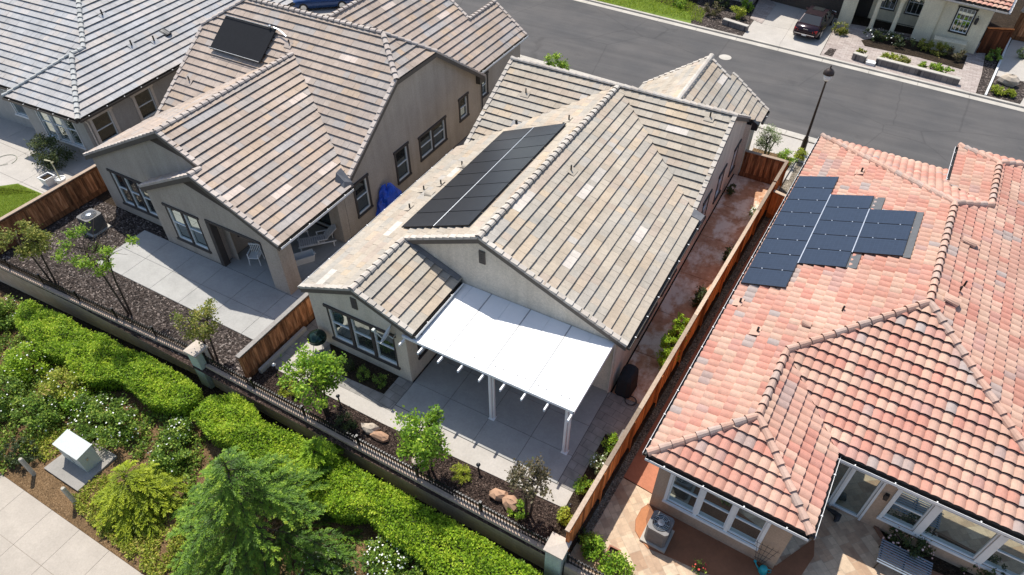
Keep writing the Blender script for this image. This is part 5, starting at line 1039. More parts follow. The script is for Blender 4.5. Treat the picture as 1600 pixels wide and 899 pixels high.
patch(3.22, 3.62, 14.55, 15.5); patch(3.22, 3.55, 10.4, 11.3); patch(4.82, 5.05, 11.35, 14.5); mm.build('flashing', simple('flashing_dark_grey', (.085, .088, .092), .7), s3a)

# ---------------------------------------------------------------- house across the street, top right
h4 = thing('house', 'yellow cream house with arched porch and terracotta eave across the street', 'house', (0, 56, 0))
m = MB(); RX, RY = 5.85, 54.45
wall(m, (2.95, 54.9), (RX, RY), rect(2.93, -.1, 3.3), [(.95, 1.95, 1.15, 2.75)])
wall(m, (RX, RY), (6.6, 61), rect(6.6, -.1, 3.3)); wall(m, (2.2, 57.4), (2.95, 54.9), rect(2.6, -.1, 3.3))
wall(m, (-3.25, 57.5), (2.9, 57.0), rect(6.17, -.1, 5.2), [(.7, 1.8, 0., 2.4), (2.3, 3.3, .9, 2.5), (4.1, 5.1, .9, 2.5)])
wall(m, (-9.2, 57.2), (-3.3, 56.1), rect(6., 2.3, 5.2)); wall(m, (-9.4, 57.2), (-8.9, 57.15), rect(.5, -.1, 5.2))
# porch front with arches
def arch_wall(x0, y0, x1, y1, piers, ztop, th):
    a, b = Vector((x0, y0, 0)), Vector((x1, y1, 0)); d = (b - a).normalized(); L_ = (b - a).length; n = Vector((-d.y, d.x, 0)) * th; zz = Vector((0, 0, 1)); edges = piers
    for (s0, s1) in piers: m.hexa([a + d * s0, a + d * s1, a + d * s1 + n, a + d * s0 + n] + [q + zz * ztop for q in (a + d * s0, a + d * s1, a + d * s1 + n, a + d * s0 + n)])
    for (p, q) in zip(piers, piers[1:]):
        s0, s1 = p[1], q[0]; r = (s1 - s0) / 2; zs = 2.55; k = 10
        for i in range(k):
            t0, t1 = s0 + (s1 - s0) * i / k, s0 + (s1 - s0) * (i + 1) / k; hz = lambda s: zs + sqrt(max(0, r * r - (s - s0 - r) ** 2))
            m.hexa([a + d * t0 + zz * hz(t0), a + d * t1 + zz * hz(t1), a + d * t1 + n + zz * hz(t1), a + d * t0 + n + zz * hz(t0)] + [a + d * t0 + zz * ztop, a + d * t1 + zz * ztop, a + d * t1 + n + zz * ztop, a + d * t0 + n + zz * ztop])
arch_wall(-3.3, 55.05, 2.95, 54.75, [(0, .95), (2.2, 2.42), (3.62, 3.84), (5.05, 6.25)], 5.2, .38)
m.build('wall', WALL_Y, h4)
for x in (-.99, .43):
    c = MB(); c.lathe([(.25, 0), (.25, .12), (.18, .2), (.15, .3), (.14, 2.3), (.2, 2.45), (.24, 2.55)], (x, 55.0, .02), 14); c.build('column', WALL_Y, h4)
window(h4, (2.95, 54.9), (RX, RY), .95, 1.95, 1.15, 2.75, trim=IRON, tw=.08, full=True, grid=3)
for a in (2.3, 4.1): window(h4, (-3.25, 57.5), (2.9, 57.0), a, a + 1., .9, 2.5, tw=.06, full=True, grid=2)
window(h4, (-3.25, 57.5), (2.9, 57.0), .7, 1.8, 0., 2.4, trim=None, rail=False, door=True, glass=DARKDOOR, frame=DARKDOOR)
c = MB()
for i in range(8): c.box((-8.8, 56.9, .02 + i * .29), (-3.35, 56.95, .30 + i * .29)) if False else c.hexa([(-8.9, 57.1, .02 + i * .29), (-3.35, 56.08, .02 + i * .29), (-3.35, 56.14, .02 + i * .29), (-8.9, 57.16, .02 + i * .29), (-8.9, 57.1, .3 + i * .29), (-3.35, 56.08, .3 + i * .29), (-3.35, 56.14, .3 + i * .29), (-8.9, 57.16, .3 + i * .29)])
c.build('garage_door', simple('garage_door_brown', (.075, .055, .04), .6), h4)
c = MB(); 
for x in (0, 1):
    a, b = Vector(((-.85, .55)[x], 55.1, 0)), Vector(((.3, 1.7)[x], 55.0, 0))
    for z in (.12, .85): c.beam(a + Vector((0, 0, z)), b + Vector((0, 0, z)), .03, .03)
    for i in range(12): q = a.lerp(b, (i + .5) / 12); c.beam(q + Vector((0, 0, .1)), q + Vector((0, 0, .85)), .014, .014, up=(0, 1, 0))
c.build('porch_railing', IRON, h4)
pl4 = [[[(2.6, 54.35, 3.3), (6.5, 53.75, 3.3), (7.2, 61, 3.3 + .34 * 5), (3.2, 61, 3.3 + .34 * 5)]]]
def plane_pts(xy, z0, s, y0, sl): return [(x, y, z0 + s * (y - y0 - sl * x)) for x, y in xy]
do_roof(h4, [[plane_pts(((2.5, 54.42), (6.55, 53.77), (7.5, 62), (3.5, 62)), 3.3, .36, 54.82, -.16)], [plane_pts(((-9.8, 56.6), (2.6, 54.4), (3.4, 62), (-9, 62)), 5.2, .36, 54.85, -.177)]], T_TERRA, 'barrel', 91, t=.082, exp=.385, w=.3)
gutter(h4, (2.5, 54.42, 3.3), (6.55, 53.77, 3.3), (-.16, -1, 0), TRIM_G, TRIM_T); gutter(h4, (6.55, 53.77, 3.3), (7.3, 60.5, 5.6), (1, -.1, 0), GUT_W, GUT_W)
c = MB(); c.box((5.05, 54.32, 1.95), (5.2, 54.46, 2.35)); c.tube([(5.12, 54.5, 2.45), (5.12, 54.38, 2.5), (5.12, 54.38, 2.35)], .025, 6); c.lathe([(.05, 0), (.1, .1), (.11, .35), (.02, .45)], (5.12, 54.38, 1.95), 8); c.build('wall_light', BLACK, h4)
bb = MB(); bb.box((3.2, 53.75, 0), (5.1, 54.35, .72)); bb.box((3.15, 53.7, .722), (5.15, 54.35, .80)); tag(bb.build('planter_wall', WALL_Y), 'low cream stucco planter wall under the barred window across the street', 'planter')

# house north of the street, mostly above the picture: porch wall and roof that shade the dark bed
h5 = thing('house', 'house beyond the bright green verge, only its shaded front edge in view', 'house', (-22, 60, 0))
m = MB(); wall(m, (-40, 56.8), (-9.6, 55.6), rect(30.4, -.1, 4.2), [(20, 21.4, .9, 2.4), (26, 27.4, .9, 2.4)]); wall(m, (-9.6, 55.6), (-9.6, 64), rect(8.4, -.1, 4.2)); m.build('wall', WALL_T, h5)
for a in (20, 26): window(h5, (-40, 56.8), (-9.6, 55.6), a, a + 1.4, .9, 2.4)
do_roof(h5, [[plane_pts(((-41, 55.9), (-9.2, 54.7), (-9.2, 63), (-41, 63)), 4.2, .4, 54.35, -.0377)]], T_PINK, 'flat', 97)
# ================================================================== PLANTS
def pip(p, poly):
    ins = False
    for i in range(len(poly)):
        (x0, y0), (x1, y1) = poly[i], poly[i - 1]
        if (y0 > p[1]) != (y1 > p[1]) and p[0] < (x1 - x0) * (p[1] - y0) / (y1 - y0) + x0: ins = not ins
    return ins
def hedge(label, pix, zt, zb, mat, seed, dens=1150, L=.085, w=.06):
    poly = [tuple(g(x, y, zt)[:2]) for x, y in pix]; cx = sum(p[0] for p in poly) / len(poly); cy = sum(p[1] for p in poly) / len(poly)
    t = thing('hedge', label, 'hedge', (cx, cy, zb)); rr = random.Random(seed); lm = MB()
    x0, x1 = min(p[0] for p in poly), max(p[0] for p in poly); y0, y1 = min(p[1] for p in poly), max(p[1] for p in poly)
    hf = lambda x, y: .07 * sin(x * 2.3 + sin(y * 3)) + .06 * sin(x * 5.1 + y * 4.3) + .05 * sin(y * 7 - x * 3.1)
    edges = [(Vector(poly[i]), Vector(poly[(i + 1) % len(poly)])) for i in range(len(poly))]
    def ed(p): 
        b = 9
        for a, c in edges:
            d = c - a; s = max(0, min(1, (Vector(p) - a).dot(d) / d.length_squared)); b = min(b, (Vector(p) - a - d * s).length)
        return b
    n = int((x1 - x0) * (y1 - y0) * dens)
    for i in range(n):
        p = (rr.uniform(x0, x1), rr.uniform(y0, y1))
        if not pip(p, poly): continue
        e = ed(p); z = zt + hf(*p) - .22 * math.exp(-e / .13) + rr.gauss(0, .05)
        tone = .5 + .25 * sin(p[0] * 1.9 + p[1] * 2.7) * cos(p[1] * 3.3) + rr.uniform(-.35, .35)
        nn = (Vector((0, 0, 1.2)) + rdir(rr)).normalized(); lm.leaf(Vector((*p, z)), (rdir(rr) + Vector((0, 0, .3))).normalized(), nn, L * rr.uniform(.7, 1.3), w * rr.uniform(.7, 1.3), (min(1, max(0, tone)), 0))
        if rr.random() < .02:
            q = Vector((*p, z))
            for k in range(7): lm.leaf(q + Vector((rr.gauss(0, .03), rr.gauss(0, .03), .02 * k)), (rdir(rr) + Vector((0, 0, 1))).normalized(), rdir(rr), L, w, (min(1, tone + .25), 0))
    for a, c in edges:
        d = c - a; out = Vector((d.y, -d.x)).normalized(); Ld = d.length
        if pip(tuple(a.lerp(c, .5) + out * .05), poly): out = -out
        for i in range(int(Ld * (zt - zb) * dens * .8)):
            p = a.lerp(c, rr.random()); h = rr.random() ** .8; z = zb + .05 + (zt - zb - .1) * h
            q = Vector((p.x, p.y, z)) + Vector((out.x, out.y, 0)) * (rr.gauss(-.06, .05) - .12 * (1 - h))
            nn = (Vector((out.x, out.y, .4)) + rdir(rr) * .9).normalized(); lm.leaf(q, rdir(rr), nn, L * rr.uniform(.7, 1.3), w * rr.uniform(.7, 1.3), (rr.random(), 0))
    lm.build('foliage', mat, t)
    c = MB(); cen = Vector((cx, cy)); 
    ins = []
    for i, p in enumerate(poly):
        a, b_ = Vector(poly[i - 1]), Vector(poly[(i + 1) % len(poly)]); d = (b_ - a).normalized(); o = Vector((d.y, -d.x))
        if pip(tuple(Vector(p) + o * .03), poly): o = -o
        ins.append(tuple(Vector(p) - o * .16))
    c.slab(ins, zb, zt - .2); c.build('branches', simple('hedge_twigs', (.028, .04, .012), .9), t)
    return t
hedge('long clipped bright green hedge below the wall of the dark bark garden',
      [(30, 474), (48, 468), (78, 482), (104, 494), (137, 515), (167, 524), (192, 540), (225, 552), (252, 566), (290, 588), (312, 606), (308, 622), (285, 636), (255, 632), (238, 628), (222, 622), (205, 606), (190, 594), (175, 588), (158, 590), (140, 592), (120, 588), (108, 576), (101, 556), (82, 552), (64, 546), (52, 532), (40, 522), (27, 512), (20, 494)], -.08, ZL, L_HEDGE, 1)
hedge('long clipped green hedge running behind the cedar below the white patio cover garden',
      [(297, 645), (325, 618), (365, 613), (392, 628), (408, 655), (440, 668), (462, 676), (513, 704), (539, 716), (565, 734), (591, 748), (632, 768), (675, 797), (700, 806), (728, 824), (760, 842), (800, 868), (840, 890), (900, 940), (740, 945), (700, 918), (672, 893), (655, 872), (640, 857), (618, 848), (603, 836), (585, 815), (568, 801), (545, 803), (520, 800), (480, 770), (440, 740), (400, 715), (360, 690), (325, 678)], -.08, ZL, L_HEDGE, 2)
def upz(bx, by, zb, tx, ty):
    b = g(bx, by, zb); c = g(tx, ty, zb) - Vector((0, 0, H)); d = c.normalized(); w = b - Vector((0, 0, H)); zv = Vector((0, 0, 1))
    # closest height on the vertical through b to the sight line
    k = zv.dot(d); s = (zv.dot(-w) - k * d.dot(-w)) / (1 - k * k); return b, max(.3, s)
b, h_ = upz(425, 862, ZL, 340, 640); print('cedar height', h_, b)
conifer('big feathery green cedar tree with a thin leaning top shoot in front of the hedge', b, min(h_, 5.6), 2.0, L_CEDAR, 5, whorls=16, per=9, droop=.36, spray=.40, dens=1., prof=lambda f: 2.15 * (1 - f) ** .8)
b = g(505, 745, ZL); conifer('small feathery bright green cedar growing beside the big cedar and against the hedge', b, 2.0, 1.25, L_HEDGE, 6, whorls=9, per=9, droop=.3, spray=.4, dens=1.15)
b = g(222, 782, ZL); conifer('low weeping yellow green cedar mound left of the big cedar', b, 1.7, 1.45, L_LIME, 8, whorls=8, per=9, droop=.42, spray=.45, dens=1.1, prof=lambda f: 1.5 * (1 - f) ** .5)
RG = 'flowering shrubs along the footpath'
RS = [((172, 672), (1.4, 1.0, .6), 7500, L_ROSE, 75, 'broad white flowering rose shrub below the hedge, above the grey utility box'), ((112, 618), (1.0, .8, .6), 4600, L_COVER, 40, 'olive green white flowering shrub in the gap before the left hedge'), ((52, 580), (1.05, .9, .6), 5000, L_HEDGE, 30, 'bright green flowering shrub near the left edge below the hedge'), ((68, 655), (1.0, .75, .5), 4200, L_ROSE, 18, 'dark green shrub left of the broad white rose shrub'),
      ((284, 684), (.6, .5, .45), 2600, L_ROSE, 32, 'small white rose shrub in the gap between the two hedges'), ((8, 630), (1.2, .9, .6), 4800, L_ROSE, 22, 'dense green shrub at the left edge above the footpath'), ((10, 505), (.9, .9, .6), 3600, L_ROSE, 15, 'green shrub at the left edge beside the hedge end'), ((604, 884), (.8, .65, .45), 3400, L_ROSE, 95, 'white rose bush in full bloom under the hedge'), ((515, 905), (1.0, .7, .5), 4200, L_DARK, 38, 'dark rose bush with few white blooms at the bottom edge beside the cedar'), ((660, 915), (.5, .5, .35), 1500, L_ROSE, 14, 'low rose bush at the bottom edge under the hedge'),
      ((270, 725), (.8, .6, .4), 2800, L_ROSE, 14, 'leafy green shrub between the lime cedar mound and the small white rose'), ((130, 640), (.6, .5, .45), 2200, L_TREE, 12, 'small bright shrub between the olive and the broad white rose shrubs')]
for i, (px, rad, n, mt, fl, lb) in enumerate(RS): shrub('rose_shrub', lb, 'shrub', g(*px, ZL), rad, n, mt, .095, .062, 20 + i, 46, RG, (fl, .045, PETAL), spread=.3)
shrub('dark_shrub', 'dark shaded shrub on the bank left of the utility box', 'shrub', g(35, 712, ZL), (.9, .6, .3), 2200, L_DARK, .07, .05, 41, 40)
small_tree('dense tree just outside the left edge that shades the footpath corner', g(-75, 690, ZL), 3.2, 1.3, 1.2, 3500, L_ROSE, 2, .11, .07, 77, 40, name='garden_tree')
# ground cover
def scatter(name, label_kind, pix, z, n, mat, L, w, seed, lift=.06, up=1., clump=0):
    poly = [tuple(g(x, y, z)[:2]) for x, y in pix]; rr = random.Random(seed); m = MB(); x0, x1 = min(p[0] for p in poly), max(p[0] for p in poly); y0, y1 = min(p[1] for p in poly), max(p[1] for p in poly); k = 0
    while k < n:
        p = (rr.uniform(x0, x1), rr.uniform(y0, y1))
        if not pip(p, poly): k += .2; continue
        if clump and .5 * sin(p[0] * 3.1 + 1.7 * sin(p[1] * 2.3)) * cos(p[1] * 3.7) + .5 * sin(p[0] * 7 + p[1] * 5) < rr.uniform(-clump, .4) - .3: k += .5; continue
        if -21.6 < p[0] < -19.45 and 3.2 < p[1] < 5.1 and z < -1: k += .2; continue
        k += 1; e = (rdir(rr) + Vector((0, 0, up))).normalized(); nn = e.cross(rdir(rr)).normalized() if up > 1.2 else (Vector((0, 0, 1)) + rdir(rr)).normalized()
        m.leaf(Vector((*p, z + rr.random() * lift)), e, nn, L * rr.uniform(.6, 1.4), w * rr.uniform(.7, 1.3), (rr.random(), 0))
    o = m.build(name, mat); return tag(o, label_kind, None, None, 'stuff')
scatter('ground_cover', None, [(30, 700), (95, 655), (115, 690), (128, 760), (150, 730), (250, 800), (300, 840), (290, 880), (240, 905), (210, 880), (150, 825), (122, 800), (110, 770), (84, 740), (60, 715)], ZL + .06, 16000, L_COVER, .09, .06, 3, .12, .3, .6)
scatter('bank_undergrowth', None, [(-60, 470), (20, 480), (60, 560), (120, 598), (240, 645), (330, 690), (330, 800), (290, 850), (250, 770), (195, 700), (150, 690), (110, 690), (85, 672), (60, 705), (0, 745), (-60, 760)], ZL + .05, 36000, L_ROSE, .1, .065, 4, .24, .3, .15)
scatter('dry_leaves', None, [(440, 760), (560, 800), (700, 899), (700, 960), (420, 960), (300, 899), (330, 800)], ZL + .05, 2600, L_BRONZE, .06, .04, 5, .06, .1, .4)
scatter('lawn_grass', None, [(-40, 300), (0, 293), (28, 289), (61, 303), (84, 315), (0, 362), (-40, 380)], .05, 26000, L_GRASS, .08, .014, 6, .02, 1.6)
scatter('verge_grass', None, [(700, -60), (900, -4), (960, 9), (1095, 37), (1103, 18), (1060, -5), (980, -60)],   .05, 30000, L_GRASS, .2, .035, 7, .05, 1.4)
# bark chips
def chips(name, poly, n, mat, seed, z, s=.05):
    rr = random.Random(seed); m = MB(); x0, x1 = min(p[0] for p in poly), max(p[0] for p in poly); y0, y1 = min(p[1] for p in poly), max(p[1] for p in poly)
    for i in range(n):
        p = (rr.uniform(x0, x1), rr.uniform(y0, y1))
        if not pip(p, poly): continue
        a = rr.uniform(0, pi); L = s * rr.uniform(.6, 1.6); w = L * rr.uniform(.3, .6); h = rr.uniform(.008, .03); c = Vector((*p, z)); u = Vector((cos(a), sin(a), rr.uniform(-.3, .3))); v = Vector((-sin(a), cos(a), rr.uniform(-.3, .3)))
        m.add([c - u * L - v * w, c + u * L - v * w, c + u * L * .8 + v * w, c - u * L * .7 + v * w, c + Vector((0, 0, h + .01))], [(0, 1, 4), (1, 2, 4), (2, 3, 4), (3, 0, 4)], 0, (rr.random(), 0))
    return tag(m.build(name, mat), None, None, None, 'stuff')
chipmat = tile_mat('bark_chip', [(0, (.03, .022, .018)), (.5, (.085, .065, .055)), (.85, (.16, .13, .115)), (1, (.34, .30, .27))])
chipmat2 = tile_mat('bark_chip_brown', [(0, (.02, .014, .011)), (.6, (.07, .046, .037)), (.9, (.12, .085, .068)), (1, (.2, .15, .12))])
chips('bark_chips', [(-32.3, 9.0), (-17.1, 9.3), (-17.1, 11.1), (-28.1, 11.1), (-28.1, 14.3), (-32.3, 14.3)], 9000, chipmat, 1, .012, .05)
chips('bark_chips', [(-16.9, 9.35), (-3.4, 9.2), (-3.4, 10.5), (-16.9, 10.4)], 7000, chipmat2, 2, .008, .028)
chips('gravel_stones', [(fx(9.4) + .1, 9.9), (fx(9.4) + .36, 9.9), (fx(33) + .4, 33), (fx(33) + .1, 33)], 3000, tile_mat('gravel_stone', [(0, (.07, .06, .05)), (.6, (.2, .17, .14)), (1, (.45, .40, .35))]), 3, ZR + .035, .03)

# trees and shrubs of the gardens
small_tree('olive yellow young tree in the dark bark garden near the dark wooden fence', (-28.58, 9.35, 0), 3.3, 1.0, .85, 2600, L_OLIVE, 2, .11, .07, 101, 26, .35, .26)
small_tree('sparse tall tree with pale green tufts and bare branches beside the neighbouring patio slab', (-23.95, 9.65, 0), 4.5, 1.35, .95, 2000, L_TREE, 2, .11, .055, 102, 13, .55, .2, bare=12)
small_tree('low bronze and olive tree before the wooden fence and the left pilaster', (-18.95, 9.65, 0), 2.9, .85, .75, 1900, L_OLIVE, 2, .09, .06, 103, 26, .3, .24)
small_tree('bright green bushy multi stem tree in front of the triple window', (-13.27, 9.72, 0), 3.1, .98, .92, 4200, L_TREE, 3, .115, .075, 104, 40, .3, .24)
small_tree('bright green multi stem tree before the grey patio slab, left of the white posts', (-8.6, 9.62, 0), 3.0, .9, .86, 4000, L_TREE, 3, .11, .07, 105, 38, .3, .24)
small_tree('small bronze leaved tree at the garden end beside the tan boulders', (-4.85, 9.8, 0), 2.75, .72, .68, 1700, L_BRONZE, 3, .09, .06, 106, 28, .3, .22)
def sh(label, p, rad, n, mat, L=.07, w=.045, seed=0, fl=None, nm='garden_shrub', grp=None, cl=26, fn='flowers'): return shrub(nm, label, 'shrub', p, rad, n, mat, L, w, seed, cl, grp, fl, spread=.3, flname=fn)
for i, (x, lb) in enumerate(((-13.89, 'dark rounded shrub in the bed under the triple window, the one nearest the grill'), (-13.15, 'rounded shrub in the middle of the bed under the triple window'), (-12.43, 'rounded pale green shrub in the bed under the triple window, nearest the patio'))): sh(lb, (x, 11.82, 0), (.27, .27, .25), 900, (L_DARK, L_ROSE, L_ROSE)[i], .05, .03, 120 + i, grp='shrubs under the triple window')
sh('low yellow green shrub on brown bark left of the bushy green tree', (-15.2, 9.85, 0), (.5, .38, .22), 900, L_YEL, .07, .04, 124); sh('round lime green tussock on brown bark beside the path light', (-7.57, 10.0, 0), (.36, .33, .2), 1100, L_YEL, .1, .02, 125); sh('dark small shrub at the foot of the bushy green tree', (-12.3, 9.62, 0), (.42, .35, .28), 800, L_DARK, .07, .04, 126)
sh('small yellow green shrub between the bronze tree and the orange fence', g(884, 812), (.28, .3, .25), 700, L_YEL, .08, .045, 127); sh('small bright green shrub at the foot of the bronze tree', (-5.15, 9.75, 0), (.3, .28, .22), 600, L_TREE, .07, .045, 128)
for i, (px, mt, lb) in enumerate((((912, 764), L_TREE, 'green shrub in the fence bed nearest the garden wall'), ((934, 732), L_GREY, 'pale flowering shrub in the middle of the fence bed'), ((953, 700), L_TREE, 'leafy shrub in the fence bed nearest the white patio cover'))): sh(lb, g(*px), (.27, .38, .28), 800, mt, .07, .04, 130 + i, (14, .05, PETAL) if i == 1 else None, grp='shrubs in the fence bed')
m = MB(); m.slab([(-3.9, 9.3), (fx(9.3) - .08, 9.3), (fx(13.95) - .08, 13.95), (-3.9, 13.95)], -.05, .015); structure('fence_bed', m, SOILD)
b = g(1090, 478, .5); t = shrub('climbing_hedge', 'long bright green leafy shrub row growing along the orange fence in the side yard', 'shrub', (fx(18.6) - .38, 18.7, .03), (.33, 1.45, .75), 5200, L_HEDGE, .085, .055, 140, 60)
sh('dark green shrub against the orange fence, before the long green shrub row', (fx(22.0) - .35, 22.0, .03), (.3, .5, .5), 1300, L_DARK, .08, .05, 141); sh('small dark shrub against the orange fence in the middle of the side yard', (fx(25.4) - .3, 25.4, .03), (.26, .35, .42), 900, L_DARK, .08, .05, 142); sh('pale yellow flowering shrub against the orange fence near the gate fence', (fx(29) - .3, 29.0, .03), (.25, .3, .35), 800, L_GREY, .07, .045, 143, (40, .05, PETAL)); sh('dark potted shrub beside the beige side wall near the gate fence', (-4.12, 30.5, .03), (.18, .45, .3), 700, L_DARK, .07, .04, 144)
sh('white flowering plant at the left corner of the triple window wall', (-16.15, 13.2, .03), (.25, .3, .3), 700, L_DARK, .07, .045, 145, (30, .06, PETAL))
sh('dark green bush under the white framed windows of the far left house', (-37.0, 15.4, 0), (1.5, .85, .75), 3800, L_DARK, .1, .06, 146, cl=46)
sh('leafy green shrub beside the right pilaster at the travertine patio', g(926, 862, ZR), (.42, .38, .42), 1500, L_TREE, .09, .05, 147, nm='patio_shrub'); sh('leafy green shrub at the bottom edge below the square clay planter', g(962, 893, ZR), (.42, .42, .42), 1500, L_TREE, .09, .05, 148, nm='patio_shrub'); sh('low dark shrub in the shade of the orange fence end', g(903, 838, ZR), (.35, .3, .18), 700, L_DARK, .07, .05, 149, nm='patio_shrub')
sh('thin red flowering plant at the edge of the brown stained pad', g(1090, 893, ZR), (.2, .2, .3), 160, L_ROSE, .07, .03, 150, (11, .045, PETAL_R), nm='patio_shrub', fn='red_flowers')
sh('pink and white rose bush in the dark bed under the big window', g(1412, 858, ZR), (.75, .5, .4), 1500, L_DARK, .08, .05, 151, (42, .045, PETAL_PK), nm='rose_shrub'); sh('pink rose bush in the dark bed at the lower right corner', g(1535, 905, ZR), (.7, .5, .4), 1300, L_DARK, .08, .05, 152, (30, .045, PETAL_PK), nm='rose_shrub')
# by the street
sh('bright green bush on the near kerb seen over the tan roof', (-17.6, 37.4, .05), (.75, .65, .75), 2600, L_TREE, .13, .07, 160, nm='street_shrub')
small_tree('sage green wispy bush tied to a stake behind the gate fence', (-3.35, 34.1, .05), 2.2, .8, .7, 1900, L_GREY, 3, .12, .03, 161, 30, .3, .3); sh('round dark green shrub at the foot of the street lamp', (-2.35, 34.6, .05), (.45, .45, .4), 1300, L_TREE, .08, .05, 162, nm='street_shrub'); sh('small yellow flowering shrub between the street lamp and the terracotta roof', g(1250, 247, .2), (.3, .35, .25), 800, L_YEL, .08, .05, 163, nm='street_shrub')
FS = [((1312, 52), (.5, .5, .4), L_OLIVE, 'olive shrub at the left foot of the arched porch across the street'), ((1366, 61), (1.25, .65, .4), L_DARK, 'dark hedge like shrub before the porch columns across the street'), ((1405, 71), (1.1, .6, .4), L_DARK, 'dark white flowering shrub in the middle of the bed across the street'), ((1443, 78), (.5, .45, .35), L_OLIVE, 'olive brown shrub left of the cream planter wall'), ((1468, 86), (.6, .5, .38), L_OLIVE, 'olive brown shrub before the cream planter wall'), ((1490, 92), (.6, .5, .38), L_BRONZE, 'bronze shrub at the right end of the bed across the street'), ((1345, 86), (.35, .3, .2), L_OLIVE, 'small olive plant behind the short low wall by the far kerb'), ((1388, 95), (.55, .35, .25), L_YEL, 'yellow green plant behind the long low wall by the far kerb'), ((1409, 100), (.4, .35, .28), L_OLIVE, 'olive plant in the middle of the long low wall by the far kerb'), ((1450, 109), (.8, .4, .25), L_TREE, 'bright green plant row behind the long low wall by the far kerb'), ((1474, 116), (.6, .35, .25), L_TREE, 'bright green plant at the right end of the long low wall'),
      ((1556, 146), (.35, .3, .25), L_YEL, 'yellow green tuft nearest the kerb in the mulch plot'), ((1577, 151), (.3, .3, .22), L_YEL, 'yellow green tuft at the right of the mulch plot'), ((1549, 92), (.45, .8, .3), L_ROSE, 'green shrub strip beside the white kerb strip'), ((1152, 27), (.55, .45, .4), L_YEL, 'yellow green shrub behind the small block wall left of the pale driveway'), ((1166, 17), (.5, .4, .4), L_TREE, 'bright green shrub beside the pale driveway'), ((1112, 24), (.7, .5, .45), L_BRONZE, 'bronze shrub at the end of the bright green verge'), ((1125, 12), (.6, .5, .4), L_DARK, 'dark shrub in the shade beyond the bright green verge'), ((1060, 12), (.6, .4, .3), L_TREE, 'leafy green shrub in the bright green verge'), ((1598, 92), (.5, .4, .5), L_GREY, 'grey green bush at the right edge on the pale driveway')]
for i, (px, rad, mt, lb) in enumerate(FS): sh(lb, g(*px, .05), rad, 750, mt, .12, .07, 170 + i, (12, .06, PETAL) if i in (1, 2) else None, nm='street_shrub', cl=18)

# ================================================================== OBJECTS
for i, (x, y, r, mt, lb) in enumerate(((-11.41, 9.95, (.34, .24, .22), ROCKP, 'pale rounded boulder of the pair on brown bark near the bushy tree'), (-10.94, 9.87, (.38, .2, .17), ROCK, 'flat tan boulder of the pair on brown bark near the bushy tree'), (-9.2, 9.75, (.3, .22, .2), ROCKP, 'pale single boulder left of the middle tree trunks'), (-6.04, 9.93, (.33, .24, .22), ROCK, 'angular tan boulder on brown bark, left of its pair near the bronze tree'), (-5.55, 9.86, (.3, .27, .24), ROCK, 'orange boulder right beside the bronze tree'))): boulder(lb, (x, y, .02), r, mt, 200 + i)
c = g(1574, 131, .1); boulder('big sandstone boulder in the mulch plot across the street', c, (.55, .42, .4), ROCKP, 212)
for i, (p, lb) in enumerate(((g(432, 581), 'black garden path light at the end of the dark pavers near the striped fence'), (g(531, 630), 'black garden path light behind the bushy green tree'), (g(748, 737), 'black garden path light beside the lime tussock'), (g(890, 800), 'black garden path light at the end of the pale path near the orange fence'))):
    t = thing('path_light', lb, 'garden light', p, group='black path lights in the bark garden'); m = MB(); m.tube([p - Vector((0, 0, .03)), p + Vector((0, 0, .42))], .03, 8); m.build('stem', BLACK, t); m = MB(); m.lathe([(.075, .42), (.08, .44), (.02, .5)], p, 12); m.lathe([(.045, .37), (.045, .42)], p, 10, 0); m.build('cap', STEEL if i == 0 else BLACK, t)
# kettle grill
p = Vector((-15.55, 12.05, .03)); t = thing('kettle_grill', 'dark green round kettle grill with shiny lid beside the triple window', 'grill', p); m = MB(); m.lathe([(.05, .48), (.25, .52), (.36, .64), (.38, .74)], p, 20); m.build('bowl', GREENM, t, True); m = MB(); m.lathe([(.385, .745), (.36, .86), (.24, .97), (.06, 1.01)], p, 20); m.build('lid', GREENM, t, True)
m = MB(); m.tube([p + Vector((-.06, 0, 1.02)), p + Vector((-.06, 0, 1.06)), p + Vector((.06, 0, 1.06)), p + Vector((.06, 0, 1.02))], .012, 6); m.build('handle', BLACK, t)
for k in range(3): a = 2 * pi * k / 3; m = MB(); m.tube([p + Vector((cos(a) * .18, sin(a) * .18, .55)), p + Vector((cos(a) * .3, sin(a) * .3, 0))], .015, 6); m.build('leg', STEEL, t)
# air conditioners
def aircon(label, c, s, h, mat, rz=0.):
    t = thing('air_conditioner', label, 'air conditioner', c, rz); M = Matrix.Translation(c) @ Matrix.Rotation(rz, 4, 'Z'); m = MB(M); m.box((-s - .08, -s - .08, -.05), (s + .08, s + .08, .06)); m.build('pad', KERB, t)
    m = MB(M); k = 6
    prof = [(s - .08, -s), (s, -s + .08), (s, s - .08), (s - .08, s), (-s + .08, s), (-s, s - .08), (-s, -s + .08), (-s + .08, -s)]
    m.prism([(x, y, .065) for x, y in prof], (0, 0, h - .07)); m.build('cabinet', mat, t)
    m = MB(M); n = 14
    for i in range(n):
        z = .12 + i * (h - .22) / n; m.prism([(x * 1.012, y * 1.012, z) for x, y in prof], (0, 0, .018))
    m.build('louvre', mat, t)
    m = MB(M); m.lathe([(s * .82, h), (s * .82, h + .012), (s * .78, h + .014)], (0, 0, 0), 24); m.build('fan_well', BLACK, t)
    m = MB(M)
    for i in range(1, 6):
        r = s * .8 * i / 5.2; m.tube([(r * cos(2 * pi * j / 20), r * sin(2 * pi * j / 20), h + .03) for j in range(21)], .006, 4, cap=False)
    for i in range(8): a = 2 * pi * i / 8; m.tube([(0, 0, h + .034), (cos(a) * s * .82, sin(a) * s * .82, h + .03)], .006, 4)
    m.lathe([(.12, h + .02), (.12, h + .04), (.04, h + .05)], (0, 0, 0), 12); m.build('fan_grille', STEEL, t)
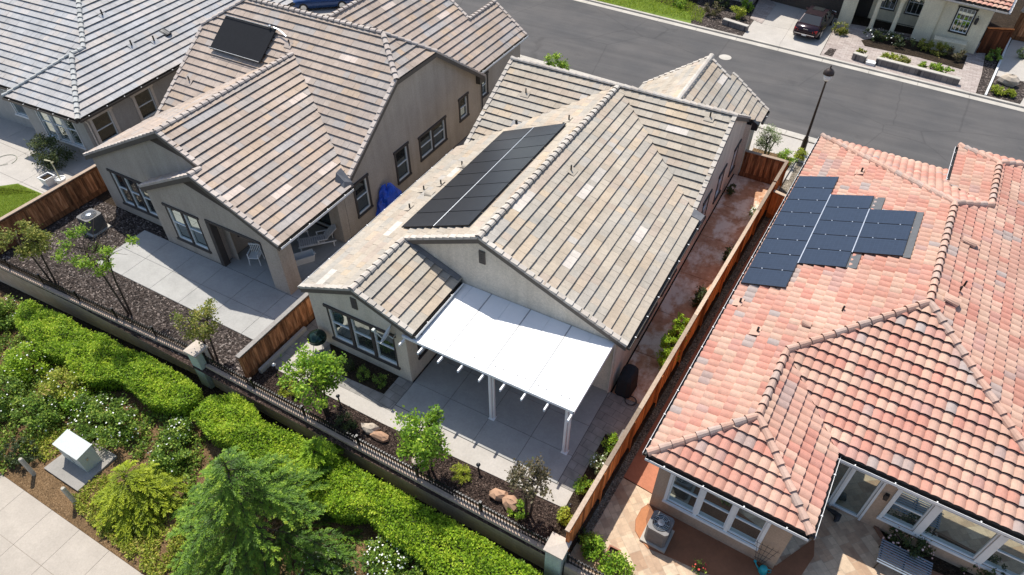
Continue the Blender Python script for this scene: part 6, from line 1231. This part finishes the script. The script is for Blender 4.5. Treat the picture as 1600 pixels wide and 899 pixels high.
ACM = simple('aircon_grey', (.17, .16, .155), .55, .2)
aircon('grey air conditioner on the brown stained pad beside the peach house', Vector((-.92, 11.35, ZR + .06)), .35, .88, ACM, A3 + .0)
aircon('dark air conditioner on the bark garden at the corner of the left gable', Vector((-30.2, 12.75, .02)), .42, .85, simple('aircon_dark', (.11, .105, .10), .5, .2)); aircon('grey air conditioner behind the dark wooden fence beside the dark bush', Vector((-33.4, 15.0, 0)), .4, .8, ACM)
# things on the terracotta side
def planter(label, c, s, h, mat, taper=.75, name='planter', soil=True):
    t = thing(name, label, 'planter', c); c = Vector(c); m = MB(); b = s * taper; w = .05
    lo = [(-b, -b), (b, -b), (b, b), (-b, b)]; hi = [(-s, -s), (s, -s), (s, s), (-s, s)]; q = [(x * (1 - w / s), y * (1 - w / s)) for x, y in hi]; vs = [c + Vector((x, y, 0)) for x, y in lo] + [c + Vector((x, y, h)) for x, y in hi] + [c + Vector((x, y, h)) for x, y in q] + [c + Vector((x, y, h - .1)) for x, y in q]
    m.add(vs, [(3, 2, 1, 0)] + [(o + i, o + (i + 1) % 4, o + 4 + (i + 1) % 4, o + 4 + i) for o in (0, 4, 8) for i in range(4)] + [(12, 13, 14, 15)]); m.build('pot', mat, t)
    m = MB(); m.add([c + Vector((x, y, h - .085)) for x, y in q], [(0, 1, 2, 3)]); m.build('soil', SOILD, t); return t
planter('square clay planter between the leafy shrubs on the travertine', g(956, 872, ZR), .2, .38, CLAY, .85)
planter('white square planter on the pale courtyard near the dark fence', g(79, 288), .3, .5, simple('pot_white', (.72, .71, .69), .6)); p = g(98, 287); t = thing('plant_pot', 'white round pot with a bare cream stem beside the white square planter', 'planter', p); m = MB(); m.lathe([(.16, 0), (.26, .3), (.27, .34), (.22, .34), (.2, .27), (.02, .26)], p, 18); m.build('pot', simple('pot_white_round', (.72, .71, .68), .6), t)
m = MB(); m.tube([p + Vector((0, 0, .25)), p + Vector((-.1, .05, .9)), p + Vector((-.25, .1, 1.25)), p + Vector((-.7, .05, 1.2))], .03, 6); m.tube([p + Vector((-.2, .08, 1.15)), p + Vector((.1, .05, 1.35))], .04, 6); m.build('stem', simple('stem_cream', (.6, .55, .35), .8), t)
p = g(1191, 893, ZR + .05); t = thing('watering_can', 'teal watering can by the corner of the peach house', 'watering can', p); m = MB(); m.lathe([(.13, 0), (.14, .02), (.12, .22), (.08, .27)], p, 16); m.build('body', TEAL, t, True); m = MB(); m.tube([p + Vector((-.12, 0, .05)), p + Vector((-.24, .02, .18)), p + Vector((-.3, .03, .3))], [.03, .02, .018], 7); m.lathe([(.02, 0), (.05, .03)], p + Vector((-.31, .03, .3)), 8); m.build('spout', TEAL, t); m = MB(); m.tube([p + Vector((.07, 0, .26)), p + Vector((.2, 0, .3)), p + Vector((.22, 0, .15)), p + Vector((.13, 0, .06))], .014, 6); m.build('handle', TEAL, t)
o = Vector(T3(4.15, .12, ZR + .05)); t = thing('wire_trellis', 'thin dark wire trellis fanned against the peach wall beside the teal watering can', 'trellis', o); m = MB(); uu = Vector(E3_)
for k in range(5): m.tube([o + uu * (.04 * (k - 2)), o + uu * (.16 * (k - 2)) + Vector((0, 0, 1.35))], .007, 5)
for k in range(4): z = .4 + .28 * k; w = .1 + .22 * z; m.tube([o - uu * w + Vector((0, 0, z)), o + uu * w + Vector((0, 0, z))], .006, 5)
m.build('wires', IRON, t)
p = g(1302, 806, ZR + .05); m = MB(); m.tube([p + Vector((-.32, .12, .12)), p + Vector((-.18, .1, .1)), p + Vector((-.02, .05, .12)), p + Vector((.12, .0, .12)), p + Vector((.1, -.16, .1)), p + Vector((.05, -.24, .05))], [.03, .06, .09, .12, .09, .03], 9); tag(m.build('garden_ornament', BLACK, smooth=True), 'small black curled ornament lying on the shaded travertine before the sliding door', 'ornament')
p = g(1405, 890, ZR + .03); t = thing('slatted_bench', 'blue grey metal slatted bench at the bottom edge beside the flower bed', 'bench', p); m = MB(); rx = Vector(R3((1, 0, 0))); ry = Vector(R3((0, 1, 0)))
for k in range(10): c = p + ry * (.45 - .09 * k) + Vector((0, 0, .42)); m.beam(c - rx * .75, c + rx * .75, .045, .02)
m.build('seat', simple('bench_blue_grey', (.26, .31, .38), .4, .4), t)
for a in (-.68, 0, .68): m = MB(); m.beam(p + rx * a + ry * .45 + Vector((0, 0, .39)), p + rx * a - ry * .4 + Vector((0, 0, .39)), .04, .04); m.tube([p + rx * a + ry * .42, p + rx * a + ry * .42 + Vector((0, 0, .38))], .02, 6); m.tube([p + rx * a - ry * .36, p + rx * a - ry * .36 + Vector((0, 0, .38))], .02, 6); m.build('leg', IRON, t)
# covered barbecue, hose
p = g(970, 611); t = thing('covered_barbecue', 'black cloth covered barbecue at the corner of the beige house in the side yard', 'barbecue', (-4.05, 16.25, .03)); p = Vector((-4.05, 16.3, .03)); m = MB(); vs = []
for z, s in ((0, 1.06), (.25, 1.02), (.7, .97), (.85, .9), (.98, .62), (1.02, .3)):
    for k in range(16):
        a = 2 * pi * k / 16; f = (abs(cos(a)) ** 4 + abs(sin(a)) ** 4) ** -.25; w = 1 + .05 * sin(5 * a) * (1 - z * .5); vs.append(p + Vector((.32 * s * f * cos(a) * w, .5 * s * f * sin(a) * w, z)))
m.add(vs, [(i * 16 + k, i * 16 + (k + 1) % 16, (i + 1) * 16 + (k + 1) % 16, (i + 1) * 16 + k) for i in range(5) for k in range(16)] + [tuple(range(80, 96))]); m.build('cover', CANVAS, t)
def hose(label, c, r, mat, seed, loops=2, sy=1.):
    rr = random.Random(seed); pts = []
    for i in range(24 * loops): a = 2 * pi * i / 24; q = r * (1 + .12 * sin(a * .5 + seed)) - .0 + i * .0005; pts.append(c + Vector((cos(a) * q, sin(a) * q * sy, .012 + i * .0012)))
    m = MB(); m.tube(pts, .014, 6); return tag(m.build('garden_hose', mat), label, 'hose')
hose('black garden hose coiled on the stained concrete in front of the covered barbecue', Vector((-3.65, 15.75, .035)), .2, BLACK, 1); hose('grey green garden hose looped on the pale courtyard at the far left', g(8, 252) + Vector((0, 0, .03)), .55, simple('hose_green_grey', (.22, .24, .17), .6), 2, 1)
# blue tarp heap
p = g(607, 309, .7); p.z = .02; m = MB(); rr = random.Random(4); vs = []
for i, (z, s) in enumerate(((0, 1.1), (.3, 1.05), (.65, .95), (.95, .75), (1.15, .4), (1.2, .1))):
    for k in range(18): a = 2 * pi * k / 18; q = s * (1 + .2 * sin(2 * a + .6 * i) + .13 * sin(5 * a + 2 * i) + rr.uniform(-.1, .1)); vs.append(p + Vector((.42 * q * cos(a), .75 * q * sin(a), 1.15 * z * (1 + .12 * sin(2 * a)) if 0 < i else 0)))
m.add(vs, [(i * 18 + k, i * 18 + (k + 1) % 18, (i + 1) * 18 + (k + 1) % 18, (i + 1) * 18 + k) for i in range(5) for k in range(18)] + [tuple(range(90, 108))]); tag(m.build('tarp_heap', BLUE_TARP), 'crumpled blue tarp heap in the narrow gap beside the grey beige house', 'tarp')
# lounge, bin, chairs on the covered patio
p = Vector((-19.95, 17.05, .04)); A = atan2(1.1, 1.0) ; M = Matrix.Translation(p) @ Matrix.Rotation(radians(48), 4, 'Z'); t = thing('lounge_chair', 'white slatted reclining lounge chair on the shaded covered patio', 'lounge chair', p, radians(48)); m = MB(M)
for k in range(12): m.box((-.85 + k * .1, -.3, .33), (-.77 + k * .1, .3, .36))
m.build('seat', FABRIC, t); m = MB(M)
for s in (-.33, .29): m.box((-.9, s, .27), (.85, s + .04, .325))
m.build('frame', TRIM_W, t); m = MB(M)
for k in range(8): x = .38 + k * .075; z = .4 + k * .07; m.hexa([(x, -.29, z), (x + .06, -.29, z + .055), (x + .06, .29, z + .055), (x, .29, z)] + [(x - .02, -.29, z + .02), (x + .04, -.29, z + .075), (x + .04, .29, z + .075), (x - .02, .29, z + .02)])
m.build('backrest', FABRIC, t)
for x in (-.8, .72):
    for y in (-.31, .31): m = MB(M); m.box((x - .025, y - .025, 0), (x + .025, y + .025, .265)); m.build('leg', TRIM_W, t)
for s in (-.36, .32): m = MB(M); m.box((.0, s, .5), (.5, s + .05, .53)); m.box((.02, s, .33), (.06, s + .05, .5)); m.build('arm', TRIM_W, t)
p = Vector((-19.75, 15.85, .04)); M = Matrix.Translation(p) @ Matrix.Rotation(radians(55), 4, 'Z'); t = thing('storage_tub', 'white open storage tub on the floor of the covered patio', 'tub', p, radians(55)); m = MB(M)
a_, b_ = [(-.42, -.2), (.42, -.2), (.42, .2), (-.42, .2)], [(-.5, -.26), (.5, -.26), (.5, .26), (-.5, .26)]; c_ = [(x * .93, y * .88) for x, y in b_]; vs = [(x, y, 0) for x, y in a_] + [(x, y, .38) for x, y in b_] + [(x, y, .38) for x, y in c_] + [(x * .9, y * .85, .05) for x, y in a_]
m.add(vs, [(3, 2, 1, 0)] + [(o + i, o + (i + 1) % 4, o + 4 + (i + 1) % 4, o + 4 + i) for o in (0, 4, 8) for i in range(4)] + [(12, 13, 14, 15)]); m.build('tub', TRIM_W, t); m = MB(M); m.box((-.56, -.08, .28), (-.5, .08, .34)); m.box((.5, -.08, .28), (.56, .08, .34)); m.build('handle', TRIM_W, t)
def chair(label, p, rz, mat):
    M = Matrix.Translation(p) @ Matrix.Rotation(rz, 4, 'Z'); t = thing('patio_chair', label, 'chair', p, rz, 'white chairs on the covered patio'); m = MB(M); m.box((-.25, -.25, .4), (.25, .25, .44)); m.build('seat', mat, t); m = MB(M)
    for k in range(6): x = -.22 + k * .085; m.box((x, .2, .44), (x + .03, .24, .88))
    m.box((-.26, .19, .88), (.26, .25, .94)); m.build('backrest', mat, t)
    for x in (-.23, .23):
        for y in (-.22, .22): m = MB(M); m.beam((x, y, .4), (x * 1.12, y * 1.12, 0), .035, .035); m.build('leg', mat, t)
        m = MB(M); m.box((x - .03, -.24, .62), (x + .03, .2, .65)); m.box((x - .02, -.24, .44), (x + .02, -.2, .62)); m.build('arm', mat, t)
    return t
chair('white garden chair at the opening of the covered patio', Vector((-21.6, 14.75, .04)), radians(25), TRIM_W); chair('white chair in the dark rear of the covered patio', Vector((-21.0, 17.2, .04)), radians(-40), FABRIC)
# street lamp
p = Vector((-1.75, 36.19, .02)); t = thing('street_lamp', 'tall dark bronze lamp post with an acorn shaped lantern by the near kerb', 'street lamp', p); m = MB(); m.lathe([(.24, 0), (.25, .1), (.17, .18), (.15, .3), (.14, .85), (.1, .95), (.115, 1.0), (.075, 1.05), (.06, 2.5), (.045, 4.25), (.075, 4.28), (.075, 4.33)], p, 14); m.build('post', BRONZE, t, True)
m = MB(); m.lathe([(.1, 4.33), (.17, 4.42), (.2, 4.58), (.17, 4.7)], p, 14); m.build('lamp_glass', LAMPG, t, True); m = MB(); m.lathe([(.27, 4.68), (.27, 4.74), (.25, 4.84), (.16, 4.95), (.06, 5.0), (.03, 5.05), (.045, 5.1), (.005, 5.17)], p, 16); m.build('lamp_hood', BRONZE, t, True)
# utility box, bollards
M = Matrix.Translation((-20.5, 4.27, ZL + .14)); m = MB(); m.slab([(-21.45, 3.36), (-19.55, 3.36), (-19.55, 5.0), (-21.3, 5.0)], ZL - .05, ZL + .13); tag(m.build('concrete_pad', concrete('pad_concrete', (.30, .28, .25), .2)), 'grey concrete pad under the utility box', 'pad')
t = thing('utility_box', 'pale grey green metal utility box on a concrete pad beside the footpath', 'utility box', (-20.5, 4.3, ZL + .13)); x0, x1, y0, y1, z0 = -21.17, -19.87, 4.02, 4.62, ZL + .135
m = MB(); m.hexa([(x0, y0, z0), (x1, y0, z0), (x1, y1, z0), (x0, y1, z0), (x0, y0, z0 + .86), (x1, y0, z0 + .86), (x1, y1, z0 + .95), (x0, y1, z0 + .95)]); m.build('cabinet', UTIL, t); m = MB(); m.hexa([(x0 - .03, y0 - .04, z0 + .862), (x1 + .03, y0 - .04, z0 + .862), (x1 + .03, y1 + .03, z0 + .955), (x0 - .03, y1 + .03, z0 + .955)] + [(x0 - .03, y0 - .04, z0 + .90), (x1 + .03, y0 - .04, z0 + .90), (x1 + .03, y1 + .03, z0 + .995), (x0 - .03, y1 + .03, z0 + .995)]); m.build('lid', simple('utility_lid', (.50, .52, .49), .45, var=.05), t)
m = MB(); m.box((x1 + .002, y0 + .2, z0 + .5), (x1 + .03, y0 + .26, z0 + .62)); m.build('latch', STEEL, t); m = MB(); m.box((x0 + .645, y0 - .008, z0 + .05), (x0 + .66, y0 - .002, z0 + .82)); m.build('door_seam', LEAD, t)
for b_, lb in (((54, 742), 'pale round bollard left of the bare soil beside the utility box'), ((119, 787), 'pale round bollard below the utility box pad near the footpath')):
    p = g(*b_, ZL); m = MB(); m.tube([p - Vector((0, 0, .1)), p + Vector((0, 0, 1.02)), p + Vector((0, 0, 1.06))], [.075, .075, .06], 14); tag(m.build('bollard', WOODPOST), lb, 'bollard', 'bollards by the utility box')
# low block walls across the street
def low_wall(label, a, b, h=.38, end=None):
    a, b = Vector((*a[:2], 0)), Vector((*b[:2], 0)); t = thing('low_block_wall', label, 'wall', (a + b) / 2); m = MB(); m.beam(a + Vector((0, 0, h / 2)), b + Vector((0, 0, h / 2)), .3, h + .06); m.build('blocks', brickish('low_wall_block', (.17, .15, .14), (.25, .22, .2), (.08, .07, .07), .35, .3), t); m = MB(); m.beam(a + Vector((0, 0, h + .06)), b + Vector((0, 0, h + .06)), .34, .06); m.build('cap_stone', KERB, t); return t
gg = lambda x, y: g(1180 + x / 3.745, y / 3.745)
low_wall('long low stone block wall with plants behind it along the far kerb', gg(700, 375), gg(1185, 500)); low_wall('short low stone block wall left of the white utility lid along the far kerb', gg(565, 345), gg(640, 368)); low_wall('small stone block wall around the shrub left of the pale driveway', g(1129, 38), g(1167, 50), .35)
c = gg(672, 378); m = MB(); m.box((c.x - .28, c.y - .22, 0), (c.x + .28, c.y + .22, .16)); m.box((c.x - .3, c.y - .24, .162), (c.x + .3, c.y + .24, .2)); tag(m.build('meter_box', TRIM_W), 'white meter box between the short and the long low walls', 'box')
wood_fence('dark red wooden side gate beside the yellow cream house', tuple(gg(1290, 310)[:2]), tuple(gg(1440, 318)[:2]), 0, 1.75, wood_mat('gate_dark_red', (.10, .03, .012), (.17, .055, .022), (.24, .085, .035)), WOOD_R, seed=21); wood_fence('brown wooden fence with pale posts at the top right corner', tuple(gg(1480, 225)[:2]), (14, 57.8), 0, 1.9, WOOD, WOOD_CAP, seed=22); wood_fence('pale topped wooden fence running back beside the brown corner fence', tuple(gg(1480, 225)[:2]), (9.4, 66), 0, 1.9, WOOD, WOOD_CAP, seed=23)

# ================================================================== CARS
def car(label, c, rz, paint, L_=4.85, Wd=1.84, plate=True, wagon=0.):
    t = thing('parked_car', label, 'car', c, rz); M = Matrix.Translation(c) @ Matrix.Rotation(rz, 4, 'Z'); w = Wd / 2
    # y forward; stations (y, half width, z low, z belt, z top of panel)
    st_ = [(-L_ / 2, .74, .42, .72, .80), (-L_ / 2 + .12, .9, .26, .80, .94), (-L_ / 2 + .55, .97, .22, .86, 1.0), (-1.2, 1.0, .2, .88, .97), (-.3, 1.0, .2, .86, .93), (.7, 1.0, .2, .84, .92), (1.1, .99, .2, .83, .93), (1.75, .97, .21, .78, .86), (L_ / 2 - .25, .88, .26, .68, .74), (L_ / 2, .68, .38, .58, .62)]
    m = MB(M); vs = []; n = 10
    for y, f, zl, zb, zt in st_:
        k = w * f; half = [(k * .86, zl), (k * .99, zl + .14), (k, (zl + zb) / 2 + .05), (k * .97, zb), (k * .8, zt)]
        vs += [(x, y, z) for x, z in half] + [(-x, y, z) for x, z in half[::-1]]
    fs = [(i * n + k, i * n + (k + 1) % n, (i + 1) * n + (k + 1) % n, (i + 1) * n + k) for i in range(len(st_) - 1) for k in range(n)] + [tuple(reversed(range(n))), tuple(range((len(st_) - 1) * n, len(st_) * n))]
    m.add(vs, [tuple(reversed(f)) for f in fs]); body = m.build('body', paint, t, False)
    for pl in body.data.polygons: pl.use_smooth = True
    # greenhouse: glass volume then painted roof and pillars
    gs_ = [(-L_ / 2 + .62 - wagon * .4, .80, .985), (-L_ / 2 + 1.25 - wagon, .66, 1.40), (-.35, .68, 1.455), (.35, .66, 1.42), (1.2, .78, .935)]
    m = MB(M); vs = [];
    for y, f, z in gs_: vs += [(w * f * 1.0, y, z), (-w * f, y, z)]
    base = [(w * .84, -L_ / 2 + .62 - wagon * .4, .93), (w * .88, -.6, .9), (w * .86, 1.15, .88)]
    P_ = lambda i, s: (gs_[i][1] * w * s, gs_[i][0], gs_[i][2]); Bq = lambda i, s: (base[i][0] * s, base[i][1], base[i][2])
    m.add([P_(0, 1), P_(1, 1), P_(1, -1), P_(0, -1)], [(0, 1, 2, 3)]); m.build('rear_window', CARGL, t)
    m = MB(M); m.add([P_(3, 1), P_(4, 1), P_(4, -1), P_(3, -1)], [(0, 1, 2, 3)]); m.build('windscreen', CARGL, t)
    for s in (1, -1): m = MB(M); m.add([Bq(0, s), Bq(1, s), Bq(2, s), P_(4, s), P_(3, s), P_(2, s), P_(1, s), P_(0, s)], [tuple(range(8)) if s > 0 else tuple(reversed(range(8)))]); m.build('side_window', CARGL, t)
    m = MB(M); up = .012
    top = [P_(1, 1), P_(2, 1), P_(3, 1), P_(3, -1), P_(2, -1), P_(1, -1)]
    m.add([P_(1, 1), (0, gs_[1][0], gs_[1][2] + .03), P_(1, -1), P_(2, 1), (0, gs_[2][0], gs_[2][2] + .035), P_(2, -1), P_(3, 1), (0, gs_[3][0], gs_[3][2] + .03), P_(3, -1)], [(0, 3, 4, 1), (1, 4, 5, 2), (3, 6, 7, 4), (4, 7, 8, 5)])
    for s in (1, -1):
        for i, j in ((0, 1), (3, 4)): m.beam(Vector(P_(i, s)), Vector(P_(j, s)), .07, .04)
        m.beam(Vector(P_(2, s)) + Vector((0, -.1, 0)), Vector(Bq(1, s)) + Vector((0, .25, 0)), .06, .05); m.beam(P_(1, s), P_(3, s), .05, .045)
    rf = m.build('roof', paint, t)
    m = MB(M); m.box((-.38, -.35, 1.482), (.38, .25, 1.492)); m.build('sunroof', CARGL, t)
    for s in (1, -1):
        for y in (-1.42, 1.45):
            m = MB(M); m.tube([(s * (w - .2), y, .33), (s * (w + .01), y, .33)], .33, 22); wh = m.build('wheel', RUB, t); m = MB(M); m.tube([(s * (w + .005), y, .33), (s * (w + .018), y, .33)], .21, 18); m.build('rim', STEEL, wh)
        m = MB(M); m.hexa([(s * .5 * w / .92, -L_ / 2 - .012, .66), (s * .78 * w / .92, -L_ / 2 + .04, .66), (s * .78 * w / .92, -L_ / 2 + .16, .66), (s * .5 * w / .92, -L_ / 2 + .1, .66), (s * .5 * w / .92, -L_ / 2 - .002, .80), (s * .8 * w / .92, -L_ / 2 + .05, .82), (s * .8 * w / .92, -L_ / 2 + .17, .82), (s * .5 * w / .92, -L_ / 2 + .1, .80)]); m.build('tail_light', REDL, t)
        m = MB(M); m.box((s * .62 - .16, L_ / 2 - .16, .58), (s * .62 + .16, L_ / 2 - .03, .68)); m.build('headlight', LAMPG, t)
        m = MB(M); m.hexa([(s * w * .98, .82, .95), (s * (w * .98 + .18), .82, .96), (s * (w * .98 + .18), .94, .96), (s * w * .98, .94, .95), (s * w * .98, .82, 1.06), (s * (w * .98 + .17), .82, 1.07), (s * (w * .98 + .17), .94, 1.07), (s * w * .98, .94, 1.06)]); m.build('mirror', paint, t)
    m = MB(M); m.box((-.72, -L_ / 2 - .05, .40), (.72, -L_ / 2 + .1, .56)); m.build('rear_bumper', paint, t)
    m = MB(M); m.box((-.7, -L_ / 2 - .056, .485), (.7, -L_ / 2 - .051, .515)); m.box((-.16, -L_ / 2 - .012, .83), (.16, -L_ / 2 + .03, .85)); m.build('chrome_trim', CHROME, t)
    m = MB(M); m.box((-.16, -L_ / 2 - .062, .40), (.16, -L_ / 2 - .0515, .48)); m.build('number_plate', TRIM_W, t)
    return t
car('dark maroon sedan parked tail to the street on the pale driveway', Vector((-4.6, 53.25, .03)), radians(-6), CAR_M); car('dark blue car half hidden behind the pinkish brown roof ridge', Vector((-38.4, 39.2, .03)), radians(130), CAR_B, 4.7, 1.9, wagon=.25)

# ================================================================== LIGHT
w = bpy.data.worlds.new('World'); sc.world = w; w.use_nodes = True; nt = w.node_tree; nt.nodes.clear()
SD = Vector((-.41, .35, 1.)).normalized()
sky = nt.nodes.new('ShaderNodeTexSky'); sky.sky_type = 'NISHITA'; sky.sun_disc = False; sky.sun_elevation = math.asin(SD.z); sky.sun_rotation = atan2(SD.x, SD.y); sky.altitude = 100; sky.air_density = 1.; sky.dust_density = 1.2
bg = nt.nodes.new('ShaderNodeBackground'); bg.inputs[1].default_value = SKY; o = nt.nodes.new('ShaderNodeOutputWorld'); nt.links.new(sky.outputs[0], bg.inputs[0]); nt.links.new(bg.outputs[0], o.inputs[0])
sl = bpy.data.lights.new('sun', 'SUN'); sl.energy = SUN; sl.angle = radians(.5); sl.color = (1., .955, .88); so = bpy.data.objects.new('sun', sl); COL.objects.link(so); so.rotation_euler = (-SD).to_track_quat('-Z', 'Y').to_euler(); so.location = (0, 0, 60)
sc.view_settings.view_transform = 'Standard'; sc.view_settings.look = 'None'; sc.view_settings.exposure = EXPO; sc.view_settings.gamma = 1; sc.view_settings.use_curve_mapping = False
sc.render.engine = 'CYCLES'; sc.cycles.max_bounces = 6; sc.cycles.diffuse_bounces = 3; sc.cycles.transparent_max_bounces = 4
